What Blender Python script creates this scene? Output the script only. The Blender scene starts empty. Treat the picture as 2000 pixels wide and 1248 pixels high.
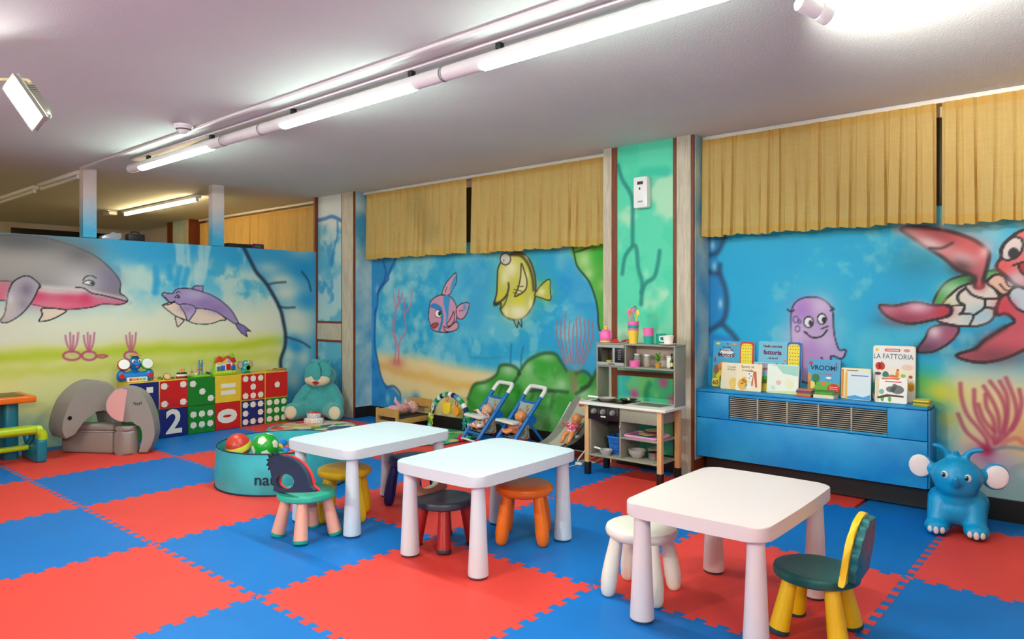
import bpy, bmesh, math, random
import numpy as np
from mathutils import Matrix, Vector, Euler
random.seed(7); np.random.seed(7)
PI = math.pi
SC = bpy.context.scene
COL = SC.collection

# ------------------------------------------------------------------ camera
F = 1394.0; HZ = 593.0; YAW = 2.2835; HC = 1.2175; CX, CY = 3.745, -1.548
cam = bpy.data.cameras.new('camera'); camo = bpy.data.objects.new('camera', cam); COL.objects.link(camo)
cam.sensor_width = 36.0; cam.lens = 36.0 * F / 2000.0
cam.shift_y = (HZ - 624.0) / 2000.0
cam.clip_start = 0.05; cam.clip_end = 60
camo.location = (CX, CY, HC); camo.rotation_euler = (PI / 2, 0, YAW - PI / 2)
SC.camera = camo
cc_, ss_ = math.cos(YAW), math.sin(YAW)
def ray(px, py):
    a = (px - 1000) / F; b = (HZ - py) / F
    return Vector((cc_ + a * ss_, ss_ - a * cc_, b))
CAMP = Vector((CX, CY, HC))
def gp(px, py, z=0.0):
    d = ray(px, py); return CAMP + d * ((z - HC) / d.z)
def yp(px, py, Y):
    d = ray(px, py); return CAMP + d * ((Y - CY) / d.y)
def xp(px, py, X):
    d = ray(px, py); return CAMP + d * ((X - CX) / d.x)
def pp(px, py, P0, n):
    d = ray(px, py); n = Vector(n); return CAMP + d * ((Vector(P0) - CAMP).dot(n) / d.dot(n))
def fp(px, py, f):
    return CAMP + ray(px, py) * f

# ------------------------------------------------------------------ world, exposure
w = bpy.data.worlds.new('world'); SC.world = w; w.use_nodes = True
w.node_tree.nodes['Background'].inputs[0].default_value = (1.0, 0.97, 0.95, 1)
w.node_tree.nodes['Background'].inputs[1].default_value = 0.35
vs = SC.view_settings
SC.display_settings.display_device = 'sRGB'
vs.view_transform = 'Standard'; vs.look = 'None'; vs.gamma = 1.0; vs.use_curve_mapping = False
vs.exposure = 0.55

# ------------------------------------------------------------------ materials
def lin(c):
    r = []
    for v in c[:3]:
        v = v / 255.0
        r.append(v / 12.92 if v <= .04045 else ((v + .055) / 1.055) ** 2.4)
    return (r[0], r[1], r[2], 1.0)
MC = {}
def pm(name, rgb, rough=.45, metal=0, noise=0, scale=8, bump=0, bscale=60, emit=0, trans=0, spec=.5, stretch=None, rgb2=None, coat=0, sheen=0):
    if name in MC: return MC[name]
    m = bpy.data.materials.new(name); m.use_nodes = True; nt = m.node_tree; b = nt.nodes['Principled BSDF']
    col = lin(rgb)
    b.inputs['Base Color'].default_value = col; b.inputs['Roughness'].default_value = rough; b.inputs['Metallic'].default_value = metal
    b.inputs['Specular IOR Level'].default_value = spec
    if coat: b.inputs['Coat Weight'].default_value = coat
    if sheen: b.inputs['Sheen Weight'].default_value = sheen
    if trans: b.inputs['Transmission Weight'].default_value = trans
    if emit:
        b.inputs['Emission Color'].default_value = col; b.inputs['Emission Strength'].default_value = emit
    def coords(sc):
        tc = nt.nodes.new('ShaderNodeTexCoord'); mp = nt.nodes.new('ShaderNodeMapping')
        nt.links.new(tc.outputs['Object'], mp.inputs['Vector'])
        if stretch: mp.inputs['Scale'].default_value = stretch
        n = nt.nodes.new('ShaderNodeTexNoise'); n.inputs['Scale'].default_value = sc; n.inputs['Detail'].default_value = 4
        nt.links.new(mp.outputs[0], n.inputs['Vector']); return n
    if noise or rgb2:
        n = coords(scale); mx = nt.nodes.new('ShaderNodeMix'); mx.data_type = 'RGBA'
        c2 = lin(rgb2) if rgb2 else tuple(v * (1 - noise) for v in col[:3]) + (1,)
        mx.inputs[6].default_value = col; mx.inputs[7].default_value = c2
        rp = nt.nodes.new('ShaderNodeMapRange'); rp.inputs[1].default_value = .35; rp.inputs[2].default_value = .65
        nt.links.new(n.outputs['Fac'], rp.inputs[0]); nt.links.new(rp.outputs[0], mx.inputs[0]); nt.links.new(mx.outputs[2], b.inputs['Base Color'])
    if bump:
        n = coords(bscale); bp = nt.nodes.new('ShaderNodeBump'); bp.inputs['Strength'].default_value = bump; bp.inputs['Distance'].default_value = .004
        nt.links.new(n.outputs['Fac'], bp.inputs['Height']); nt.links.new(bp.outputs[0], b.inputs['Normal'])
    MC[name] = m; return m
def vcmat(name, rough=.6, bump=.15):
    m = bpy.data.materials.new(name); m.use_nodes = True; nt = m.node_tree; b = nt.nodes['Principled BSDF']
    a = nt.nodes.new('ShaderNodeVertexColor'); a.layer_name = 'paint'
    nt.links.new(a.outputs[0], b.inputs['Base Color']); b.inputs['Roughness'].default_value = rough
    tc = nt.nodes.new('ShaderNodeTexCoord'); n = nt.nodes.new('ShaderNodeTexNoise'); n.inputs['Scale'].default_value = 160; n.inputs['Detail'].default_value = 3
    nt.links.new(tc.outputs['Object'], n.inputs['Vector'])
    bp = nt.nodes.new('ShaderNodeBump'); bp.inputs['Strength'].default_value = bump; bp.inputs['Distance'].default_value = .003
    nt.links.new(n.outputs['Fac'], bp.inputs['Height']); nt.links.new(bp.outputs[0], b.inputs['Normal'])
    return m

# ------------------------------------------------------------------ mesh helpers
def T(x=0, y=0, z=0): return Matrix.Translation((x, y, z))
def RX(a): return Matrix.Rotation(a, 4, 'X')
def RY(a): return Matrix.Rotation(a, 4, 'Y')
def RZ(a): return Matrix.Rotation(a, 4, 'Z')
def BM(): return bmesh.new()
def box(bm, c, s, bev=0, seg=2, M=None):
    r = bmesh.ops.create_cube(bm, size=1.0); vv = r['verts']
    for v in vv: v.co = Vector((v.co.x * s[0] + c[0], v.co.y * s[1] + c[1], v.co.z * s[2] + c[2]))
    if M is not None:
        for v in vv: v.co = M @ v.co
    if bev:
        ed = set(e for v in vv for e in v.link_edges)
        bmesh.ops.bevel(bm, geom=list(ed), offset=bev, segments=seg, affect='EDGES', profile=.5)
    return bm
def tube(bm, pts, r, n=10, caps=True, closed=False, M=None):
    pts = [Vector(p) for p in pts]
    if M is not None: pts = [M @ p for p in pts]
    N = len(pts); rr = r if isinstance(r, (list, tuple)) else [r] * N
    up = None; rings = []
    for i, p in enumerate(pts):
        if closed: t = pts[(i + 1) % N] - pts[i - 1]
        else: t = pts[min(i + 1, N - 1)] - pts[max(i - 1, 0)]
        t.normalize()
        if up is None:
            up = Vector((0, 0, 1)) if abs(t.z) < .9 else Vector((1, 0, 0))
        a = t.cross(up); a.normalize(); b = a.cross(t); b.normalize(); up = b
        rings.append([bm.verts.new(p + (a * math.cos(2 * PI * k / n) + b * math.sin(2 * PI * k / n)) * rr[i]) for k in range(n)])
    for i in range(N if closed else N - 1):
        A, B = rings[i], rings[(i + 1) % N]
        for k in range(n): bm.faces.new((A[k], A[(k + 1) % n], B[(k + 1) % n], B[k]))
    if caps and not closed:
        bm.faces.new(rings[0][::-1]); bm.faces.new(rings[-1])
    return bm
def lathe(bm, prof, n=24, M=None, ring=False):
    rings = []
    for (r, z) in prof:
        if r < 1e-6: rings.append([bm.verts.new(M @ Vector((0, 0, z)) if M is not None else (0, 0, z))])
        else:
            rg_ = []
            for k in range(n):
                v = Vector((r * math.cos(2 * PI * k / n), r * math.sin(2 * PI * k / n), z))
                rg_.append(bm.verts.new(M @ v if M is not None else v))
            rings.append(rg_)
    for A, B in zip(rings, rings[1:] + ([rings[0]] if ring else [])):
        if len(A) == 1 and len(B) == 1: continue
        for k in range(n):
            k2 = (k + 1) % n
            if len(A) == 1: bm.faces.new((A[0], B[k2], B[k]))
            elif len(B) == 1: bm.faces.new((A[k], A[k2], B[0]))
            else: bm.faces.new((A[k], A[k2], B[k2], B[k]))
    if len(rings[0]) > 1 and not ring: bm.faces.new(rings[0][::-1])
    if len(rings[-1]) > 1 and not ring: bm.faces.new(rings[-1])
    return bm
def prism(bm, out, h0, h1, M=None, bev=0, seg=2):
    """outline in local xy, extruded along z from h0 to h1"""
    lo = [Vector((p[0], p[1], h0)) for p in out]; hi = [Vector((p[0], p[1], h1)) for p in out]
    if M is not None: lo = [M @ v for v in lo]; hi = [M @ v for v in hi]
    A = [bm.verts.new(v) for v in lo]; B = [bm.verts.new(v) for v in hi]; n = len(A)
    bm.faces.new(A[::-1]); ft = bm.faces.new(B)
    for k in range(n): bm.faces.new((A[k], A[(k + 1) % n], B[(k + 1) % n], B[k]))
    if bev:
        es = []
        for L in (A, B):
            for k in range(n):
                e = bm.edges.get((L[k], L[(k + 1) % n]))
                if e: es.append(e)
        bmesh.ops.bevel(bm, geom=es, offset=bev, segments=seg, affect='EDGES', profile=.5)
    return bm
def ell(bm, c, r, M=None, u=20, v=12, R=None):
    rr = bmesh.ops.create_uvsphere(bm, u_segments=u, v_segments=v, radius=1.0)
    for q in rr['verts']:
        p = Vector((q.co.x * r[0], q.co.y * r[1], q.co.z * r[2]))
        if R is not None: p = R @ p
        p = p + Vector(c)
        q.co = M @ p if M is not None else p
    return bm
def cyl(bm, c, r, h, n=20, M=None, bev=0):
    if bev: prof = [(r - bev, 0), (r, bev), (r, h - bev), (r - bev, h)]
    else: prof = [(r, 0), (r, h)]
    MM = T(*c)
    return lathe(bm, prof, n, (M @ MM) if M is not None else MM)
def circ(r, n=24, cx=0, cy=0, ry=None):
    return [(cx + r * math.cos(2 * PI * k / n), cy + (ry or r) * math.sin(2 * PI * k / n)) for k in range(n)]
def rrect(w, h, r, n=4, cx=0, cy=0):
    o = []
    for (sx, sy, a0) in ((1, 1, 0), (-1, 1, PI / 2), (-1, -1, PI), (1, -1, 3 * PI / 2)):
        for k in range(n + 1):
            a = a0 + PI / 2 * k / n
            o.append((cx + sx * (w / 2 - r) + r * math.cos(a), cy + sy * (h / 2 - r) + r * math.sin(a)))
    return o
def smooth_path(pts, n=6, closed=False):
    P = [Vector(p) for p in pts]; N = len(P); out = []
    rng = range(N if closed else N - 1)
    for i in rng:
        p1 = P[i]; p2 = P[(i + 1) % N]
        p0 = P[i - 1] if (closed or i > 0) else p1 * 2 - p2
        p3 = P[(i + 2) % N] if (closed or i + 2 < N) else p2 * 2 - p1
        for k in range(n):
            t = k / n
            out.append(.5 * ((2 * p1) + (p2 - p0) * t + (2 * p0 - 5 * p1 + 4 * p2 - p3) * t * t + (3 * p1 - p0 - 3 * p2 + p3) * t ** 3))
    if not closed: out.append(P[-1])
    return out
def mk(name, me, m, parent=None, loc=None):
    o = bpy.data.objects.new(name, me); COL.objects.link(o)
    if m is not None and not me.materials: me.materials.append(m)
    if parent is not None: o.parent = parent
    if loc is not None: o.location = loc
    return o
def obj(name, bm, m, parent=None, smooth=True, ang=40, loc=None, rot=None):
    bmesh.ops.recalc_face_normals(bm, faces=bm.faces[:])
    me = bpy.data.meshes.new(name); bm.to_mesh(me); bm.free()
    if smooth:
        me.shade_smooth(); me.set_sharp_from_angle(angle=math.radians(ang))
    o = mk(name, me, m, parent, loc)
    if rot is not None: o.rotation_euler = rot
    return o
def tag(o, label=None, cat=None, group=None, kind=None):
    if label: o['label'] = label
    if cat: o['category'] = cat
    if group: o['group'] = group
    if kind: o['kind'] = kind
    return o
def thing(name, label, cat, loc=(0, 0, 0), rz=0, group=None):
    o = bpy.data.objects.new(name, None); COL.objects.link(o); o.empty_display_size = .1
    o.location = loc; o.rotation_euler = (0, 0, rz)
    return tag(o, label, cat, group)
def struct(name, bm, m, parent=None, **k):
    o = obj(name, bm, m, parent, **k)
    if parent is None: o['kind'] = 'structure'
    return o
def copy_tree(o, parent=None):
    c = o.copy(); COL.objects.link(c); c.parent = parent
    for ch in o.children: copy_tree(ch, c)
    return c
def blob(name, prims, voxel, m, parent=None, smooth_it=6, ang=180):
    """prims: list of (center, radii[, rotation matrix]) ellipsoids or ('t', pts, radii) tapered tubes; fused to one skin"""
    bm = BM()
    for p in prims:
        if p[0] == 't': 
            tube(bm, p[1], p[2], 12)
            for q, r in ((p[1][0], p[2][0] if isinstance(p[2], (list, tuple)) else p[2]), (p[1][-1], p[2][-1] if isinstance(p[2], (list, tuple)) else p[2])):
                ell(bm, q, (r, r, r), u=12, v=8)
        else: ell(bm, p[0], p[1], R=p[2] if len(p) > 2 else None, u=24, v=16)
    bmesh.ops.recalc_face_normals(bm, faces=bm.faces[:])
    me = bpy.data.meshes.new(name + '_src'); bm.to_mesh(me); bm.free()
    o = bpy.data.objects.new(name + '_src', me); COL.objects.link(o)
    md = o.modifiers.new('r', 'REMESH'); md.mode = 'VOXEL'; md.voxel_size = voxel
    s = o.modifiers.new('s', 'SMOOTH'); s.factor = .5; s.iterations = smooth_it
    dg = bpy.context.evaluated_depsgraph_get(); dg.update()
    me2 = bpy.data.meshes.new_from_object(o.evaluated_get(dg))
    bpy.data.objects.remove(o); bpy.data.meshes.remove(me)
    me2.name = name; me2.shade_smooth()
    return mk(name, me2, m, parent)
TXC = {}
def text(body, size, m, parent=None, M=None, bold=0, ext=.0006, align='CENTER', name='lettering', sx=1.0):
    cu = bpy.data.curves.new('t', 'FONT'); cu.body = body; cu.size = size; cu.extrude = ext; cu.offset = bold
    cu.align_x = align; cu.align_y = 'CENTER'; cu.resolution_u = 3
    o = bpy.data.objects.new('t', cu); COL.objects.link(o)
    dg = bpy.context.evaluated_depsgraph_get(); dg.update()
    me = bpy.data.meshes.new_from_object(o.evaluated_get(dg))
    bpy.data.objects.remove(o); bpy.data.curves.remove(cu)
    MM = (M if M is not None else Matrix()) @ Matrix.Diagonal((sx, 1, 1, 1))
    me.transform(MM); me.name = name
    me.materials.clear()
    return mk(name, me, m, parent)
def flat(name, out, m, parent, M, th=.0012):
    return obj(name, prism(BM(), out, 0, th, M), m, parent, smooth=False)
# ------------------------------------------------------------------ the room shell
XL = -3.18; YM = 3.32; YC = 3.10; ZC = 2.41
M_RED = pm('foam_red', (236, 70, 60), .55, spec=.3, noise=.06, scale=3, bump=.25, bscale=220)
M_BLUE = pm('foam_blue', (0, 116, 200), .5, spec=.3, noise=.07, scale=3, bump=.25, bscale=220)
M_CEIL = pm('ceiling_paint', (216, 222, 216), .75, noise=.05, scale=1.2, bump=.35, bscale=90)
M_SUB = pm('subfloor_tile', (176, 160, 138), .6, noise=.1, scale=20)
M_WOOD = pm('pale_oak', (206, 195, 174), .55, rgb2=(182, 168, 146), scale=14, stretch=(6, 6, .5))
M_TRIM = pm('brown_trim', (128, 60, 24), .5, noise=.3, scale=12, stretch=(6, 6, .6))
M_BLACK = pm('black_skirting', (26, 22, 20), .45)
M_WHITE = pm('white_paint', (232, 228, 222), .5)
M_PLAIN = pm('plain_wall', (222, 212, 198), .8, noise=.04, bump=.2)

bm = BM(); box(bm, (-1.2, -.6, -.07), (15.2, 8.2, .1)); floor = struct('floor', bm, M_SUB, smooth=False)
def edge_profile(n=11, a=.0165):
    p = [(0, 0)]
    for k in range(n):
        p += [((k + .30) / n, -a), ((k + .21) / n, a), ((k + .79) / n, a), ((k + .70) / n, -a)]
    p.append((1, 0)); return p
EP = edge_profile()
def cell_outline(i, j):
    o = [(i + s, j + d) for s, d in EP[:-1]]
    o += [(i + 1 + d, j + s) for s, d in EP[:-1]]
    o += [(i + s, j + 1 + d) for s, d in EP[::-1][:-1]]
    o += [(i + d, j + s) for s, d in EP[::-1][:-1]]
    cx, cy = i + .5, j + .5
    return [(cx + (x - cx) * .9988, cy + (y - cy) * .9988) for x, y in o]
def clip(o, ax, v, keep_less):
    r = []
    for k in range(len(o)):
        p, q = o[k], o[(k + 1) % len(o)]
        ip = (p[ax] <= v) == keep_less; iq = (q[ax] <= v) == keep_less
        if ip: r.append(p)
        if ip != iq:
            t = (v - p[ax]) / (q[ax] - p[ax]); r.append((p[0] + (q[0] - p[0]) * t, p[1] + (q[1] - p[1]) * t))
    return r
def mat_piece(o, m):
    if len(o) > 2:
        return obj('foam_mat', prism(BM(), o, -.0185, 0), m, floor, smooth=False)
def parity(i, j): return M_BLUE if (i + j) % 2 == 0 else M_RED
for i in range(-4, 6):
    for j in range(-4, 3):
        o = cell_outline(i, j)
        if i == -4: o = clip(o, 0, XL + .012, False)
        if j == 2:
            o = clip(o, 1, YC - .008, True) if i in (-4, -3) else o
        mat_piece(o, parity(i, j))
for (x0, x1, yt) in ((XL + .012, -2.49, YC - .008), (-2.47, .66, YM - .012), (.68, 1.41, YC - .008), (1.435, 6.0, YM - .05)):
    for i in range(-4, 6):
        o = cell_outline(i, 3); o = clip(o, 1, yt, True)
        o = clip(clip(o, 0, x0, False), 0, x1, True)
        if i == 2 and x1 > 2:
            o1 = clip(o, 0, 2.5, True)
            # ragged cut end of the red strip with open teeth
            mat_piece(o1, M_RED); mat_piece(clip(o, 0, 2.525, False), M_BLUE)
        elif i == 1 and x1 > 2: mat_piece(o, M_RED)
        else: mat_piece(o, parity(i, 3))

bm = BM(); box(bm, (-1.2, -.6, ZC + .06), (15.2, 8.2, .12)); ceiling = struct('ceiling', bm, M_CEIL, smooth=False)
bm = BM(); box(bm, (-1.2, YM + .08 + .004, 1.2), (15.0, .16, 2.42)); wall_right = struct('wall_right', bm, M_PLAIN, smooth=False)
bm = BM(); box(bm, (XL - .05, -.62, .9 - .01), (.092, 7.44, 1.80)); wall_left = struct('wall_left', bm, M_PLAIN, smooth=False)
bm = BM(); box(bm, (6.25, -.6, 1.2), (.1, 7.8, 2.42)); struct('wall_front', bm, M_PLAIN, smooth=False)
bm = BM(); box(bm, (-1.2, -4.5, 1.2), (14.8, .1, 2.42)); struct('wall_near', bm, M_PLAIN, smooth=False)
bm = BM(); box(bm, (-8.65, -.6, 1.2), (.1, 7.8, 2.42)); wall_far = struct('wall_far', bm, M_PLAIN, smooth=False)

# ------------------------------------------------------------------ murals: paint computed per vertex on a fine wall grid
def vnoise(S, Z, scale, seed, octs=4):
    rs = np.random.RandomState(seed); out = np.zeros_like(S); amp = 1; tot = 0
    for o in range(octs):
        L = rs.rand(64, 64); x = S * scale + 17.3; y = Z * scale + 9.1
        xi = np.floor(x).astype(int); yi = np.floor(y).astype(int); fx = x - xi; fy = y - yi
        fx = fx * fx * (3 - 2 * fx); fy = fy * fy * (3 - 2 * fy)
        a = L[yi % 64, xi % 64]; b = L[yi % 64, (xi + 1) % 64]; c = L[(yi + 1) % 64, xi % 64]; d = L[(yi + 1) % 64, (xi + 1) % 64]
        out += amp * ((a * (1 - fx) + b * fx) * (1 - fy) + (c * (1 - fx) + d * fx) * fy); tot += amp; amp *= .5; scale *= 2.1
    return out / tot
def sstep(x, a, b):
    t = np.clip((x - a) / (b - a), 0, 1); return t * t * (3 - 2 * t)
class Canvas:
    def __init__(s, axis, const, s0, s1, z0, z1, res):
        s.axis, s.const, s.s0, s.s1, s.z0, s.z1 = axis, const, s0, s1, z0, z1
        s.ns = int((s1 - s0) / res) + 1; s.nz = int((z1 - z0) / res) + 1
        s.S, s.Z = np.meshgrid(np.linspace(s0, s1, s.ns), np.linspace(z0, z1, s.nz))
        s.C = np.zeros((s.nz, s.ns, 3)); s.tr = None
    def view(s, ox, oy, k): s.tr = (ox, oy, k)
    def w(s, p):
        px, py = (s.tr[0] + p[0] * s.tr[2], s.tr[1] + p[1] * s.tr[2]) if s.tr else p
        q = yp(px, py, s.const) if s.axis == 'x' else xp(px, py, s.const)
        return (q.x if s.axis == 'x' else q.y, q.z)
    def mix(s, a, col, sl=(slice(None), slice(None))):
        a = a[..., None]; s.C[sl] = s.C[sl] * (1 - a) + np.array(col, float)[:3] * a
    def sub(s, P, pad):
        P = np.array(P); a = P.min(0) - pad; b = P.max(0) + pad
        i0 = max(0, int((a[0] - s.s0) / (s.s1 - s.s0) * (s.ns - 1))); i1 = min(s.ns, int((b[0] - s.s0) / (s.s1 - s.s0) * (s.ns - 1)) + 2)
        j0 = max(0, int((a[1] - s.z0) / (s.z1 - s.z0) * (s.nz - 1))); j1 = min(s.nz, int((b[1] - s.z0) / (s.z1 - s.z0) * (s.nz - 1)) + 2)
        if i1 <= i0 or j1 <= j0: return None
        return (slice(j0, j1), slice(i0, i1))
    def dist(s, P, sl, closed):
        X, Y = s.S[sl], s.Z[sl]; D = np.full(X.shape, 9.0); n = len(P)
        for k in range(n if closed else n - 1):
            a, b = P[k], P[(k + 1) % n]; dx, dy = b[0] - a[0], b[1] - a[1]; L = dx * dx + dy * dy + 1e-12
            t = np.clip(((X - a[0]) * dx + (Y - a[1]) * dy) / L, 0, 1)
            D = np.minimum(D, (X - a[0] - t * dx) ** 2 + (Y - a[1] - t * dy) ** 2)
        return np.sqrt(D)
    def curve(s, pts, closed=False, n=5):
        P = [s.w(p) for p in pts]
        return [(v.x, v.y) for v in smooth_path([Vector((a, b, 0)) for a, b in P], n, closed)] if len(P) > 2 else P
    def stroke(s, pts, width, col, soft=.004, alpha=1, closed=False, taper=False):
        P = s.curve(pts, closed); sl = s.sub(P, width + soft * 2)
        if sl is None: return
        D = s.dist(P, sl, closed); s.mix(alpha * (1 - sstep(D, width / 2 - soft * .5, width / 2 + soft)), col, sl)
    def poly(s, pts, col, soft=.004, alpha=1, line=0, lcol=(25, 25, 30), smooth=True, lsoft=.003):
        P = s.curve(pts, True) if smooth else [s.w(p) for p in pts]
        sl = s.sub(P, soft * 2 + .01)
        if sl is None: return
        X, Y = s.S[sl], s.Z[sl]; ins = np.zeros(X.shape, bool); n = len(P)
        for k in range(n):
            a, b = P[k], P[(k + 1) % n]
            if a[1] == b[1]: continue
            ins ^= ((a[1] > Y) != (b[1] > Y)) & (X < (b[0] - a[0]) * (Y - a[1]) / (b[1] - a[1]) + a[0])
        D = s.dist(P, sl, True); SD = np.where(ins, -D, D)
        s.mix(alpha * (1 - sstep(SD, -soft, soft)), col, sl)
        if line: s.mix(1 - sstep(D, line / 2 - lsoft * .5, line / 2 + lsoft), lcol, sl)
    def puff(s, p, r, col, alpha=.6, asp=1.0, rot=0):
        c = s.w(p); sl = s.sub([c], r * max(1, asp) * 2.2)
        if sl is None: return
        X, Y = s.S[sl] - c[0], s.Z[sl] - c[1]; ca, sa = math.cos(rot), math.sin(rot)
        U = (X * ca + Y * sa) / asp; V = -X * sa + Y * ca
        s.mix(alpha * np.exp(-(U * U + V * V) / (r * r)), col, sl)
    def build(s, name, m, parent):
        nz, ns = s.nz, s.ns; n = nz * ns; co = np.zeros((n, 3), np.float32)
        if s.axis == 'x': co[:, 0] = s.S.ravel(); co[:, 1] = s.const; co[:, 2] = s.Z.ravel()
        else: co[:, 0] = s.const; co[:, 1] = s.S.ravel(); co[:, 2] = s.Z.ravel()
        idx = np.arange(n).reshape(nz, ns); q = np.stack([idx[:-1, :-1], idx[:-1, 1:], idx[1:, 1:], idx[1:, :-1]], -1).reshape(-1, 4)
        me = bpy.data.meshes.new(name); me.vertices.add(n); me.vertices.foreach_set('co', co.ravel())
        nf = len(q); me.loops.add(nf * 4); me.loops.foreach_set('vertex_index', q.ravel().astype(np.int32))
        me.polygons.add(nf); me.polygons.foreach_set('loop_start', np.arange(0, nf * 4, 4, dtype=np.int32)); me.update(calc_edges=True)
        at = me.color_attributes.new('paint', 'FLOAT_COLOR', 'POINT')
        c = np.clip(s.C.reshape(-1, 3) / 255.0, 0, 1); c = np.where(c <= .04045, c / 12.92, ((c + .055) / 1.055) ** 2.4)
        at.data.foreach_set('color', np.concatenate([c, np.ones((n, 1))], 1).astype(np.float32).ravel())
        return mk(name, me, m, parent)
M_MURAL = vcmat('mural_paint')
K = (28, 28, 34)

# ---- left partition: two dolphins over a yellow-green sea bed
cv = Canvas('y', XL + .0005, -1.5, 3.09, .0, 1.795, .0072); S, Z = cv.S, cv.Z
n1 = vnoise(S, Z, 2.2, 1); n2 = vnoise(S, Z, 5, 2); n3 = vnoise(S * 2.5, Z * .5, 3, 3)
cv.C[:] = (232, 232, 206)
cv.mix(sstep(Z, 1.02, 1.42) * (.35 + .9 * sstep(n1, .35, .65)).clip(0, 1), (96, 190, 218))
cv.mix(sstep(Z + (n1 - .5) * .5, 1.42, 1.7), (44, 164, 214))
cv.mix(.7 * sstep(n2, .55, .72) * sstep(Z, 1.05, 1.3), (40, 168, 214))
cv.mix(.6 * sstep(n3, .58, .75) * sstep(Z, .95, 1.2), (206, 228, 222))
gz = .80 + .02 * np.sin(S * 2) + .05 * sstep(S, 1.2, 2.4)
cv.mix((1 - sstep(Z + (n1 - .5) * .12, gz, gz + .12)) * .9, (230, 226, 148))
cv.mix(np.exp(-((Z - gz + .03 + (n1 - .5) * .1) / .055) ** 2) * .85, (190, 208, 36))
cv.mix(np.exp(-((Z - gz + .17 + (n2 - .5) * .12) / .06) ** 2) * .5, (200, 212, 52))
cv.mix((1 - sstep(Z + (n2 - .5) * .3, .12, .4)) * .6, (110, 168, 168))
cv.view(290, 520, .17626)
for a in [[(80, 20), (88, 160), (75, 290)], [(230, 0), (240, 130)], [(350, 20), (330, 120), (310, 200)], [(430, 40), (410, 120), (390, 190)]]:
    cv.stroke(a, .045, (30, 160, 216), .03, .8)
# rock arch on the right end
cv.view(290, 520, .17626)
cv.poly([(1050, -330), (1180, 20), (1310, 200), (1450, 450), (1500, 640), (1520, 780), (1500, 960), (1465, 1140), (1475, 1320), (1500, 1700), (2000, 1700), (2000, -330)], (54, 160, 208), .03)
for (p, r, a, asp) in [((1500, 150), .08, .9, 2.4), ((1540, 290), .12, 1, 1.8), ((1640, 560), .16, 1, 1.4), ((1640, 690), .17, 1, 1.4), ((1560, 960), .12, .95, .8), ((1720, 1010), .12, .8, .8), ((1600, 1250), .12, .7, 1), ((1330, 20), .07, .6, 2.2), ((1700, -170), .10, .5, 1.5), ((1530, 1100), .06, .8, 1)]:
    cv.puff(p, r, (214, 224, 208), a, asp)
for (p, r) in [((1750, 380), .1), ((1700, 50), .12), ((1600, 830), .08), ((1640, 900), .06)]: cv.puff(p, r, (26, 146, 206), .8, 1.3)
DK = (28, 50, 76)
cv.stroke([(1050, -220), (1130, -60), (1200, 70), (1310, 200), (1450, 450), (1500, 640), (1520, 780), (1510, 900), (1465, 1040), (1470, 1180), (1480, 1320)], .026, DK, .025, .95)
for a in [[(1320, 205), (1400, 185), (1520, 175)], [(1440, 445), (1520, 460), (1620, 455)], [(1515, 780), (1600, 805), (1700, 840), (1790, 900)], [(1700, 60), (1770, 160), (1800, 270)]]: cv.stroke(a, .012, DK, .018, .75)
# young dolphin
L = .008
cv.poly([(270, 300), (300, 260), (370, 245), (470, 250), (600, 285), (700, 320), (820, 395), (920, 490), (975, 580), (1000, 640), (960, 640), (860, 575), (760, 510), (640, 475), (520, 465), (350, 430), (240, 400), (190, 350), (148, 318), (170, 292), (215, 300)], (166, 144, 196), .004, 1, L, K)
cv.poly([(160, 430), (280, 400), (350, 430), (520, 465), (640, 475), (760, 510), (860, 590), (800, 600), (700, 635), (600, 642), (500, 632), (400, 590), (300, 550), (230, 500)], (240, 216, 196), .004, 1, L, K)
cv.poly([(480, 245), (520, 215), (606, 218), (600, 282)], (160, 140, 196), .003, 1, L, K, smooth=False)
cv.poly([(350, 430), (400, 520), (437, 608), (480, 560), (525, 490), (505, 445), (430, 420)], (190, 172, 208), .004, 1, L, K)
cv.poly([(300, 556), (310, 630), (325, 672), (360, 640), (390, 600)], (236, 214, 200), .003, 1, L, K)
cv.poly([(965, 640), (1000, 632), (1060, 660), (1135, 722), (1078, 715), (1095, 782), (1030, 740), (990, 690)], (140, 116, 186), .003, 1, L, K, smooth=False)
for (p, r) in [((600, 400), .06), ((760, 480), .05), ((420, 470), .04)]: cv.puff(p, r, (136, 104, 172), .5, 2)
cv.puff((520, 320), .06, (206, 196, 222), .5, 2)
cv.stroke([(148, 318), (190, 360), (240, 402), (295, 385)], L, K); cv.stroke([(150, 432), (220, 425), (285, 400)], L, K)
cv.poly([(290, 345), (325, 315), (348, 350)], (240, 240, 240), .002, 1, .006, K, smooth=False); cv.puff((330, 338), .012, K, 1)
cv.stroke([(305, 300), (325, 278), (350, 290)], .006, K)
# big dolphin
cv.view(0, 440, .22444); L = .010
cv.poly([(-700, 480), (-1000, 440), (-1150, 540), (-1260, 560), (-1160, 400), (-1250, 240), (-1100, 280), (-960, 330), (-650, 180), (-300, 95), (0, 88), (170, 88), (380, 108), (580, 160), (780, 240), (900, 320), (1000, 420), (1048, 500), (1045, 585), (1090, 620), (1110, 660), (1050, 660), (900, 630), (760, 600), (640, 575), (350, 550), (100, 490), (-200, 480), (-450, 490)], (126, 122, 124), .006, 1, L, K)
cv.poly([(-620, 480), (-200, 478), (100, 490), (350, 550), (640, 578), (760, 590), (900, 622), (1060, 655), (1105, 665), (1040, 690), (900, 685), (800, 712), (640, 730), (480, 728), (290, 690), (100, 660), (-200, 640), (-450, 560)], (226, 86, 120), .01, 1, L, K)
cv.puff((0, 300), .24, (178, 172, 160), .75, 2.4); cv.puff((450, 280), .22, (176, 170, 166), .7, 1.8); cv.puff((200, 130), .10, (70, 70, 72), .7, 4)
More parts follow.
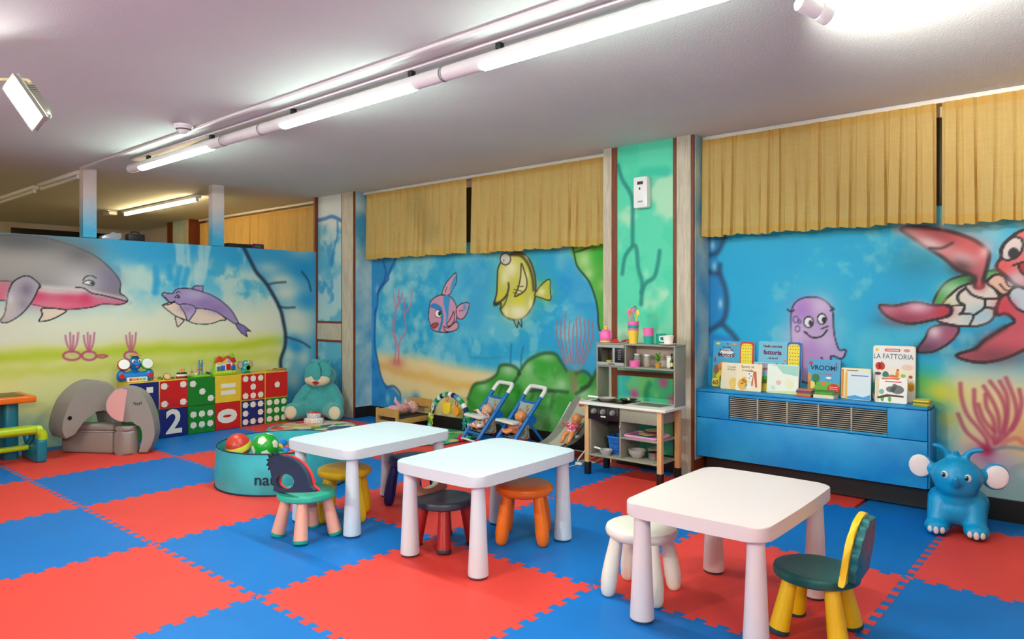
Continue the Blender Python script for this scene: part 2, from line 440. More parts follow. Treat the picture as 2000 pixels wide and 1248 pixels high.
cv.puff((700, 250), .10, (92, 90, 94), .6, 1.5); cv.puff((930, 480), .11, (116, 106, 142), .8, 1); cv.puff((700, 500), .12, (206, 200, 204), .8, 1.5)
cv.stroke([(350, 552), (520, 565), (700, 572)], .05, (222, 210, 206), .03, .85); cv.stroke([(720, 560), (860, 600), (1080, 645)], .035, (214, 204, 208), .02, .8)
cv.puff((740, 640), .05, (214, 44, 96), .8, 1.2); cv.puff((600, 640), .05, (220, 60, 106), .7, 2); cv.puff((330, 620), .05, (220, 60, 110), .7, 1.2)
cv.puff((950, 650), .05, (200, 130, 156), .7, 2); cv.puff((430, 700), .05, (236, 140, 156), .6, 4)
cv.poly([(130, 480), (240, 440), (340, 510), (330, 560), (280, 660), (200, 760), (110, 825), (40, 850), (5, 830), (40, 770), (60, 660), (80, 560)], (176, 166, 176), .006, 1, L, K)
cv.puff((90, 640), .06, (214, 208, 210), .9, .5); cv.puff((230, 560), .06, (120, 104, 124), .75, .8); cv.puff((200, 690), .05, (130, 116, 130), .5, .8)
cv.poly([(375, 722), (368, 780), (342, 835), (430, 825), (520, 785), (572, 738)], (238, 216, 196), .004, 1, L, K)
cv.puff((60, 760), .10, (240, 220, 204), .5)
cv.stroke([(660, 540), (730, 548), (800, 590), (900, 610), (1060, 650), (1105, 665)], .009, K)
cv.poly([(722, 502), (760, 480), (800, 484), (818, 508), (800, 526), (750, 512)], (244, 240, 240), .003, 1, .007, K); cv.puff((802, 505), .018, K, 1)
cv.stroke([(720, 480), (750, 445), (800, 440), (838, 460)], .007, K); cv.stroke([(330, 556), (350, 540), (348, 515)], .008, K)
# pink sea plants
PK = (196, 92, 138)
for (cx_, w_) in ((625, 75), (775, 62), (1140, 58)):
    for k, dx in enumerate((-.75, -.2, .2, .75)):
        cv.stroke([(cx_ + dx * w_, 960 - 25 * (k % 2)), (cx_ + dx * w_ * .75, 1030), (cx_ + dx * 8, 1105)], .011, PK, .008, .85)
    cv.poly([(cx_ + math.cos(t) * w_, 1135 + math.sin(t) * 38) for t in np.linspace(0, 2 * PI, 9)[:-1]], (226, 204, 196), .004, .5, .014, (190, 84, 116), lsoft=.008)
cv.poly([(840, 1140), (890, 1128), (935, 1138), (890, 1152)], (220, 170, 160), .004, .5, .012, (190, 84, 116), lsoft=.008)
cv.build('mural_panel', M_MURAL, wall_left)

# ---- bay with two fishes
cv = Canvas('x', YM, -2.48, .70, .115, 2.0, .0068); S, Z = cv.S, cv.Z
n1 = vnoise(S, Z, 2.4, 11); n2 = vnoise(S, Z, 6, 12); n3 = vnoise(S, Z, 1.3, 13)
cv.C[:] = (24, 158, 208)
cv.mix(.75 * sstep(n1, .46, .62), (98, 186, 212)); cv.mix(.5 * sstep(n2, .56, .72), (150, 206, 214)); cv.mix(.5 * sstep(n3, .52, .7), (12, 140, 206))
cv.mix(.65 * (1 - sstep(S + (n1 - .5), -1.9, -.9)) * sstep(n2, .3, .6), (168, 212, 214))
sand = .62 - .12 * (S + 2.2) * .5
cv.mix(1 - sstep(Z + (n1 - .5) * .1, sand, sand + .14), (232, 206, 152))
cv.mix(.8 * (1 - sstep(Z + (n2 - .5) * .2, sand - .35, sand - .2)), (226, 208, 150)); cv.mix(.55 * np.exp(-((Z - sand + .10 + (n1 - .5) * .16) / .05) ** 2), (226, 162, 62))
cv.view(600, 370, .39267)
# left rock pillar
cv.poly([(200, 300), (430, 345), (400, 440), (350, 560), (340, 700), (350, 860), (380, 960), (440, 1000), (470, 1060), (430, 1120), (200, 1150)], (40, 138, 196), .02)
for (p, r, a) in [((290, 450), .10, .6), ((290, 700), .14, .85), ((350, 500), .05, .7), ((300, 900), .10, .6), ((400, 1040), .05, .7), ((290, 1030), .10, .5)]: cv.puff(p, r, (176, 214, 214), a, .7)
for a in [[(440, 345), (405, 420), (400, 450), (355, 500), (350, 570), (335, 620)], [(380, 360), (390, 430), (350, 520)], [(340, 600), (335, 760), (350, 850), (370, 940), (395, 985)], [(395, 985), (430, 980), (460, 1010), (465, 1045)]]: cv.stroke(a, .016, (18, 84, 160), .02, .9)
for p in [(330, 880), (345, 960), (370, 1030), (340, 1060), (540, 1040)]: cv.puff(p, .06, (18, 112, 188), .85)
cv.puff((500, 1050), .07, (90, 160, 200), .6, 2)
# pink branching coral
CP = (206, 120, 146)
for a in [[(455, 860), (450, 780), (430, 690), (440, 600), (430, 520)], [(455, 860), (460, 760), (490, 700), (480, 600), (490, 540)], [(440, 600), (452, 560), (455, 500)], [(485, 620), (515, 570), (520, 500)], [(432, 690), (424, 650)], [(435, 860), (440, 780), (425, 700)], [(450, 580), (470, 540), (472, 515)]]: cv.stroke(a, .016, CP, .012, .85)
cv.puff((445, 862), .06, (206, 110, 90), .8, 2)
# right grey/green cliff
cv.poly([(1325, 280), (1345, 385), (1410, 470), (1445, 580), (1455, 680), (1475, 760), (1600, 760), (1600, 270)], (84, 178, 60), .008)
for (p, r, a) in [((1380, 350), .08, .8), ((1400, 420), .05, .7), ((1470, 480), .05, .5)]: cv.puff(p, r, (198, 222, 166), a)
cv.puff((1450, 330), .08, (40, 176, 40), .8)
cv.stroke([(1318, 270), (1330, 330), (1345, 385), (1400, 455), (1430, 530), (1445, 600), (1450, 680), (1478, 770)], .013, (22, 60, 40), .008, .95); cv.stroke([(1330, 312), (1360, 305), (1400, 290)], .012, (40, 60, 50), .01, .8)
# green rocks
cv.view(820, 480, .24035)
cv.poly([(380, 1300), (400, 1230), (440, 1130), (530, 1110), (620, 1050), (650, 970), (740, 970), (800, 1010), (870, 940), (960, 890), (1060, 870), (1120, 900), (1180, 1000), (1290, 1020), (1380, 1080), (1440, 1010), (1600, 1000), (1700, 1900), (300, 1900)], (56, 150, 50), .015)
for (p, r, a, asp) in [((720, 1010), .06, .8, 1.6), ((880, 980), .07, .7, 1), ((1020, 905), .05, .7, 2), ((520, 1150), .05, .75, 1.5), ((1150, 1130), .07, .8, 1.2), ((1330, 1220), .09, .8, 1), ((620, 1300), .1, .5, 2), ((900, 1400), .15, .5, 2), ((1450, 1300), .1, .6, 1)]: cv.puff(p, r, (178, 212, 170), a, asp)
cv.mix(.55 * sstep(n2, .5, .7) * (1 - sstep(Z, .62, .72)) * sstep(S, -.55, -.3), (150, 200, 140))
for (p, r) in [((1000, 1000), .1), ((560, 1250), .1), ((1330, 1080), .06), ((1250, 1500), .2), ((800, 1200), .1), ((760, 1380), .12)]: cv.puff(p, r, (30, 156, 28), .7)
DG = (24, 66, 30)
for a in [[(390, 1240), (440, 1130), (530, 1105), (620, 1050), (655, 975), (735, 970), (790, 1000), (810, 1040)], [(800, 1040), (870, 940), (980, 880), (1090, 875), (1140, 930), (1190, 1010)], [(1270, 1040), (1330, 1020), (1390, 1070), (1380, 1130), (1310, 1160)], [(1440, 1010), (1400, 1090), (1340, 1160), (1270, 1200)], [(900, 1180), (1080, 1180), (1200, 1190)], [(810, 1040), (770, 1100), (740, 1150)]]: cv.stroke(a, .02, DG, .02, .7)
# fan coral
for k in range(10):
    x0 = 1112 + k * 33; top = (600, 590, 530, 600, 640, 590, 570, 610, 600, 620)[k]
    cv.stroke([(x0 + (8 if k < 5 else -8), top), (x0, 720), (x0 + (1250 - x0) * .25, 860), (x0 + (1250 - x0) * .5, 960)], .010, (190, 96, 104), .006, .85)
    cv.stroke([(x0 + (1250 - x0) * .5, 960), (x0 + (1250 - x0) * .72, 1060), (1255 + (k - 5) * 4, 1190)], .006, (190, 96, 104), .004, .42)
for a in [[(745, 800), (740, 860), (735, 960)], [(840, 820), (825, 900), (822, 980)]]: cv.stroke(a, .014, (20, 104, 140), .012, .6)
cv.stroke([(410, 905), (520, 915), (660, 905)], .02, (24, 150, 190), .015, .7)
# pink and blue fish
L = .0085
cv.poly([(180, 395), (205, 320), (240, 270), (290, 222), (298, 290), (270, 350), (235, 400)], (212, 150, 172), .003, 1, L, K)
cv.poly([(245, 360), (262, 290), (288, 240), (296, 290), (262, 370)], (50, 150, 206), .006, .9)
cv.poly([(75, 520), (90, 450), (140, 410), (200, 400), (260, 425), (300, 500), (300, 580), (280, 650), (240, 700), (160, 702), (100, 680), (85, 640), (72, 590)], (206, 146, 172), .003, 1, L, K)
cv.poly([(195, 405), (245, 415), (235, 500), (230, 580), (212, 640), (214, 560), (195, 480)], (40, 150, 210), .004, .95)
cv.poly([(88, 500), (95, 475), (130, 470), (175, 500), (190, 560), (185, 640), (165, 695), (148, 690), (165, 640), (172, 580), (150, 525)], (36, 130, 198), .003, 1)
cv.poly([(128, 570), (125, 535), (145, 520), (170, 535), (172, 575), (150, 582)], (236, 240, 240), .003, 1, .006, K); cv.poly([(150, 560), (152, 535), (168, 535), (170, 560), (160, 570)], K, .002, 1)
cv.poly([(95, 640), (140, 625), (150, 640), (130, 665), (105, 668)], (176, 66, 70), .003, 1, .006, K)
cv.poly([(298, 510), (340, 470), (398, 468), (385, 540), (350, 592), (305, 585)], (206, 150, 176), .003, 1, L, K); cv.puff((365, 500), .035, (40, 150, 206), .8, .6)
cv.poly([(218, 640), (255, 580), (275, 535), (280, 600), (260, 640), (232, 655)], (214, 140, 160), .003, 1, L, K); cv.poly([(195, 655), (230, 668), (290, 620), (312, 640), (300, 680), (240, 700), (205, 690)], (212, 150, 170), .003, 1, L, K)
cv.stroke([(205, 380), (220, 335)], .006, K); cv.stroke([(320, 530), (350, 525)], .005, K)
# yellow fish
cv.puff((780, 330), .30, (120, 180, 60), .45, .8); cv.puff((1010, 370), .10, (150, 190, 50), .6)
L = .013
cv.poly([(640, 170), (700, 90), (800, 55), (880, 100), (930, 220), (942, 360), (920, 480), (860, 570), (780, 602), (700, 580), (655, 520), (660, 470), (605, 478), (625, 380), (630, 260)], (196, 190, 74), .008, 1, L, (46, 46, 24), lsoft=.01)
for (p, r, a, asp) in [((740, 180), .09, .85, 1), ((690, 260), .07, .7, .7), ((800, 540), .09, .95, 1.4), ((870, 250), .05, .7, .4), ((900, 470), .05, .8, .5), ((700, 540), .05, .8, .6), ((860, 100), .03, .5, 1)]: cv.puff(p, r, (232, 228, 196), a, asp)
cv.puff((800, 430), .06, (214, 206, 30), .8, 1); cv.puff((660, 400), .05, (206, 200, 40), .8, .6)
DY = (50, 46, 22)
cv.stroke([(605, 475), (660, 450), (705, 400), (722, 340), (720, 305)], .016, DY, .01, .9); cv.stroke([(655, 520), (690, 470), (715, 400)], .012, DY, .01, .7)
cv.stroke([(745, 70), (820, 80), (880, 150), (915, 260), (925, 360)], .022, (60, 54, 30), .015, .85)
cv.poly([(825, 145), (850, 210), (870, 280), (862, 350), (820, 390), (770, 410), (800, 340), (820, 240)], (216, 210, 150), .006, .9, .011, DY, lsoft=.006)
for a in [[(790, 330), (840, 330)], [(765, 355), (830, 370)], [(760, 380), (810, 395)]]: cv.stroke(a, .007, DY, .006, .7)
cv.puff((612, 468), .022, (40, 36, 20), .9)
cv.poly([(738 - 42 + 42 * math.cos(t), 108 + 47 * math.sin(t)) for t in np.linspace(0, 2 * PI, 13)[:-1]], (206, 202, 196), .004, 1, .012, (52, 48, 40)); cv.puff((682, 118), .012, (60, 56, 50), .9, .5)
cv.poly([(940, 385), (985, 320), (1052, 272), (1058, 350), (1060, 440), (990, 425), (935, 405)], (190, 188, 60), .005, 1, .010, DY); cv.puff((990, 375), .035, (226, 224, 190), .8, 1.2)
for a in [[(760, 600), (790, 665), (800, 620)], [(800, 615), (828, 660), (825, 600)]]: cv.stroke(a, .010, DY, .005)
cv.build('mural_panel', M_MURAL, wall_right)

# ---- bay with octopus and turtle
cv = Canvas('x', YM, 1.41, 4.3, .115, 2.0, .0072); S, Z = cv.S, cv.Z
n1 = vnoise(S, Z, 2.2, 21); n2 = vnoise(S, Z, 6, 22); n3 = vnoise(S, Z, 1.2, 23)
cv.C[:] = (8, 170, 218)
cv.mix(.6 * sstep(n1, .5, .66), (92, 196, 218)); cv.mix(.45 * sstep(n2, .58, .74), (176, 220, 222)); cv.mix(.5 * sstep(n3, .52, .7), (4, 156, 214))
lo = sstep(S + (n1 - .5) * .6, 2.75, 3.0)
cv.mix(lo * (1 - sstep(Z + (n1 - .5) * .2, .80, 1.0)), (160, 206, 210))
cv.mix(lo * (1 - sstep(Z + (n1 - .5) * .15, .70, .84)), (230, 222, 170)); cv.mix(lo * (1 - sstep(Z + (n2 - .5) * .2, .30, .46)) * .9, (150, 190, 196))
cv.view(1780, 700, .27228)
for (p, r, c, a) in [((90, 190), .09, (110, 190, 60), .8), ((210, 250), .07, (212, 208, 30), .9), ((320, 270), .06, (206, 210, 60), .7), ((270, 430), .06, (220, 206, 60), .7), ((560, 420), .22, (236, 206, 140), .7), ((800, 560), .12, (226, 150, 90), .6), ((480, 690), .09, (196, 110, 150), .55), ((600, 740), .10, (176, 130, 190), .5)]: cv.puff(p, r, c, a)
RC = (178, 68, 98)
for a in [[(352, 180), (360, 280), (400, 400), (480, 500), (540, 580), (548, 650)], [(450, 225), (455, 350), (490, 450), (560, 550), (600, 605)], [(520, 200), (590, 320), (625, 420), (630, 530)], [(532, 260), (540, 350), (590, 450), (600, 600)], [(565, 165), (640, 270), (675, 380), (665, 490), (620, 590)], [(635, 165), (685, 270), (690, 400), (665, 540)], [(678, 140), (735, 280), (755, 400), (720, 500), (640, 590), (600, 612)], [(775, 225), (790, 320), (765, 430), (720, 510)], [(335, 400), (390, 520), (480, 600), (540, 650)], [(480, 330), (520, 440), (590, 520)]]: cv.stroke(a, .016, RC, .012, .8)
cv.stroke([(650, 630), (690, 590), (760, 575), (820, 620), (900, 640)], .02, (206, 110, 110), .015, .7); cv.stroke([(560, 665), (650, 640), (740, 640), (820, 655)], .014, (110, 130, 150), .012, .7)
cv.puff((540, 660), .035, (160, 14, 60), .95)
# blue rocks on the left edge
cv.view(1340, 170, .44059)
cv.poly([(60, 640), (170, 660), (140, 720), (150, 830), (180, 940), (170, 1040), (110, 1085), (200, 1110), (240, 1160), (60, 1160)], (20, 130, 200), .02, .85)
for a in [[(170, 670), (140, 730), (105, 745)], [(85, 815), (140, 825), (150, 790)], [(150, 830), (175, 900), (180, 980), (160, 1040), (95, 1085)], [(165, 1055), (200, 1090), (225, 1120)]]: cv.stroke(a, .02, (24, 60, 96), .03, .85)
for p in [(118, 700), (125, 795), (152, 960)]: cv.puff(p, .035, (196, 220, 226), .8, .5)
# octopus
L = .011
cv.puff((560, 1080), .30, (190, 220, 226), .55, .8)
cv.poly([(465, 1060), (468, 990), (490, 950), (535, 932), (590, 935), (635, 965), (652, 1010), (655, 1080), (665, 1130), (680, 1165), (708, 1168), (690, 1205), (640, 1195), (650, 1300), (500, 1300), (470, 1180)], (186, 160, 208), .005, 1, L, (40, 44, 70))
for (p, r, c, a) in [((520, 990), .08, (170, 110, 200), .7), ((500, 1100), .09, (214, 190, 226), .7), ((560, 1170), .09, (176, 130, 200), .7), ((600, 970), .07, (214, 196, 226), .7), ((620, 1120), .06, (206, 186, 220), .6), ((500, 1190), .05, (196, 120, 180), .6)]: cv.puff(p, r, c, a)
cv.stroke([(450, 985), (462, 995), (478, 990)], .010, (40, 44, 70)); cv.stroke([(640, 990), (656, 985), (640, 972)], .009, (40, 44, 70))
for (x, y, a, b) in [(543, 1042, 21, 24), (602, 1028, 19, 23)]:
    cv.poly([(x + a * math.cos(t), y + b * math.sin(t)) for t in np.linspace(0, 2 * PI, 13)[:-1]], (240, 240, 244), .003, 1, .008, K)
    cv.poly([(x + 8 + 8 * math.cos(t), y + 4 + 14 * math.sin(t)) for t in np.linspace(0, 2 * PI, 13)[:-1]], K, .003, 1)
cv.stroke([(530, 1090), (560, 1110), (600, 1105), (625, 1078)], .009, K); cv.stroke([(522, 1085), (535, 1088)], .007, K); cv.stroke([(600, 1072), (630, 1060)], .007, K)
for (x, y, r) in [(486, 1030, 11), (503, 1040, 6), (494, 1072, 10)]: cv.stroke([(x + r * math.cos(t), y + r * 1.3 * math.sin(t)) for t in np.linspace(0, 2 * PI, 9)[:-1]], .006, (90, 70, 130), closed=True)
cv.stroke([(500, 1180), (510, 1215), (505, 1260)], .010, (40, 44, 70)); cv.stroke([(600, 1200), (615, 1225)], .010, (40, 44, 70))
# turtle
cv.view(1700, 430, .23238); L = .013; BK = (34, 26, 28)
cv.puff((420, 340), .12, (20, 120, 140), .5, 1.4); cv.puff((950, 180), .2, (206, 214, 222), .5)
cv.poly([(520, 730), (560, 620), (640, 520), (760, 470), (900, 450), (1060, 420), (1120, 470), (960, 520), (760, 560), (660, 640), (600, 720), (560, 760)], (50, 150, 66), .008, 1, L, BK)
cv.puff((680, 580), .05, (190, 226, 190), .8, 1.5); cv.puff((1010, 450), .03, (130, 180, 110), .6, 2)
cv.poly([(600, 720), (660, 640), (760, 560), (900, 520), (1000, 530), (1090, 660), (1050, 740), (1020, 840), (900, 890), (760, 890), (640, 870), (560, 840), (640, 800)], (232, 226, 212), .006, 1, L, BK)
cv.puff((640, 700), .04, (200, 220, 130), .6, .8); cv.puff((930, 800), .06, (130, 200, 224), .6, 1.4)
cv.stroke([(800, 570), (740, 620), (740, 680), (790, 720), (770, 780), (750, 790)], .014, BK); cv.stroke([(690, 720), (790, 712)], .009, BK); cv.stroke([(770, 785), (865, 800), (830, 890)], .009, BK)
cv.stroke([(965, 660), (960, 730), (900, 780), (865, 800)], .011, BK); cv.stroke([(810, 580), (860, 630), (960, 660), (1085, 660), (1090, 690), (1050, 740), (960, 730)], .013, BK)
cv.poly([(980, 520), (1080, 455), (1230, 565), (1180, 610), (1110, 625), (1050, 580)], (236, 190, 166), .006, 1, L, BK)
for a in [[(1090, 540), (1140, 590), (1200, 585)], [(1130, 490), (1160, 550), (1220, 565)]]: cv.stroke(a, .008, BK)
cv.poly([(1090, 660), (1160, 630), (1250, 750), (1420, 800), (1420, 1000), (1290, 1090), (1100, 1170), (900, 1195), (720, 1140), (880, 1080), (960, 1010), (1130, 900), (1210, 850), (1140, 785), (1060, 790)], (206, 86, 100), .006, 1, .017, BK)
cv.poly([(1160, 630), (1230, 560), (1420, 560), (1420, 790), (1290, 770), (1210, 720)], (196, 214, 226), .006, 1, L, BK)
cv.puff((1130, 730), .05, (214, 60, 76), .8); cv.puff((1150, 1000), .07, (214, 96, 110), .7, 2); cv.puff((1050, 1150), .06, (90, 50, 60), .6, 3)
for a in [[(1130, 900), (960, 1010), (880, 1080)]]: cv.stroke(a, .02, BK, .02, .5)
cv.poly([(80, 715), (200, 720), (370, 690), (520, 715), (650, 715), (685, 745), (660, 800), (520, 840), (330, 870), (180, 830), (100, 770)], (180, 72, 98), .006, 1, .016, BK); cv.puff((400, 730), .04, (236, 200, 216), .8, 2); cv.puff((620, 770), .035, (200, 40, 60), .8, 1.4); cv.puff((250, 850), .04, (110, 50, 66), .6, 3); cv.puff((150, 750), .04, (196, 130, 150), .7, 1.5)
cv.stroke([(640, 715), (680, 740), (670, 790), (640, 810)], .018, (30, 24, 40))
cv.poly([(390, 1095), (460, 990), (500, 910), (600, 880), (740, 900), (720, 970), (650, 1040), (540, 1100), (450, 1112)], (150, 90, 120), .006, 1, L, BK); cv.puff((540, 940), .04, (232, 216, 222), .85, 1); cv.puff((660, 960), .04, (190, 80, 110), .6, 1); cv.puff((470, 1080), .035, (70, 50, 66), .6, 2)
cv.poly([(260, 70), (420, 60), (640, 90), (830, 150), (940, 215), (995, 280), (985, 370), (950, 500), (940, 560), (880, 560), (870, 470), (740, 420), (620, 320), (480, 230), (330, 130)], (204, 90, 96), .006, 1, .018, BK, lsoft=.008)
for (p, r, c, a, asp) in [((560, 130), .06, (130, 40, 40), .6, 2.5), ((500, 200), .04, (226, 206, 208), .85, 2.5), ((960, 260), .04, (240, 220, 222), .85, .7), ((780, 320), .05, (236, 210, 212), .85, 1.6), ((830, 220), .06, (216, 96, 96), .6, 1.5), ((920, 560), .03, (206, 80, 90), .8, 1), ((760, 400), .05, (40, 28, 30), .7, 1.3), ((310, 90), .04, (190, 160, 160), .6, 2), ((900, 420), .04, (190, 100, 110), .7, .6), ((860, 500), .03, (40, 34, 34), .8, .7)]: cv.puff(p, r, c, a, asp, rot=-.4)
cv.stroke([(500, 235), (600, 235), (690, 190)], .010, BK, .012, .7)
cv.poly([(1060, 390), (1100, 310), (1100, 240), (1160, 160), (1290, 80), (1500, 60), (1560, 400), (1400, 570), (1260, 560), (1130, 460)], (222, 110, 112), .006, 1, .016, BK)
cv.puff((1130, 390), .04, (230, 80, 80), .7); cv.puff((1240, 500), .05, (214, 206, 214), .8)
cv.poly([(1100, 280), (1130, 200), (1200, 145), (1270, 160), (1280, 230), (1240, 300), (1160, 335), (1110, 320)], (224, 212, 206), .004, 1, .012, BK)
cv.poly([(1205 + 48 * math.cos(t), 280 + 50 * math.sin(t)) for t in np.linspace(0, 2 * PI, 13)[:-1]], (36, 34, 36), .004, 1)
cv.stroke([(1200, 380), (1260, 360), (1320, 350)], .010, BK); cv.poly([(1250, 370), (1340, 350), (1340, 470), (1270, 440)], (176, 50, 60), .004, 1, .010, BK)
cv.build('mural_panel', M_MURAL, wall_right)

# ---- painted panels on the pillar fronts
def pillar_canvas(x0, x1, z0, z1, kind, seed):
    cv = Canvas('x', YC + .001, x0, x1, z0, z1, .008); S, Z = cv.S, cv.Z
    n1 = vnoise(S, Z, 3, seed); n2 = vnoise(S, Z, 7, seed + 1)
    if kind == 'green':
        cv.C[:] = (84, 212, 172); cv.mix(.85 * sstep(n1, .43, .60), (186, 226, 190)); cv.mix(.5 * sstep(n2, .55, .7), (60, 206, 164))
        cv.view(1160, 240, .36855)
        TG = (16, 128, 116)
        for a in [[(128, 225), (150, 300), (200, 390), (205, 520), (205, 650)], [(150, 800), (165, 710), (205, 655), (225, 665), (235, 770), (255, 850), (250, 960)], [(250, 900), (275, 850), (320, 815), (340, 740), (348, 680)]]: cv.stroke(a, .024, TG, .016, .85)
        cv.stroke([(260, 262), (380, 258)], .05, (40, 190, 160), .04, .8)
    elif kind == 'low':
        cv.C[:] = (70, 200, 130); cv.mix(.8 * sstep(n1, .45, .6), (60, 200, 200)); cv.mix(.6 * sstep(n2, .5, .65), (150, 226, 120))
        cv.view(1120, 590, .29667)
        for p in [(400, 605), (590, 530), (655, 645)]: cv.puff(p, .035, (226, 70, 150), .95)
        cv.stroke([(480, 660), (480, 590), (500, 540)], .03, (20, 150, 90), .03, .8)
    else:
        cv.C[:] = (98, 180, 208); cv.mix(.8 * sstep(n1, .45, .62), (196, 218, 214)); cv.mix(.6 * sstep(n2, .5, .68), (30, 142, 204))
        if kind == 'bluetop':
            cv.view(600, 370, .39267)
            cv.mix(sstep(Z + (n1 - .5) * .2, 2.0, 2.14), (216, 222, 218))
            cv.stroke([(50, 155), (90, 145), (125, 135), (170, 155)], .03, (24, 110, 180), .02, .8); cv.stroke([(150, 160), (150, 230), (125, 330), (120, 380)], .016, (24, 110, 180), .02, .7)
    return cv.build('painted_panel', M_MURAL, wall_right)
def rbox(name, x0, x1, y0, y1, z0, z1, m, parent, bev=0): return obj(name, box(BM(), ((x0 + x1) / 2, (y0 + y1) / 2, (z0 + z1) / 2), (x1 - x0, y1 - y0, z1 - z0), bev), m, parent, smooth=False)
rbox('pillar_core', .69, 1.41, YC + .004, YM, 0, ZC, M_PLAIN, wall_right)
rbox('pillar', .671, .745, YC - .012, YM, 0, ZC, M_WOOD, wall_right); rbox('pillar', 1.297, 1.405, YC - .012, YM, 0, ZC, M_WOOD, wall_right)
rbox('pillar_trim', .745, .790, YC - .004, YC + .05, 0, ZC, M_TRIM, wall_right); rbox('pillar_trim', 1.262, 1.297, YC - .004, YC + .05, 0, ZC, M_TRIM, wall_right)
rbox('pillar_trim', 1.405, 1.425, YC - .006, YM, 0, ZC, M_TRIM, wall_right)
pillar_canvas(.79, 1.262, .712, 2.41, 'green', 31); pillar_canvas(.79, 1.262, .12, .675, 'low', 33)
rbox('pillar_trim', .79, 1.262, YC - .004, YC + .03, .675, .712, M_TRIM, wall_right)
rbox('pillar_core', XL - .05, -2.49, YC + .004, YM, 0, ZC, M_PLAIN, wall_right)
rbox('pillar', -2.690, -2.500, YC - .012, YM, 0, ZC, M_WOOD, wall_right); rbox('pillar_trim', -2.712, -2.690, YC - .006, YC + .05, 0, ZC, M_TRIM, wall_right); rbox('pillar_trim', -2.500, -2.481, YC - .006, YM, 0, ZC, M_TRIM, wall_right)
pillar_canvas(XL + .0, -2.712, 1.02, 2.41, 'bluetop', 35); pillar_canvas(XL + .0, -2.712, .0, .80, 'blue', 37)
rbox('pillar_crossbar', XL + .02, -2.712, YC - .008, YC + .02, .82, 1.0, M_WOOD, wall_right); rbox('pillar_trim', XL + .02, -2.712, YC - .006, YC + .02, 1.0, 1.025, M_TRIM, wall_right); rbox('pillar_trim', XL + .02, -2.712, YC - .006, YC + .02, .795, .82, M_TRIM, wall_right)
rbox('pillar_trim', XL - .005, XL + .025, YC - .04, YC + .02, 1.8, ZC, M_TRIM, wall_right); rbox('pillar_trim', XL + .0, XL + .022, YC - .012, YC + .02, 0, 1.8, M_TRIM, wall_right)
M_RET = pm('painted_return', (70, 160, 200), .6, rgb2=(190, 214, 208), scale=3)
rbox('painted_return', -2.481, -2.476, YC + .01, YM, .115, ZC, M_RET, wall_right); rbox('painted_return', 1.425, 1.430, YC + .01, YM, .115, ZC, M_RET, wall_right)
for (x0, x1, y1) in ((-2.476, .671, YM), (1.43, 6.2, YM)):
    o = rbox('baseboard_right', x0, x1, y1 - .022, y1, -.02, .115, M_BLACK, None); o['kind'] = 'structure'
rbox('baseboard_strip', -2.483, -2.472, YC + .0, YM, 0, .115, M_BLACK, wall_right); rbox('baseboard_strip', .79, 1.262, YC - .010, YC + .01, 0, .12, M_BLACK, wall_right)
# dark window band hidden behind the curtains
M_DARK = pm('dark_window', (14, 14, 18), .2)
rbox('window_band', -2.45, .66, YM - .012, YM - .002, 1.80, 2.32, M_DARK, wall_right); rbox('window_band', 1.44, 6.0, YM - .012, YM - .002, 1.80, 2.32, M_DARK, wall_right)
# partition posts, white above and sprayed blue towards the foot
def post_mat():
    m = bpy.data.materials.new('post_paint'); m.use_nodes = True; nt = m.node_tree; b = nt.nodes['Principled BSDF']; b.inputs['Roughness'].default_value = .5
    tc = nt.nodes.new('ShaderNodeTexCoord'); sp = nt.nodes.new('ShaderNodeSeparateXYZ'); nt.links.new(tc.outputs['Object'], sp.inputs[0])
    n = nt.nodes.new('ShaderNodeTexNoise'); n.inputs['Scale'].default_value = 9; nt.links.new(tc.outputs['Object'], n.inputs['Vector'])
    ad = nt.nodes.new('ShaderNodeMath'); ad.operation = 'MULTIPLY_ADD'; ad.inputs[1].default_value = .22; nt.links.new(n.outputs[0], ad.inputs[0]); nt.links.new(sp.outputs[2], ad.inputs[2])
    rp = nt.nodes.new('ShaderNodeValToRGB'); nt.links.new(ad.outputs[0], rp.inputs[0]); e = rp.color_ramp.elements
    e[0].position = .18; e[0].color = lin((60, 176, 220)); e[1].position = .52; e[1].color = lin((226, 216, 208))
    nt.links.new(rp.outputs[0], b.inputs['Base Color']); return m
M_POST = post_mat()
for (y0, y1) in ((.725, .835), (1.895, 2.015)):
    o = obj('post', box(BM(), (0, 0, .305), (.09, y1 - y0, .61), .003), M_POST, wall_left, smooth=False, loc=(XL - .05, (y0 + y1) / 2, 1.8))
# far room: wood and painted panel, dark clerestory band
rbox('pillar', -6.98, -6.82, YC - .01, YM, 0, ZC, M_TRIM, wall_right); rbox('painted_return', -6.82, -6.45, YC, YM, 0, ZC, pm('far_panel', (206, 214, 200), .6, rgb2=(150, 196, 190), scale=3), wall_right)
rbox('pillar', -6.45, -6.30, YC - .012, YM, 0, ZC, M_WOOD, wall_right); rbox('pillar_trim', -6.30, -6.26, YC - .01, YM, 0, ZC, M_TRIM, wall_right)
for (y0, y1) in ((-4.0, -2.4), (-2.2, -.3), (-.1, 1.35), (1.55, 3.0)): rbox('window_band', -8.602, -8.59, y0, y1, 1.95, 2.33, M_DARK, wall_far)
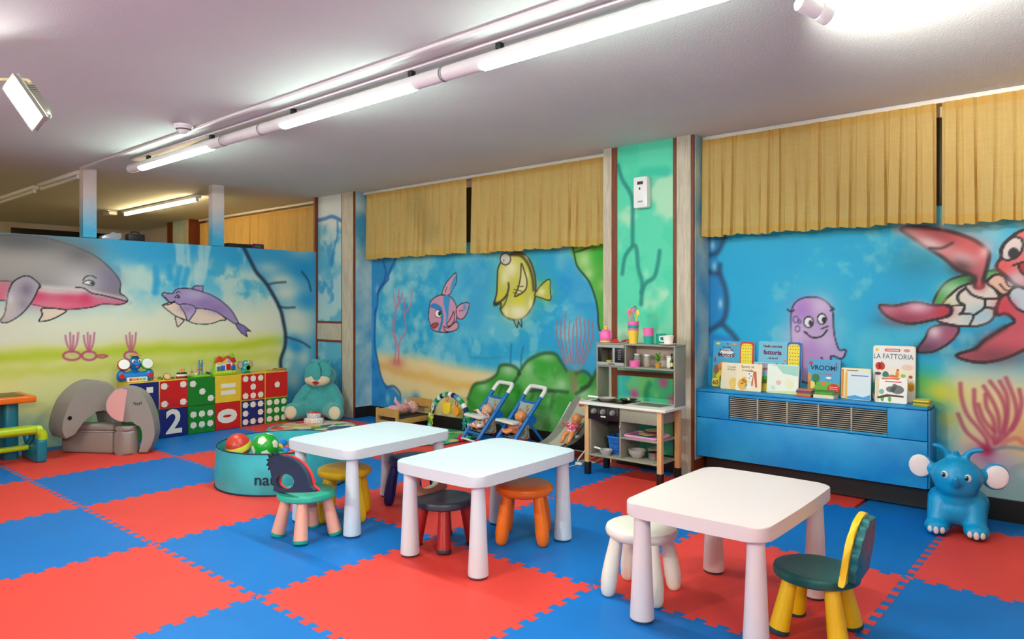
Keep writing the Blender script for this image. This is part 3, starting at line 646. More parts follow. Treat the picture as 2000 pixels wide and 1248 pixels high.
# ------------------------------------------------------------------ curtains
def cloth_mat(name, a, b):
    m = bpy.data.materials.new(name); m.use_nodes = True; nt = m.node_tree; p = nt.nodes['Principled BSDF']
    tc = nt.nodes.new('ShaderNodeTexCoord'); cols = []
    for st in ((40, 40, 1.5), (3, 3, 60)):
        mp = nt.nodes.new('ShaderNodeMapping'); mp.inputs['Scale'].default_value = st; nt.links.new(tc.outputs['Object'], mp.inputs[0])
        n = nt.nodes.new('ShaderNodeTexNoise'); n.inputs['Scale'].default_value = 4; n.inputs['Detail'].default_value = 3; nt.links.new(mp.outputs[0], n.inputs['Vector']); cols.append(n)
    ad = nt.nodes.new('ShaderNodeMath'); ad.operation = 'ADD'; nt.links.new(cols[0].outputs[0], ad.inputs[0]); nt.links.new(cols[1].outputs[0], ad.inputs[1])
    mr = nt.nodes.new('ShaderNodeMapRange'); mr.inputs[1].default_value = .7; mr.inputs[2].default_value = 1.3; nt.links.new(ad.outputs[0], mr.inputs[0])
    mx = nt.nodes.new('ShaderNodeMix'); mx.data_type = 'RGBA'; mx.inputs[6].default_value = lin(a); mx.inputs[7].default_value = lin(b)
    tr = nt.nodes.new('ShaderNodeBsdfTranslucent'); ms = nt.nodes.new('ShaderNodeMixShader'); ms.inputs[0].default_value = .12; nt.links.new(mx.outputs[2], tr.inputs[0]); nt.links.new(p.outputs[0], ms.inputs[1]); nt.links.new(tr.outputs[0], ms.inputs[2]); nt.links.new(ms.outputs[0], nt.nodes['Material Output'].inputs[0])
    nt.links.new(mr.outputs[0], mx.inputs[0]); nt.links.new(mx.outputs[2], p.inputs['Base Color']); p.inputs['Roughness'].default_value = .85; p.inputs['Specular IOR Level'].default_value = .1
    return m
M_CUR = cloth_mat('curtain_linen', (252, 224, 152), (244, 212, 134)); M_HEM = cloth_mat('curtain_hem', (252, 218, 132), (246, 206, 118))
M_RAIL = pm('rail_white', (226, 220, 212), .45)
def curtain(label, x0, x1, y, z0, z1, per, amp, seed, group):
    rs = random.Random(seed); t = thing('curtain', label, 'curtain', (0, 0, 0), 0, group)
    n = max(3, int(round((x1 - x0) / per))); xs = [x0]
    wd = [1 + rs.uniform(-.22, .22) for _ in range(n)]; k = (x1 - x0) / sum(wd)
    am = [1 + rs.uniform(-.35, .35) for _ in range(n)]; lean = [rs.uniform(-.012, .012) for _ in range(n)]
    us = []; x = x0
    for i in range(n):
        for q in range(10): us.append((i, q / 10.0, x + wd[i] * k * q / 10.0))
        x += wd[i] * k
    us.append((n - 1, 1.0, x1))
    def pt(i, f, x, v):          # v: 0 bottom .. 1 top
        pl = .5 - .5 * math.cos(2 * PI * f)
        box_ = min(1, max(0, (pl - .04) * 3.0)); box_ = box_ * box_ * (3 - 2 * box_)
        d = amp * am[i] * box_ * (.5 + .5 * (1 - v))
        xx = x + lean[i] * math.sin(v * 3) * pl + (1 - v) * .01 * math.sin(i * 2.1)
        return (min(max(xx, x0), x1), y - d, None)
    def sheet(name, za, zb, rows, m, off):
        bm = BM(); g = []
        for r in range(rows + 1):
            z = za + (zb - za) * r / rows; v = (z - z0) / (z1 - z0); row = []
            for (i, f, x) in us:
                p = pt(i, f, x, v); dz = (-.006 * math.sin(i * 1.7) + .004 * math.sin(f * 6.28)) if r == 0 and za == z0 else 0
                if zb == z1 and r == rows: dz = -.002 * (.5 - .5 * math.cos(2 * PI * f))
                row.append(bm.verts.new((p[0], p[1] - off, z + dz)))
            g.append(row)
        for a, b in zip(g, g[1:]):
            for c in range(len(a) - 1): bm.faces.new((a[c], a[c + 1], b[c + 1], b[c]))
        bmesh.ops.solidify(bm, geom=bm.faces[:], thickness=.002)
        return obj(name, bm, m, t, ang=60)
    sheet('drape', z0 + .05, z1 - .045, 9, M_CUR, 0); sheet('hem', z0, z0 + .052, 2, M_HEM, .0015); sheet('heading_tape', z1 - .05, z1, 3, M_HEM, .0015)
    return t
YCU = 3.205
def cx(px): return yp(px, 400, YCU).x
G = 'short yellow curtains along the mural wall'
curtain('short yellow pleated curtain above the pink coral and blue striped fish', cx(716), cx(911), YCU, 1.690, 2.381, .092, .03, 1, G)
curtain('short yellow pleated curtain above the yellow fish, left of the green pillar', cx(921), .668, YCU, 1.682, 2.381, .105, .03, 2, G)
curtain('wide short yellow pleated curtain above the painted octopus', 1.432, cx(1829), YCU, 1.692, 2.381, .088, .028, 3, G)
curtain('short yellow curtain at right edge above the painted turtle', cx(1840), 4.6, YCU, 1.672, 2.381, .10, .028, 4, G)
curtain('dull yellow curtain seen over the partition in the far room', -6.2, -3.30, YCU, 1.2, 2.345, .11, .035, 5, G)
for (x0, x1) in ((-2.47, .665), (1.435, 6.0), (-6.24, -3.27)):
    tag(obj('curtain_rail', box(BM(), ((x0 + x1) / 2, YCU + .008, 2.394), (x1 - x0, .020, .028), .003), M_RAIL), {-2.47: 'white curtain rail above the fish mural', 1.435: 'white curtain rail above the octopus and turtle mural', -6.24: 'white curtain rail in the far room'}[x0], 'curtain rail')

# ------------------------------------------------------------------ ceiling track of tube lamps
ZT = 2.285
M_LAMPW = pm('lamp_white', (232, 230, 232), .3); M_LIT = pm('lamp_lit', (232, 255, 244), .4, emit=62); M_BK = pm('matte_black', (24, 26, 30), .5)
yt = sum(gp(a, b, ZT).y for a, b in ((275, 337), (553, 250), (810, 175), (945, 136), (1420, 8))) / 5
def tx(px):  # x along the track for a pixel column
    d = ray(px, 300); return CX + d.x * ((yt - CY) / d.y)
rt = thing('lamp_rail', 'long white ceiling channel carrying the tube lamps', 'lamp rail', (0, yt + .02, ZC))
obj('channel', box(BM(), ((tx(258) + 4.6) / 2, 0, -.009), (4.6 - tx(258), .075, .018), .004), M_LAMPW, rt)
tag(obj('cable_conduit', box(BM(), ((XL + 4.6) / 2, yt - .14, ZC - .008), (4.6 - XL, .03, .016), .003), M_LAMPW), 'thin white cable conduit on the ceiling beside the lamps', 'conduit')
def tube_lamp(x0, x1, lit, label, clips):
    t = thing('tube_lamp', label, 'ceiling lamp', (0, yt, ZT), 0, 'tube lamps along the ceiling track')
    xx = [x0, x0 + .004, x0 + .010, x1 - .010, x1 - .004, x1]
    obj('housing', tube(BM(), [(x, 0, .042) for x in xx], [.030, .035, .0355, .0355, .035, .030], 20), M_LAMPW, t)
    for x in (x0 + .004, x1 - .004): obj('end_ring', tube(BM(), [(x - .002, 0, .042), (x + .002, 0, .042)], .0368, 20), pm('ring_grey', (150, 148, 150), .4), t)
    if lit:
        bm = BM(); n = 8; prof = [(.0368 * math.cos(a), .042 + .041 * math.sin(a)) for a in [PI + .45 + (PI - .9) * k / n for k in range(n + 1)]]
        A = [bm.verts.new((lit[0], p[0], p[1])) for p in prof]; B = [bm.verts.new((lit[1], p[0], p[1])) for p in prof]
        for k in range(n): bm.faces.new((A[k], A[k + 1], B[k + 1], B[k]))
        bm.faces.new(A); bm.faces.new(B[::-1])
        obj('diffuser', bm, M_LIT, t)
    for x in clips: obj('clip', box(BM(), (x, 0, .0915), (.03, .03, .028), .003), M_BK, t)
tube_lamp(tx(255), tx(437), (tx(277), tx(412)), 'lit ceiling tube lamp nearest the partition wall', [tx(290), tx(414)])
tube_lamp(tx(439), tx(511), None, 'short unlit tube section between the two far lit lamps', [])
tube_lamp(tx(513), tx(867), (tx(555), tx(808)), 'lit ceiling tube lamp in the middle of the track', [tx(573), tx(804)])
tube_lamp(tx(869), tx(1440), (tx(946), tx(1418)), 'long lit ceiling tube lamp nearest the viewer, bluish white', [tx(976)])
tube_lamp(tx(1442), 4.6, None, 'unlit end section of the ceiling tube track', [tx(1500)])
# far room lamps
def far_lamp(x0, x1, y, lit, label, e):
    t = thing('batten_lamp', label, 'ceiling lamp', (0, y, ZC))
    obj('housing', box(BM(), ((x0 + x1) / 2, 0, -.018), (x1 - x0, .06, .034), .004), M_LAMPW, t)
    m = pm('lamp_lit_warm', (255, 226, 170), .4, emit=e) if lit else M_LAMPW
    obj('tube', tube(BM(), [(x0 + .05, 0, -.055), (x1 - .05, 0, -.055)], .016, 12), m, t)
    for x in (x0 + .05, x1 - .05): obj('tube_holder', box(BM(), (x, 0, -.048), (.02, .03, .045), .003), M_LAMPW, t)
far_lamp(-6.0, -3.95, 2.12, True, 'lit warm batten lamp on the far room ceiling', 34)
far_lamp(-6.6, -4.6, -1.4, True, 'added warm batten lamp brightening the far room, outside the view', 34)  # unseen batten added to brighten the far room
far_lamp(-4.45, -3.35, .76, False, 'unlit batten lamp beyond the partition, nearer piece', 0)
far_lamp(-6.2, -4.6, .76, False, 'unlit batten lamp beyond the partition, farther piece', 0)
t = thing('motion_sensor', 'small white box sensor on the far room ceiling', 'sensor', gp(215, 412, ZC)); obj('base_plate', box(BM(), (0, 0, -.008), (.18, .12, .016), .003), M_LAMPW, t); obj('case', box(BM(), (0, 0, -.035), (.22, .10, .05), .012), M_LAMPW, t)
# smoke detector
p = gp(400, 252, ZC); p.y = min(p.y, yt - .224); t = thing('smoke_detector', 'round white smoke detector on the ceiling beside the lamp track', 'smoke detector', (p.x, p.y, ZC))
obj('base', lathe(BM(), [(.058, -.014), (.062, -.008), (.062, 0)], 28), M_LAMPW, t)
obj('cap', lathe(BM(), [(0, -.062), (.02, -.060), (.03, -.05), (.046, -.032), (.052, -.014)], 28), M_LAMPW, t)
obj('slot', lathe(BM(), [(.045, -.036), (.0475, -.032), (.0485, -.028)], 28), pm('slot_grey', (90, 86, 86), .6), t)
# floodlight on the left
f0 = 3.25; P0 = fp(44, 200, f0); t = thing('floodlight', 'lit rectangular floodlight hanging from the ceiling at left', 'floodlight', P0)
ex = (fp(57, 246, f0) - fp(4, 170, f0)); ex.normalize()
nn = Vector((0, 0, -1)) + ss_ * Vector((-.35, 0, 0)) + Vector((cc_, ss_, 0)) * -.55
right = Vector((ss_, -cc_, 0)); nn = (CAMP - P0).normalized() - right * .40 + Vector((0, 0, -.62)); nn = nn - ex * nn.dot(ex); nn.normalize()
ey = nn.cross(ex)
MF = Matrix((ex.to_4d(), ey.to_4d(), nn.to_4d(), (0, 0, 0, 1))).transposed(); MF[3] = (0, 0, 0, 1); MF = Matrix([[ex.x, ey.x, nn.x, 0], [ex.y, ey.y, nn.y, 0], [ex.z, ey.z, nn.z, 0], [0, 0, 0, 1]])
M_ALU = pm('cast_aluminium', (186, 186, 172), .35, metal=.6)
obj('bezel', box(BM(), (0, 0, -.012), (.235, .100, .026), .004, M=MF), M_ALU, t)
obj('lens', box(BM(), (0, 0, .003), (.215, .084, .006), .001, M=MF), pm('flood_lit', (255, 252, 250), .4, emit=40), t)
bm = BM(); ell(bm, (.02, 0, -.062), (.080, .046, .044), M=MF); obj('reflector_bowl', bm, M_ALU, t)
bm = BM()
for k in range(6): box(bm, (-.075 + k * .011, 0, -.055), (.005, .07, .06), .001, M=MF)
obj('heat_sink', bm, M_ALU, t)
obj('bracket', tube(BM(), smooth_path([MF @ Vector((-.08, 0, -.08)), MF @ Vector((-.13, 0, -.10)), Vector((0, 0, 0)) - right * .16 + Vector((0, 0, .12)), Vector((0, 0, ZC - P0.z)) - right * .20]), .008, 8), pm('cable_cream', (206, 196, 150), .5), t)
FLOOD = t; FLOOD_N = nn.copy()
# white spotlights; the visible one washes the ceiling, unseen ones added behind the viewer brighten it
def spotlight(P1, ax, beam, label, energy):
    t = thing('spotlight', label, 'spotlight', P1, 0, 'white ceiling spotlights')
    ax = ax.normalized(); q = ax.to_track_quat('Z', 'Y').to_matrix().to_4x4()
    obj('barrel', lathe(BM(), [(0, -.07), (.018, -.068), (.028, -.058), (.030, -.02), (.030, .03), (.030, .031)], 24, q), M_LAMPW, t)
    obj('hood', lathe(BM(), [(.031, .022), (.035, .028), (.036, .066), (.033, .068), (.031, .05), (.0, .045)], 24, q), M_LAMPW, t)
    obj('swivel', tube(BM(), [(0, 0, .02), (0, 0, ZC - P1.z - .012)], .007, 10), pm('brass', (200, 170, 90), .3, metal=.8), t)
    obj('ceiling_rose', cyl(BM(), (0, 0, ZC - P1.z - .014), .035, .013, 24), M_LAMPW, t)
    sl = bpy.data.lights.new('spot_beam', 'SPOT'); sl.energy = energy; sl.spot_size = 2.3; sl.spot_blend = .8; sl.shadow_soft_size = .03; sl.color = (1, .97, .90)
    so = bpy.data.objects.new('spot_beam', sl); COL.objects.link(so); so.location = P1 + ax * .09
    so.rotation_euler = beam.to_track_quat('-Z', 'Y').to_euler()
fw = Vector((cc_, ss_, 0))
spotlight(fp(1588, 17, 2.55), right + fw * .25 + Vector((0, 0, -.28)), right + Vector((0, 0, .55)) + fw * .2, 'small white cylindrical spotlight aimed along the ceiling', 110)
for (x, y, d, lb) in ((5.3, -1.9, Vector((-1, .1, .12)), 'added unseen spotlight brightening the ceiling, right behind the viewer'), (1.0, -3.4, Vector((.1, 1, .12)), 'added unseen spotlight brightening the ceiling, left behind the viewer')):
    spotlight(Vector((x, y, 2.18)), d, d, lb, 170)
# unseen lamp track added for brightness, and second floodlight outside the view
yt0 = yt; yt = -2.6
rt2 = thing('lamp_rail', 'white ceiling channel of the added lamp track, unseen behind the viewer', 'lamp rail', (0, yt + .02, ZC)); obj('channel', box(BM(), (2.6, 0, -.009), (7.0, .075, .018), .004), M_LAMPW, rt2)
tube_lamp(-.8, 2.0, (-.6, 1.8), 'added unseen tube lamp brightening the room, left behind the viewer', [-.4, 1.6]); tube_lamp(3.2, 6.0, (3.4, 5.8), 'added unseen tube lamp brightening the room, right behind the viewer', [3.6, 5.6])
yt = yt0
f2_ = copy_tree(FLOOD); f2_['label'] = 'second rectangular floodlight hanging from the ceiling left of the view'; f2_.location = (-1.2, -1.25, P0.z)
aim = Vector((2.2, 1.9, -2.0)).normalized(); f2_.rotation_mode = 'QUATERNION'
yw = math.atan2(aim.y, aim.x) - math.atan2(FLOOD_N.y, FLOOD_N.x); f2_.rotation_quaternion = Matrix.Rotation(yw, 3, 'Z').to_quaternion()
# ------------------------------------------------------------------ tables
M_TW = pm('table_white', (214, 224, 232), .38)
M_TP = pm('table_warm_lit', (236, 218, 216), .38)  # white plastic with the tint of warmer light put into its colour
ZTAB = .462
def bow_outline(w, d, r, bow, n=10):
    o = []
    base = rrect(w, d, r, 5)
    for (x, y) in base:
        kx = 1 + bow * (1 - (2 * y / d) ** 2); ky = 1 + bow * (1 - (2 * x / w) ** 2)
        o.append((x * kx, y * ky))
    # add points on straight runs so that the bow shows
    res = []
    for i in range(len(o)):
        a, b = base[i], base[(i + 1) % len(base)]; L = math.hypot(b[0] - a[0], b[1] - a[1]); k = n if L > .15 else 1
        for q in range(k):
            x = a[0] + (b[0] - a[0]) * q / k; y = a[1] + (b[1] - a[1]) * q / k
            res.append((x * (1 + bow * (1 - (2 * y / d) ** 2)), y * (1 + bow * (1 - (2 * x / w) ** 2))))
    return res
def table(loc, rz, m, label):
    t = thing('play_table', label, 'table', loc, rz, 'white plastic play tables')
    bm = BM(); prism(bm, bow_outline(.55, .775, .055, .03), ZTAB - .052, ZTAB, bev=.005, seg=3); obj('tabletop', bm, m, t, ang=35)
    for sx in (-1, 1):
        for sy in (-1, 1):
            x, y = sx * .222, sy * .325
            lg = obj('leg', lathe(BM(), [(.042, .008), (.046, .012), (.0465, .02), (.040, .16), (.033, .33), (.030, .405), (.033, .408), (.033, .414)], 28, T(x, y, 0)), m, t)
            obj('foot_pad', lathe(BM(), [(.040, 0), (.043, .004), (.043, .010)], 24, T(x, y, 0)), pm('foot_grey', (60, 66, 84), .6), lg)
    return t
table((.43, 1.045, 0), math.radians(3), M_TW, 'white play table beside the ball pit with the yellow stool under it')
table((1.325, 1.075, 0), math.radians(1.5), M_TW, 'middle white play table with the orange stool and red legged chair')
table((2.545, 1.185, 0), math.radians(1), M_TP, 'nearest white play table with the white stool, standing by the green chair')

# ------------------------------------------------------------------ stools
def stool(loc, rz, rgb, label, name):
    m = pm('stool_' + name, rgb, .35)
    t = thing('stool', label, 'stool', loc, rz, 'round plastic stools')
    obj('seat', lathe(BM(), [(0, .232), (.10, .232), (.132, .238), (.147, .252), (.151, .266), (.146, .281), (.132, .289), (.10, .2915), (0, .2925)], 40), m, t)
    for k in range(4):
        a = PI / 4 + k * PI / 2; c, s = math.cos(a), math.sin(a); pts = []; rr = []
        for (h, r, o) in ((0.0, .016, .150), (.006, .024, .1495), (.022, .0305, .148), (.062, .0345, .1435), (.10, .034, .138), (.15, .0315, .129), (.20, .028, .119), (.245, .026, .110)):
            pts.append((c * o, s * o, h)); rr.append(r)
        lg = obj('leg', tube(BM(), pts, rr, 18), m, t)
        q = (c * .1425, s * .1425, .068)
        obj('seam_ring', tube(BM(), [(c * .1428, s * .1428, .066), (c * .1424, s * .1424, .069)], .0350, 18), m, lg)
    return t
stool((.36, .907, 0), .785, (240, 190, 20), 'yellow round stool under the table beside the ball pit', 'yellow')
stool((.445, 1.35, 0), .2, (16, 36, 110), 'dark blue round stool between the two left tables', 'blue')
stool((1.375, 1.29, 0), .6, (240, 116, 14), 'orange round stool under the middle table', 'orange')
stool((2.19, 1.085, 0), .15, (240, 232, 218), 'cream white round stool under the nearest table', 'white')

# ------------------------------------------------------------------ animal back chairs
def chair_base(t, seat_m, leg_m, cap_m):
    obj('seat', lathe(BM(), [(0, .200), (.12, .200), (.140, .203), (.150, .210), (.152, .226), (.148, .236), (.136, .240), (.12, .2395), (.09, .236), (0, .235)], 44), seat_m, t)
    for k in range(4):
        a = PI / 4 + k * PI / 2; c, s = math.cos(a), math.sin(a)
        P = lambda h: (c * (.150 - .048 * h / .2), s * (.150 - .048 * h / .2), h)
        lg = obj('leg', tube(BM(), [P(.012), P(.06), P(.13), P(.203)], [.0365, .034, .030, .0265], 20), leg_m, t)
        obj('foot_cap', tube(BM(), [P(.0), P(.004), P(.013), P(.020)], [.030, .036, .0385, .0378], 20), cap_m, lg)
def outline_yz(pts, P0, n):   # photo outline laid on a vertical plane, as (along, z) pairs
    return [pp(a, b, P0, n) for a, b in pts]
# teal chair with navy spiky back
t = thing('animal_chair', 'teal toddler chair with pink legs and navy spiky dinosaur back', 'chair', (.475, .585, 0), 0, 'animal back chairs')
chair_base(t, pm('seat_teal', (44, 180, 150), .38), pm('leg_pink', (240, 168, 146), .4), pm('cap_teal', (36, 160, 136), .4))
Zv = lambda x, y: (420 + x * .2243, 800 + y * .2243)
yb = .585 - .125
def proj_out(L): return [(lambda q: (q.x - .485, q.z))(pp(*Zv(*p), (0, yb, 0), (0, 1, 0))) for p in L]
sil = proj_out([(560, 716), (540, 660), (522, 600), (505, 520), (497, 450), (520, 412), (580, 400), (640, 408), (705, 436), (770, 485), (815, 550), (838, 615), (850, 665), (874, 716)])
sil = [(x, max(z, .236)) for x, z in sil]
hole = proj_out([(635 + 72 * math.cos(a), 626 + 62 * math.sin(a)) for a in [2 * PI * k / 20 for k in range(20)]])
def plate_with_hole(out, hole, h0, h1, M, bev=0):
    bm = BM(); o = [(v.x, v.y) for v in smooth_path([Vector((a, b, 0)) for a, b in out], 3, True)]
    vs_ = []
    for L in (o, hole):
        A = [bm.verts.new((p[0], p[1], 0)) for p in L]; vs_.append([bm.edges.new((A[i], A[(i + 1) % len(A)])) for i in range(len(A))])
    bmesh.ops.triangle_fill(bm, use_beauty=True, edges=vs_[0] + vs_[1])
    r = bmesh.ops.extrude_face_region(bm, geom=bm.faces[:]); 
    for v in [g for g in r['geom'] if isinstance(g, bmesh.types.BMVert)]: v.co.z = h1
    for v in bm.verts:
        if v.co.z == 0: v.co.z = h0
        v.co = M @ v.co
    return bm
MB_ = T(0, -.125, 0) @ RX(PI / 2)
hc_ = (sum(p[0] for p in hole) / 20, sum(p[1] for p in hole) / 20); hole_in = [(hc_[0] + (p[0] - hc_[0]) * 1.12, hc_[1] + (p[1] - hc_[1]) * 1.12) for p in hole]; hole = [(hc_[0] + (p[0] - hc_[0]) * 1.12, hc_[1] + (p[1] - hc_[1]) * 1.1) for p in hole]
back = obj('backrest', plate_with_hole(sil, hole, -.008, .012, MB_), pm('back_navy', (30, 56, 78), .4), t)
cx0 = sum(p[0] for p in sil) / len(sil); cz0 = sum(p[1] for p in sil) / len(sil)
obj('inner_back', plate_with_hole([((p[0] - cx0) * 1.035 + cx0, max(.236, (p[1] - cz0) * 1.035 + cz0)) for p in sil], hole_in, -.022, -.0085, MB_), pm('back_red', (214, 40, 44), .4), back)
spk = proj_out([(500, 520), (478, 530), (488, 492), (464, 486), (484, 456), (464, 432), (492, 428), (476, 388), (512, 404), (522, 374), (546, 396), (560, 376), (596, 404), (560, 430), (520, 450)])
obj('spikes', prism(BM(), spk, -.006, .008, MB_), pm('spike_navy', (18, 28, 44), .45), back, smooth=False)
for p in ((516, 465), (600, 440), (680, 492), (752, 652)):
    q = proj_out([p])[0]; obj('screw_hole', cyl(BM(), (q[0], q[1], .0118), .0028, .0008, 10, MB_), pm('hole_black', (8, 10, 14), .6), back)
# grey chair with beige back
t = thing('animal_chair', 'charcoal seat toddler chair with dark red legs and beige back under the middle table', 'chair', (1.120, .965, 0), -PI / 2, 'animal back chairs')
chair_base(t, pm('seat_charcoal', (52, 60, 72), .4), pm('leg_red', (166, 26, 24), .4), pm('cap_charcoal', (50, 52, 58), .45))
MB2 = T(0, -.128, 0) @ RX(PI / 2)
so_ = [(-.115, .237), (-.105, .30), (-.115, .37), (-.135, .43), (-.12, .452), (-.085, .43), (-.04, .442), (.04, .442), (.085, .43), (.12, .452), (.135, .43), (.115, .37), (.105, .30), (.115, .237)]
so_ = [(x, .237 + (z - .237) * .80) for x, z in so_]
ho = [(.0 + .072 * math.cos(a), .305 + .042 * math.sin(a)) for a in [2 * PI * k / 20 for k in range(20)]]
b2 = obj('backrest', plate_with_hole(so_, ho, -.008, .010, MB2), pm('back_mint', (150, 190, 170), .4), t)
obj('inner_back', plate_with_hole([(x * .97, .34 + (z - .34) * .97 if z > .24 else z) for x, z in so_], ho, -.022, -.0082, MB2), pm('back_beige', (226, 160, 130), .4), b2)
for sx in (-1, 1): obj('ear', lathe(BM(), [(0, 0), (.018, .004), (.022, .014), (0, .02)], 16, MB2 @ T(sx * .116, .395, -.008)), pm('back_beige', (0, 0, 0)), b2)
# green and yellow chair
t = thing('animal_chair', 'dark green toddler chair with yellow legs and scalloped green and yellow back', 'chair', (2.865, 1.20, 0), PI / 2 + .05, 'animal back chairs')
chair_base(t, pm('seat_green', (12, 84, 84), .38), pm('leg_yellow', (244, 190, 16), .38), pm('cap_green', (22, 66, 80), .45))
MB3 = T(0, -.098, 0) @ RX(PI / 2) @ RX(math.radians(9))
sc = []
for k in range(40):
    u = k / 39.0; a = -1.75 + u * 3.3; R_ = .138 + .014 * abs(math.sin(u * 8 * PI))
    sc.append((-.01 - R_ * math.cos(a) * .85, .338 + R_ * math.sin(a) * .86))
sc = [(x, max(z, .238)) for x, z in sc] + [(.06, .455), (.09, .42), (.118, .36), (.12, .29), (.11, .238)]
b3 = obj('backrest', prism(BM(), sc, -.004, .022, MB3, bev=.003), pm('back_green', (18, 110, 116), .38), t)
yo = [(v.x, v.y) for v in smooth_path([Vector(p + (0,)) for p in [(-.15, .238), (-.142, .29), (-.152, .36), (-.12, .43), (-.06, .462), (.03, .468), (.10, .43), (.128, .36), (.128, .238)]], 4)]
obj('inner_back', prism(BM(), yo, -.026, -.0045, MB3, bev=.006), pm('back_yellow', (250, 206, 40), .38), b3)
for p in ((-.06, .30), (-.03, .36), (.05, .30), (.04, .42)): obj('screw_hole', cyl(BM(), (p[0], p[1], .0218), .004, .0008, 10, MB3), pm('hole_black', (8, 10, 14), .6), b3)

# ------------------------------------------------------------------ bouncy elephant
t = thing('bouncy_elephant', 'blue inflatable bouncing elephant toy with white ears by the wall', 'ride-on toy', (3.045, 2.93, 0), .13)
MEL = pm('vinyl_blue', (0, 150, 206), .38)
Rm = lambda a: Matrix.Rotation(a, 3, 'X')
blob('body', [((0, .06, .165), (.112, .175, .135)), ((0, -.05, .20), (.105, .10, .12)), ((0, -.085, .305), (.120, .105, .100)), ((0, -.10, .27), (.105, .085, .08)),
     ('t', [(-.072, -.07, .15), (-.085, -.115, .045)], [.065, .052]), ('t', [(.072, -.07, .15), (.085, -.115, .045)], [.065, .052]), ((-.088, -.135, .042), (.060, .070, .044)), ((.088, -.135, .042), (.060, .070, .044)), ((0, -.06, .13), (.115, .09, .09)),
     ('t', [(-.075, .16, .12), (-.09, .19, .04)], [.075, .052]), ('t', [(.075, .16, .12), (.09, .19, .04)], [.075, .052]),
     ('t', [(0, -.18, .295), (0, -.205, .285), (0, -.222, .30), (0, -.232, .32)], [.026, .022, .019, .017]),
     ('t', [(0, -.085, .395), (0, -.09, .425), (0, -.10, .435)], [.018, .014, .013]),
     ('t', [(-.03, -.08, .39), (-.045, -.085, .43), (-.075, -.09, .455), (-.10, -.095, .462)], [.02, .017, .0145, .0135]), ('t', [(.035, -.08, .39), (.05, -.085, .43), (.08, -.09, .452), (.11, -.095, .455)], [.02, .017, .0145, .0135]),
     ((-.165, -.055, .335), (.062, .018, .070), Matrix.Rotation(-.15, 3, 'Y')), ((.170, -.055, .318), (.064, .018, .074), Matrix.Rotation(.25, 3, 'Y')), ((-.12, -.06, .33), (.03, .02, .035)), ((.12, -.06, .318), (.03, .02, .035))],
     .0085, MEL, t, 5)
MWV = pm('vinyl_white', (244, 232, 230), .4)
for (x, z, a) in ((-.170, .337, -.15), (.176, .319, .25)):
    obj('ear_inner', ell(BM(), (x, -.068, z), (.053, .010, .061), R=Matrix.Rotation(a, 3, 'Y')), MWV, t)
for (x, z) in ((-.052, .325), (.052, .318)):
    e = obj('eye', ell(BM(), (x, -.180 + abs(x) * .10, z), (.0165, .007, .020), R=Matrix.Rotation(x * 7, 3, 'Z')), MWV, t)
    obj('iris', ell(BM(), (x - .004, -.1855 + abs(x) * .10, z), (.011, .004, .014), R=Matrix.Rotation(x * 7, 3, 'Z')), pm('iris_teal', (0, 96, 120), .3), e)
    obj('pupil', ell(BM(), (x - .006, -.1885 + abs(x) * .10, z), (.007, .003, .009), R=Matrix.Rotation(x * 7, 3, 'Z')), pm('pupil_black', (16, 12, 12), .2), e)
    obj('glint', ell(BM(), (x - .008, -.191 + abs(x) * .10, z + .004), (.0026, .0014, .003)), MWV, e)
for sx in (-1, 1):
    for k in (-1, 0, 1): obj('toenail', ell(BM(), (sx * .088 + k * .028, -.205 + abs(k) * .012, .036), (.0125, .007, .017 + (.003 if k == 0 else 0)), R=Matrix.Rotation(k * .4, 3, 'Z')), MWV, t)

# ------------------------------------------------------------------ fan coil cabinet with grille
YF = 3.11; XR0 = 1.437; XR1 = yp(1811, 797, YF).x; ZR = .62; ZB = .15
t = thing('fan_coil_cabinet', 'long blue painted fan coil cabinet with slatted grille, books on top', 'cabinet', (0, 0, 0))
M_RAD = pm('cabinet_blue', (0, 132, 204), .45, rgb2=(36, 160, 216), scale=3.5)
obj('top', box(BM(), ((XR0 + XR1) / 2, (YF + YM) / 2 - .004, ZR - .009), (XR1 - XR0, YM - YF - .016, .018), .003), M_RAD, t)
gx0, gx1 = yp(1424, 780, YF).x, yp(1731, 815, YF).x; gz0, gz1 = .438, .582
for (n_, x0, x1, z0, z1, y0) in (('body', XR0, XR1, ZB, ZR - .02, YF + .04), ): obj('body', box(BM(), ((x0 + x1) / 2, (y0 + YM - .012) / 2, (z0 + z1) / 2), (x1 - x0, YM - .012 - y0, z1 - z0)), pm('cabinet_inside', (30, 34, 40), .7), t, smooth=False)
for (nm, x0, x1, z0, z1) in (('front_panel', XR0, XR1, ZB, gz0 - .018), ('grille_frame', XR0, gx0 - .004, gz0 - .014, ZR - .021), ('grille_frame', gx1 + .004, XR1, gz0 - .014, ZR - .021), ('grille_frame', gx0 - .003, gx1 + .003, gz1, ZR - .021), ('grille_frame', gx0 - .003, gx1 + .003, gz0 - .014, gz0)):
    obj(nm, box(BM(), ((x0 + x1) / 2, YF + .02, (z0 + z1) / 2), (x1 - x0, .036, z1 - z0), .003), M_RAD, t)
obj('side_panel', box(BM(), (XR1 + .006, (YF + YM) / 2, (ZR + ZB) / 2 - .01), (.010, YM - YF - .03, ZR - ZB - .02), .002), M_RAD, t)
M_SLAT = pm('slat_grey', (176, 166, 150), .45)
gr = obj('grille', box(BM(), ((gx0 + gx1) / 2, YF + .034, (gz0 + gz1) / 2), (gx1 - gx0, .006, gz1 - gz0)), pm('grille_dark', (14, 14, 16), .7), t, smooth=False)
sb = BM(); box(sb, (0, 0, 0), (gx1 - gx0, .009, .0046)); sl0 = obj('slat', sb, M_SLAT, gr, smooth=False, loc=((gx0 + gx1) / 2, YF + .016, gz0 + .008))
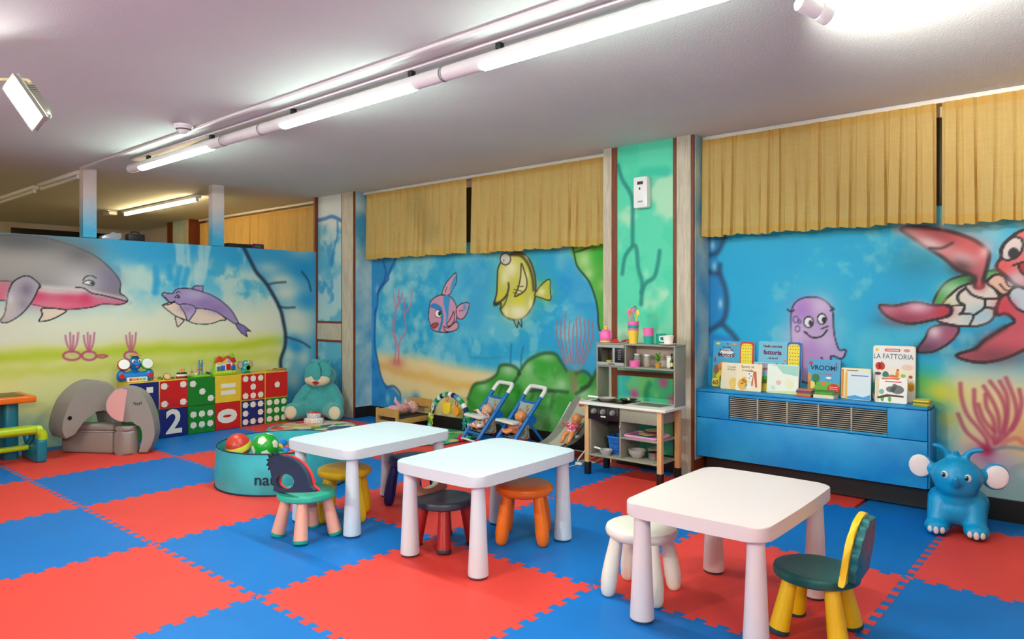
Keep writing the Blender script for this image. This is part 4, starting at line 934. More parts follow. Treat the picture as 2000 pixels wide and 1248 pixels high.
for k in range(1, 11):
    o = sl0.copy(); COL.objects.link(o); o.location = ((gx0 + gx1) / 2, YF + .016, gz0 + .008 + k * (gz1 - gz0 - .016) / 10)
for k in range(1, 5): obj('mullion', box(BM(), (gx0 + (gx1 - gx0) * k / 5, YF + .014, (gz0 + gz1) / 2), (.010, .022, gz1 - gz0), .002), M_SLAT, gr)
obj('kick_space', box(BM(), ((XR0 + XR1) / 2, YM - .06, ZB / 2 + .005), (XR1 - XR0 - .04, .06, ZB - .01)), M_BLACK, t, smooth=False)

# ------------------------------------------------------------------ books on the cabinet
MT = lambda n, c: pm('print_' + n, c, .5)
CUR = [(1, 1)]
def book(px0, px1, ptop, Y, th, lean, label, rgb, name='picture_book', edge=(232, 224, 206), rz=0, r=.008, group='books standing on the cabinet'):
    a = yp(px0, ptop, Y); b = yp(px1, ptop, Y); w_ = b.x - a.x; h = yp((px0 + px1) / 2, ptop, Y).z - ZR
    t = thing(name, label, 'book', ((a.x + b.x) / 2, Y, ZR + .0006 + th * math.sin(lean)), rz, group)
    CUR[0] = (w_ / 2 - .001, h / 2 - .001)
    R_ = RX(-lean)
    M0 = R_ @ T(0, 0, h / 2) @ RX(PI / 2)     # cover plane: local xy = width, height; +z toward the room
    obj('page_block', prism(BM(), rrect(w_ - .006, h - .006, .003, 2), -th + .002, -.002, M0), pm('paper_edge', edge, .7), t, smooth=False)
    obj('cover', prism(BM(), rrect(w_, h, r, 3), -.002, 0, M0), pm('cover_%d_%d_%d' % rgb, rgb, .35), t, smooth=False)
    obj('back_cover', prism(BM(), rrect(w_, h, r, 3), -th, -th + .002, M0), pm('cover_%d_%d_%d' % rgb, rgb, .35), t, smooth=False)
    return t, M0 @ T(0, 0, .0002), w_, h
def dec(t, M0, out, m, lv=0, name='print'):
    a_, b_ = CUR[0]; out = [(min(max(x, -a_), a_), min(max(y, -b_), b_)) for x, y in out]
    return flat(name, out, m, t, M0 @ T(0, 0, lv * .0004), .0004)
def blobs(t, M0, L, lv=1):
    for (cx_, cy_, rx_, ry_, col) in L: dec(t, M0, circ(rx_, 16, cx_, cy_, ry_), MT('%d_%d_%d' % col, col), lv)
R_, Y_, Bl, O_, Wt, Gn = (206, 40, 36), (250, 214, 40), (30, 110, 190), (238, 140, 36), (248, 244, 236), (90, 176, 60)
# engines book with speaker panel
t, M0, w_, h = book(1390, 1471, 667, 3.275, .018, .10, 'blue sound book titled Motori with red framed dotted panel', (66, 170, 214))
dec(t, M0, [(-w_ / 2, -h / 2), (w_ * .16, -h / 2), (w_ * .16, -h * .12), (-w_ / 2, -h * .12)], MT('hill', (120, 170, 90)), 0)
dec(t, M0, circ(.05, 20, -w_ * .16, .30 * h - .02, .03), MT('cloud', (226, 236, 240)), 0)
dec(t, M0, rrect(w_ * .33, h * 1.0, .02, 4, w_ * .325, 0), MT('redframe', (206, 36, 30)), 1); dec(t, M0, rrect(w_ * .26, h * .92, .02, 4, w_ * .315, 0), MT('yellowpanel', (250, 226, 60)), 2)
for r in range(13):
    for c in range(4): dec(t, M0, circ(.0032, 6, w_ * .315 + (c - 1.5) * w_ * .06 + (.004 if r % 2 else 0), h * .42 - r * h * .065), MT(*[('ic%d' % k, v) for k, v in enumerate([(60, 60, 110), (170, 60, 60), (70, 120, 60), (120, 90, 60)])][(r * 3 + c * 5) % 4]), 3, 'icon')
text('Motori!', .040, MT('maroon', (120, 14, 30)), t, M0 @ T(-w_ * .17, h * .20, .0009), .0012); text('Ascolta\nil rombo dei', .021, MT('maroon', (120, 14, 30)), t, M0 @ T(-w_ * .17, h * .335, .0009), .0004)
blobs(t, M0, [(-w_ * .38, h * .44, .016, .008, Y_), (w_ * .02, h * .44, .018, .008, O_), (-w_ * .15, h * .44, .008, .008, (90, 100, 120)), (-w_ * .2, -h * .05, .05, .035, O_), (-w_ * .2, -h * .12, .04, .03, (250, 206, 60)), (-w_ * .4, -h * .12, .02, .035, (150, 90, 60)), (-w_ * .30, -h * .25, .03, .03, Y_), (-w_ * .26, -h * .3, .016, .02, (40, 60, 90)), (-w_ * .44, h * .08, .006, .02, R_)])
dec(t, M0, rrect(.055, .06, .02, 4, -w_ * .41, -h * .40), MT('y60', (246, 220, 50)), 2); text('60', .044, MT('maroon', (120, 14, 30)), t, M0 @ T(-w_ * .41, -h * .41, .0014), .001)
# farm song book
t, M0, w_, h = book(1479, 1563, 668, 3.275, .018, .10, 'light blue sound book titled fattoria with blue framed dotted panel', (112, 190, 220))
dec(t, M0, rrect(w_ * .33, h, .02, 4, w_ * .335, 0), MT('blueframe', (20, 96, 190)), 1); dec(t, M0, rrect(w_ * .265, h * .92, .02, 4, w_ * .325, 0), MT('yellowpanel', (250, 226, 60)), 2)
for r in range(12):
    for c in range(4): dec(t, M0, circ(.0038, 6, w_ * .325 + (c - 1.5) * w_ * .06 + (.004 if r % 2 else 0), h * .42 - r * h * .068), MT(*[('ic%d' % k, None) for k in range(4)][(r + c * 3) % 4]), 3, 'icon')
text('fattoria', .042, MT('purple', (112, 14, 84)), t, M0 @ T(-w_ * .17, h * .275, .0009), .0014); text('Nella vecchia', .024, MT('maroon', (0, 0, 0)), t, M0 @ T(-w_ * .17, h * .40, .0009), .0006); text('...ia-ia-o!', .022, MT('maroon', (0, 0, 0)), t, M0 @ T(-w_ * .17, h * .165, .0009), .0004)
blobs(t, M0, [(-w_ * .12, h * .0, .032, .024, (20, 96, 160)), (-w_ * .12, -h * .08, .024, .026, (240, 200, 170)), (w_ * .08, h * .06, .004, .004, R_), (w_ * .12, h * .12, .008, .008, (236, 130, 100)), (w_ * .1, 0, .004, .004, Bl)])
# two cream books
t, M0, w_, h = book(1407, 1444, 709, 3.205, .010, .14, 'cream picture book with yellow drawing, half hidden by its twin', (246, 230, 196))
text('Il comple\ndi Spotty', .0165, MT('ink', (120, 106, 90)), t, M0 @ T(.004, h * .30, .0005)); blobs(t, M0, [(.022, -.05, .030, .040, (248, 206, 110))], 0)
t, M0, w_, h = book(1436, 1486, 711, 3.180, .010, .14, 'cream picture book about school with yellow animal and red easel', (250, 232, 200))
text('Spotty va\na scuola', .024, MT('ink', (0, 0, 0)), t, M0 @ T(-.01, h * .32, .0005), .0002)
blobs(t, M0, [(-.040, -.050, .034, .040, (244, 184, 76)), (-.028, -.02, .022, .022, (246, 190, 84)), (-.045, -.045, .008, .005, (70, 40, 30)), (.0, -.06, .028, .02, Wt)], 0)
dec(t, M0, [(-.012, .045), (.052, .042), (.062, -.065), (.05, -.066), (.035, .02), (.03, -.06), (.022, -.06), (.02, .0)], MT('easel', (206, 96, 50)), 0); dec(t, M0, [(-.008, .040), (.032, .038), (.024, -.025), (-.014, -.02)], MT('Wt', Wt), 1)
blobs(t, M0, [(.004, .025, .005, .005, R_), (.016, .01, .005, .005, Bl), (.004, -.005, .005, .005, Gn)], 2)
t, M0, w_, h = book(1470, 1512, 708, 3.235, .012, .10, 'blue animal bus board book peeking between two pale books', (150, 206, 226))
text('AUTOB\nANIM', .026, MT('busred', (214, 52, 48)), t, M0 @ T(.0, h * .34, .0005), .0006); blobs(t, M0, [(.01, -.02, .05, .025, Gn), (.0, -.06, .05, .045, (246, 206, 60)), (-.02, -.05, .014, .02, (190, 120, 60)), (-.03, -.115, .012, .012, (90, 90, 100))], 0)
t, M0, w_, h = book(1497, 1558, 713, 3.190, .016, .13, 'white and mint picture book with faint flowers, left of the stack', (240, 246, 234))
dec(t, M0, [(-w_ / 2 + .004, h / 2 - .004), (w_ / 2 - .004, h / 2 - .004), (w_ / 2 - .004, h * .12), (0, h * .2), (-w_ * .2, h * .44)], MT('mint', (168, 220, 206)), 0); dec(t, M0, [(-w_ / 2 + .004, -h / 2 + .004), (w_ / 2 - .004, -h / 2 + .004), (w_ / 2 - .004, -h * .38), (-w_ / 2 + .004, -h * .44)], MT('lime', (224, 230, 150)), 0)
blobs(t, M0, [(-.025, -.025, .018, .016, (244, 196, 176)), (.045, -.03, .028, .035, (246, 240, 200)), (-.06, -.06, .014, .014, (214, 232, 206))], 1)
# vroom
t, M0, w_, h = book(1577, 1640, 703, 3.255, .02, .08, 'blue board book titled VROOM with green tree and red badge', (54, 164, 214))
dec(t, M0, [(-w_ / 2 + .003, -h / 2 + .003), (w_ / 2 - .003, -h / 2 + .003), (w_ / 2 - .003, -h * .16), (0, -h * .10), (-w_ / 2 + .003, -h * .15)], MT('grass', (104, 186, 60)), 0); dec(t, M0, rrect(.018, h * .6, .002, 2, -w_ / 2 + .009, -h * .2), MT('spineor', (240, 150, 40)), 1)
text('VROOM!', .043, MT('navy', (20, 30, 84)), t, M0 @ T(0, h * .26, .0006), .0008); dec(t, M0, rrect(.10, .006, .002, 2, .005, h * .10), MT('rose', (200, 90, 120)), 1)
blobs(t, M0, [(-.05, -.005, .024, .028, (40, 130, 70)), (.062, -.07, .040, .034, (214, 40, 36)), (0, -.035, .016, .014, (240, 120, 60)), (-.075, -.05, .022, .024, (248, 224, 130)), (.03, .0, .018, .007, Wt), (-.082, .09, .012, .012, R_), (.075, .09, .006, .008, R_)], 1)
dec(t, M0, rrect(.007, .03, .001, 2, -.05, -.035), MT('trunk', (100, 70, 40)), 2)
for q_ in (-.012, 0, .012): dec(t, M0, rrect(.05, .0035, .001, 2, .062, -.07 + q_), MT('Wt', Wt), 2)
# cream / blue pair
t, M0, w_, h = book(1642, 1699, 720, 3.225, .02, .08, 'cream book with orange edge behind the blue watercolour book', (250, 232, 190))
dec(t, M0, rrect(.014, h * .9, .002, 2, -w_ / 2 + .008, 0), MT('spineor', (0, 0, 0)), 1); dec(t, M0, rrect(.07, .006, .002, 2, -.02, h * .42), MT('ink', (0, 0, 0)), 1)
t, M0, w_, h = book(1650, 1700, 727, 3.195, .014, .08, 'white and blue watercolour picture book with orange spine', (226, 240, 246))
dec(t, M0, rrect(.012, h - .004, .002, 2, -w_ / 2 + .007, 0), MT('spineye', (248, 186, 70)), 1); dec(t, M0, [(-w_ / 2 + .014, -h / 2 + .003), (w_ / 2 - .003, -h / 2 + .003), (w_ / 2 - .003, -h * .30), (w_ * .2, -h * .40), (-w_ * .1, -h * .34), (-w_ / 2 + .014, -h * .40)], MT('sea', (70, 160, 216)), 0)
dec(t, M0, rrect(.10, .006, .002, 2, .01, h * .36), MT('inkblue', (80, 120, 170)), 1)
# la fattoria
t, M0, w_, h = book(1704, 1787, 676, 3.265, .016, .06, 'tall cream board book titled La Fattoria with red apple', (252, 238, 222), r=.016)
dec(t, M0, rrect(w_ * .94, h * .36, .02, 3, 0, h * .29), MT('whitetop', (248, 246, 242)), 0); text('LA FATTORIA', .044, MT('slate', (40, 84, 96)), t, M0 @ T(-.005, h * .30, .0006), 0, sx=.82)
dec(t, M0, rrect(.085, .017, .004, 2, -.008, h * .42), MT('busred', (0, 0, 0)), 1); dec(t, M0, rrect(.07, .005, .001, 2, -.008, h * .42), MT('Wt', Wt), 2)
blobs(t, M0, [(-.085, h * .125, .018, .024, R_), (-.067, h * .125, .018, .024, R_), (-.045, -.01, .018, .022, (40, 130, 120)), (-.005, -.022, .030, .014, (238, 120, 50)), (.02, 0, .010, .02, (244, 160, 60)), (.022, .022, .007, .006, R_), (.052, -.012, .014, .011, (150, 206, 50)), (.092, -.016, .011, .010, (170, 90, 50)), (.075, .04, .032, .018, (246, 214, 190)), (-.088, -.004, .018, .010, (70, 70, 74)), (.095, -.075, .018, .03, (240, 170, 40)), (-.10, -.09, .02, .05, (70, 170, 110)), (-.105, -.05, .012, .014, Wt), (-.095, h * .42, .009, .009, Y_), (.07, h * .42, .018, .010, (238, 150, 120))], 1)
dec(t, M0, [(-.078, h * .17), (-.070, h * .205), (-.062, h * .215), (-.066, h * .19)], MT('leaf', (50, 130, 60)), 2)
t, M0, w_, h = book(1708, 1771, 738, 3.165, .02, .12, 'small white board book with grey animal on a branch', (250, 246, 240), r=.01)
dec(t, M0, rrect(.022, h - .006, .003, 2, -w_ / 2 + .012, 0), MT('strip', (236, 220, 190)), 1)
dec(t, M0, [(-.055, h * .47), (.05, h * .49), (.04, h * .40), (0, h * .43), (-.05, h * .40)], MT('orangehill', (226, 110, 50)), 1)
dec(t, M0, rrect(.09, .006, .002, 2, .012, h * .33), MT('busred', (0, 0, 0)), 1); blobs(t, M0, [(.035, .005, .036, .026, (110, 116, 112)), (.0, .005, .026, .018, (110, 116, 112)), (.02, .025, .014, .014, (130, 134, 130)), (-.05, -.012, .014, .016, (140, 190, 170)), (-.045, -.055, .009, .016, Gn), (-.005, -.055, .009, .016, Gn)], 1)
dec(t, M0, [(-.075, -.045), (-.02, -.025), (.07, -.03), (.07, -.04), (0, -.038), (-.07, -.055)], MT('branch', (80, 54, 44)), 2)
# small flat books
def flat_book(px, py, w_, d, th, z, rgb, rz, label, group):
    p = yp(px, py, 3.178); t = thing('small_book', label, 'book', (p.x, p.y, z), rz, group)
    obj('page_block', box(BM(), (0, 0, th / 2), (w_ - .004, d - .004, th - .003)), pm('paper_edge', (232, 224, 206), .7), t, smooth=False)
    for q in (0.0008, th - .0008): obj('cover', box(BM(), (0, 0, q), (w_, d, .0016)), pm('cover_%d_%d_%d' % rgb, rgb, .4), t, smooth=False)
    obj('spine', box(BM(), (0, -d / 2, th / 2), (w_, .0014, th)), pm('cover_%d_%d_%d' % rgb, rgb, .4), t, smooth=False)
G1 = 'flat stack of small books beside the VROOM book'
for k, (c, dx, nm) in enumerate([((214, 70, 60), 0, 'red'), ((238, 150, 50), -2, 'orange'), ((110, 150, 60), 2, 'green'), ((150, 60, 120), 0, 'purple'), ((70, 80, 140), -1, 'blue'), ((220, 130, 90), 1, 'salmon')]):
    flat_book(1574 + dx * .5, 764, .092, .085, .0075, ZR + .0005 + k * .0079, c, .05 * (k % 3 - 1), '%s small book, %s of the flat stack left of the VROOM book' % (nm, ['bottom', 'second from bottom', 'third from bottom', 'third from top', 'second from top', 'top'][k]), G1)
flat_book(1613, 770, .124, .085, .022, ZR + .0005, (240, 228, 200), -.05, 'thick cream book lying flat in front of the VROOM book', G1)
for k, (c, nm) in enumerate([((90, 170, 40), 'bottom green'), ((110, 180, 50), 'middle green'), ((60, 140, 50), 'top dark green')]): flat_book(1613, 768, .110, .08, .007, ZR + .0235 + k * .0074, c, .1 * (k - 1), '%s thin book on the thick cream book' % nm, G1)
for k, (c, nm) in enumerate([((120, 170, 60), 'bottom green'), ((236, 190, 30), 'second yellow'), ((90, 120, 60), 'third green'), ((246, 214, 40), 'top yellow')]): flat_book(1802, 788, .080, .10, .0085, ZR + .0005 + k * .009, c, .12 * (k % 2) - .1, '%s small book of the stack at the cabinet end' % nm, 'stack of thin books at the cabinet end')

# ------------------------------------------------------------------ wall dispenser
a = yp(1245, 349, YC); b = yp(1272, 406, YC); t = thing('air_dispenser', 'white wall air freshener dispenser on the green pillar', 'dispenser', ((a.x + b.x) / 2, YC, b.z))
w_ = (b.x - a.x) * .98; h = a.z - b.z; MD = RX(PI / 2)
obj('case', prism(BM(), rrect(w_, h, .012, 4, 0, h / 2), .0, .06, MD, bev=.006), pm('dispenser_white', (240, 238, 238), .3), t)
obj('display', prism(BM(), rrect(w_ * .42, h * .10, .002, 2, 0, h * .80), .058, .0615, MD), pm('display_dark', (40, 44, 40), .2), t, smooth=False)
obj('sensor_eye', prism(BM(), circ(.006, 14, -.004, h * .62, .010), .058, .0615, MD), pm('pupil_black', (0, 0, 0)), t, smooth=False)
obj('brand_mark', prism(BM(), rrect(w_ * .35, h * .05, .002, 2, 0, h * .2), .058, .0612, MD), pm('mark_grey', (150, 150, 150), .4), t, smooth=False)
# ------------------------------------------------------------------ play kitchen
KX, KY, KZ = 1.102, 2.800, .516
t = K_ = thing('play_kitchen', 'grey wooden play kitchen with pine legs and microwave shelf', 'play kitchen', (KX, KY, 0))
M_KG = pm('kitchen_grey', (150, 146, 130), .5, noise=.05); M_KW = pm('kitchen_white', (238, 234, 224), .4); M_PINE = pm('pine', (226, 176, 118), .5, noise=.12, scale=14, stretch=(6, 6, .5)); M_KB = pm('kitchen_black', (22, 20, 20), .35); M_MG = pm('microwave_grey', (160, 166, 166), .4)
def kb(name, x0, x1, y0, y1, z0, z1, m, parent=None, bev=.002): return obj(name, box(BM(), ((x0 + x1) / 2, (y0 + y1) / 2, (z0 + z1) / 2), (x1 - x0, y1 - y0, z1 - z0), bev), m, parent or K_)
ct = kb('countertop', -.345, .345, -.155, .155, KZ - .018, KZ, M_KW)
kb('hob', -.29, -.01, -.09, .10, KZ, KZ + .003, pm('hob_glass', (34, 28, 28), .15), ct, .001)
for (x, y) in ((-.205, .0), (-.095, .03)): obj('burner', lathe(BM(), [(.034, KZ + .003), (.034, KZ + .0042), (.026, KZ + .0042), (.026, KZ + .003)], 24, T(x, y, 0), ring=True), pm('burner_red', (206, 40, 30), .4), ct)
sk = kb('sink', .04, .27, -.085, .085, KZ - .001, KZ + .003, pm('sink_rim', (206, 204, 196), .35), ct)
kb('basin', .055, .255, -.07, .07, KZ + .0025, KZ + .0042, pm('sink_grey', (122, 124, 112), .4), sk, .001)
obj('tap', tube(BM(), smooth_path([(.03, .03, KZ), (.03, .03, KZ + .014), (.055, .02, KZ + .016)]), .005, 8), pm('steel', (200, 200, 200), .25, metal=.9), ct)
for sx in (-1, 1):
    for sy in (-1, 1):
        lg = kb('leg', sx * .291 - .017, sx * .291 + .017, sy * .122 - .017, sy * .122 + .017, .0, KZ - .018, M_PINE)
        kb('leg_sock', sx * .291 - .0185, sx * .291 + .0185, sy * .122 - .0185, sy * .122 + .0185, .0, .088, M_KB, lg)
kb('bottom_board', -.275, .275, -.13, .125, .135, .149, M_KG); kb('side_panel', -.272, -.260, -.125, .13, .149, KZ - .018, M_KG); kb('divider', -.022, -.010, -.13, .13, .149, KZ - .018, M_KG)
kb('shelf_board', -.010, .275, -.13, .13, .285, .297, M_KG); kb('apron', -.010, .275, -.138, -.126, .405, KZ - .019, M_KG); kb('apron', .262, .274, -.12, .12, .405, KZ - .019, M_KG)
kb('oven_back', -.26, -.022, .10, .112, .149, KZ - .02, pm('oven_dark', (52, 46, 40), .7))
cp = kb('control_panel', -.274, -.022, -.142, -.128, .400, KZ - .019, M_KB)
for x in (-.222, -.147, -.068):
    kn = obj('knob', lathe(BM(), [(.021, 0), (.021, .006), (.017, .012), (.015, .020), (0, .021)], 20, T(x, -.142, .458) @ RX(PI / 2)), pm('knob_grey', (126, 128, 126), .4), cp)
    obj('pointer', box(BM(), (x, -.164, .458), (.004, .006, .03), .001, M=T(x, 0, .458) @ RY(.5) @ T(-x, 0, -.458)), pm('knob_light', (176, 176, 172), .4), kn)
for k in range(3): obj('button', lathe(BM(), [(.0065, 0), (.0065, .003), (0, .004)], 12, T(-.160 + k * .014, -.142, .424) @ RX(PI / 2)), pm('button_white', (240, 238, 232), .4), cp)
for (x, w0) in ((-.252, .008), (-.187, .012), (-.108, .010), (-.030, .008)):
    for k in range(4): obj('marking', box(BM(), (x, -.1423, .445 + k * .009), (w0, .0008, .0018)), pm('marking_grey', (150, 140, 136), .5), cp, smooth=False)
obj('oven_hinge', box(BM(), (-.016, -.134, .36), (.008, .008, .03), .002), pm('steel', (0, 0, 0)), K_)
# upper unit
u0, u1, uf, ub = -.300, .335, .0, .150; zt, zm = .935, .772
kb('side_panel', u0, u0 + .012, uf, ub, KZ, zt - .012, M_KG); kb('side_panel', u1 - .012, u1, uf, ub, KZ, zt - .012, M_KG); kb('top_board', u0 - .004, u1 + .004, uf - .004, ub, zt - .012, zt, M_KG); kb('shelf_board', u0 + .012, u1 - .012, uf, ub, zm - .012, zm, M_KG); kb('divider', -.062, -.050, uf, ub, zm, zt - .012, M_KG)
kb('back_panel', -.05, u1 - .012, ub - .008, ub, zm, zt - .012, pm('back_blush', (206, 186, 172), .6))
mw = obj('microwave', box(BM(), (-.175, .135, (zm + zt) / 2 - .006), (.222, .006, zt - zm - .014)), pm('microwave_in', (110, 104, 94), .6), K_, smooth=False)
kb('door_frame', -.286, -.064, uf - .006, uf + .004, zt - .034, zt - .013, M_MG, mw); kb('door_frame', -.286, -.064, uf - .006, uf + .004, zm + .001, zm + .024, M_MG, mw); kb('door_frame', -.158, -.140, uf - .006, uf + .004, zm + .024, zt - .034, M_MG, mw)
kb('door_edge', -.286, -.256, uf - .003, uf + .004, zm + .024, zt - .034, M_KB, mw); kb('keypad', -.139, -.064, uf - .004, uf + .004, zm + .024, zt - .034, M_KB, mw)
for k in range(6): obj('marking', box(BM(), (-.102, uf - .0045, zt - .05 - k * .013), (.03 - .004 * (k % 3), .0008, .004)), pm('marking_grey', (0, 0, 0)), mw, smooth=False)
obj('brand_mark', box(BM(), (-.165, uf - .0065, zm + .012), (.05, .0008, .006)), M_KB, mw, smooth=False)
# ---- things on the kitchen
def kt(name, label, cat, x, y, z, rz=0, group=None):
    o = thing(name, label, cat, (KX + x, KY + y, z + .0004), rz, group)
    if z == zt: o.scale = (1.14, 1.14, 1.14)
    return o
PKC = pm('toy_pink', (240, 110, 176), .35); YEC = pm('toy_yellow', (248, 206, 70), .4); TEC = pm('toy_teal', (20, 170, 150), .4); REC = pm('toy_red', (206, 36, 50), .4); WHC = pm('toy_white', (244, 240, 232), .35); GRC = pm('toy_grey', (176, 170, 164), .4)
t = kt('toy_kettle', 'pink toy kettle with yellow base on the kitchen top', 'toy kettle', -.250, .05, zt)
obj('base', cyl(BM(), (0, 0, 0), .037, .012, 24, bev=.003), YEC, t); obj('pot', lathe(BM(), [(.036, .0122), (.039, .02), (.040, .04), (.034, .066), (.020, .082), (0, .086)], 28), PKC, t); obj('lid_knob', lathe(BM(), [(.012, .083), (.009, .09), (.013, .096), (.010, .102), (0, .104)], 16), YEC, t)
obj('handle', tube(BM(), smooth_path([(.026, -.012, .075), (.05, -.02, .07), (.052, -.02, .03), (.036, -.012, .02)]), .006, 8), PKC, t); obj('spout', tube(BM(), [(-.03, .0, .05), (-.05, .0, .064)], [.010, .006], 10), PKC, t)
t = kt('toy_food', 'red toy lips shaped food beside the pink kettle', 'toy food', -.146, .014, zt, .15); t.scale = (.8, .8, .8)
obj('upper_half', tube(BM(), smooth_path([(-.03, 0, .012), (-.015, 0, .026), (0, 0, .022), (.015, 0, .026), (.03, 0, .012)]), .008, 10), REC, t); obj('lower_half', tube(BM(), smooth_path([(-.03, 0, .010), (0, 0, .008), (.03, 0, .010)]), .008, 10), REC, t)
t = kt('toy_basket_food', 'red lattice toy food lying on the kitchen top', 'toy food', -.098, .095, zt); t.scale = (.85, .85, .85)
bm = BM(); lathe(bm, [(.03, 0), (.05, .004), (.052, .008), (.03, .006)], 24); obj('plate', bm, WHC, t)
for k in range(5): obj('strip', tube(BM(), smooth_path([(-.04, -.024 + k * .012, .012), (0, -.024 + k * .012, .024), (.04, -.024 + k * .012, .012)]), .0055, 8), REC, t)
def cup(t, z, r0, r1, h, m, nm='cup'): return obj(nm, lathe(BM(), [(0, z), (r0, z), (r1, z + h), (r1 - .003, z + h), (r0 - .003, z + .006), (0, z + .006)], 28), m, t)
t = kt('cup_tower', 'tall nested stack of yellow, pink and teal toy cups holding utensils', 'toy cups', -.010, .035, zt)
cup(t, 0, .026, .034, .082, YEC); cup(t, .083, .034, .0345, .013, pm('toy_mauve', (214, 130, 170), .4)); cup(t, .097, .034, .035, .016, TEC); cup(t, .114, .0345, .036, .024, PKC)
for (dx, dy, lx, m, hh, kind) in [(-.02, -.005, -.014, PKC, .07, 0), (-.008, .012, -.006, TEC, .085, 1), (.004, -.008, .0, PKC, .08, 0), (.018, .0, .012, YEC, .07, 2), (-.014, .006, -.012, pm('toy_orange', (226, 140, 60), .4), .08, 1), (.02, -.01, .018, YEC, .062, 2)]:
    u = obj('utensil', tube(BM(), [(dx, dy, .124), (dx + lx, dy, .124 + hh)], .0035, 8), m, t)
    q = (dx + lx, dy, .124 + hh)
    obj('utensil_head', ell(BM(), q, (.011 if kind != 1 else .007, .004, .017), u=12, v=8), m, u)
bm = BM()
for k in range(4): tube(bm, smooth_path([(.008, 0, .13), (.002, 0, .19), (.012 + .014 * math.cos(k * PI / 4), .014 * math.sin(k * PI / 4), .215), (.012, 0, .236), (.012 - .014 * math.cos(k * PI / 4), -.014 * math.sin(k * PI / 4), .215), (.008, 0, .19)]), .0012, 5)
obj('whisk', bm, pm('steel', (0, 0, 0)), t)
t = kt('cup_stack', 'pink toy cup stacked on a teal cup', 'toy cups', .115, .03, zt); cup(t, 0, .028, .031, .05, TEC); cup(t, .0505, .030, .032, .048, PKC)
t = kt('toy_cup', 'single teal toy cup beside the white teacup', 'toy cup', .187, .075, zt); cup(t, 0, .026, .031, .062, TEC, 'body'); obj('rim', lathe(BM(), [(.030, .060), (.032, .062), (.030, .064), (.028, .062)], 24, ring=True), TEC, t)
t = kt('toy_teacup', 'white toy teacup on a saucer', 'toy cup', .268, .03, zt); obj('saucer', lathe(BM(), [(0, 0), (.03, 0), (.052, .007), (.052, .009), (.03, .004), (0, .004)], 28), WHC, t); cup(t, .0045, .024, .033, .052, WHC); obj('handle', tube(BM(), smooth_path([(-.03, -.006, .05), (-.052, -.01, .048), (-.05, -.01, .026), (-.028, -.006, .022)]), .004, 8), WHC, t)
# middle shelf
t = kt('toy_pot', 'pink toy saucepan on the middle kitchen shelf', 'toy pot', .005, .03, zm); cup(t, 0, .036, .039, .040, PKC, 'pot'); obj('rim', lathe(BM(), [(.039, .036), (.041, .039), (.039, .042), (.037, .039)], 28, ring=True), PKC, t)
def jar(x, y, food, label):
    t = kt('storage_jar', label, 'jar', x, y, zm, 0, 'toy storage jars'); g = pm('jar_glass', (230, 232, 226), .1, trans=.7)
    obj('glass', lathe(BM(), [(.024, 0), (.026, .004), (.026, .062), (.020, .072), (.020, .076)], 20), g, t); obj('food', lathe(BM(), [(.0, .001), (.022, .002), (.022, .05), (0, .054)], 16), food, t); obj('lid', cyl(BM(), (0, 0, .0762), .022, .012, 20, bev=.002), WHC, t)
jar(-.02, .104, pm('food_rust', (176, 84, 40), .6, noise=.5, scale=60), 'toy jar with rust coloured food behind the pink saucepan'); jar(.078, .075, pm('food_amber', (232, 166, 40), .6, noise=.4, scale=60), 'toy jar filled with amber yellow food')
t = kt('toy_plant', 'small toy plant with green leaves in yellow pot on the shelf', 'toy plant', .175, .055, zm); obj('pot', lathe(BM(), [(0, 0), (.016, 0), (.023, .03), (.025, .034), (.02, .034), (0, .03)], 18), pm('pot_mustard', (214, 150, 50), .5), t)
rl = random.Random(3); ML_ = pm('toy_leaf', (60, 140, 40), .5, rgb2=(120, 180, 50), scale=30)
for k in range(14):
    a = k * 2.4; L = .032 + .01 * rl.random(); el_ = .5 + .9 * rl.random(); o = obj('leaf', prism(BM(), [(0, 0), (.009, .012), (.008, .026), (0, .036), (-.008, .026), (-.009, .012)], -.0005, .0005, T(0, 0, .034 + .045 * (k / 14)) @ RZ(a) @ RX(el_) @ T(0, .005, 0)), ML_, t, smooth=False)
obj('stem', tube(BM(), [(0, 0, .03), (.002, 0, .085)], .003, 6), ML_, t)
t = kt('toy_canister', 'white block canister behind the toy plant', 'canister', .245, .11, zm); obj('body', box(BM(), (0, 0, .037), (.05, .04, .074), .006), WHC, t); obj('lid', box(BM(), (0, 0, .079), (.052, .042, .008), .003), WHC, t)
for k, (x, c, nm) in enumerate([(.283, (40, 44, 36), 'dark oil'), (.304, (222, 214, 40), 'yellow oil')]):
    t = kt('toy_bottle', '%s toy bottle at the right end of the shelf' % nm, 'toy bottle', x, .05 + .02 * k, zm); obj('body', lathe(BM(), [(0, 0), (.011, 0), (.0115, .05), (.006, .068), (.005, .088), (0, .088)], 16), pm('bottle_%d' % k, c, .25), t); obj('cap', cyl(BM(), (0, 0, .0882), .007, .016, 14), M_KB, t); obj('label_band', lathe(BM(), [(.0118, .015), (.0118, .042)], 16), pm('label_cream', (230, 214, 150), .6), t)
for k, (x, m_, nm) in enumerate([(-.233, YEC, 'yellow'), (-.174, pm('toy_rose', (236, 170, 176), .4), 'rose')]):
    t = kt('toy_dish', '%s toy dish inside the microwave' % nm, 'toy dish', x, .07, zm); cup(t, 0, .02, .026, .028, m_, 'bowl'); obj('lid', lathe(BM(), [(.027, .0285), (.027, .031), (0, .034)], 20), m_, t)
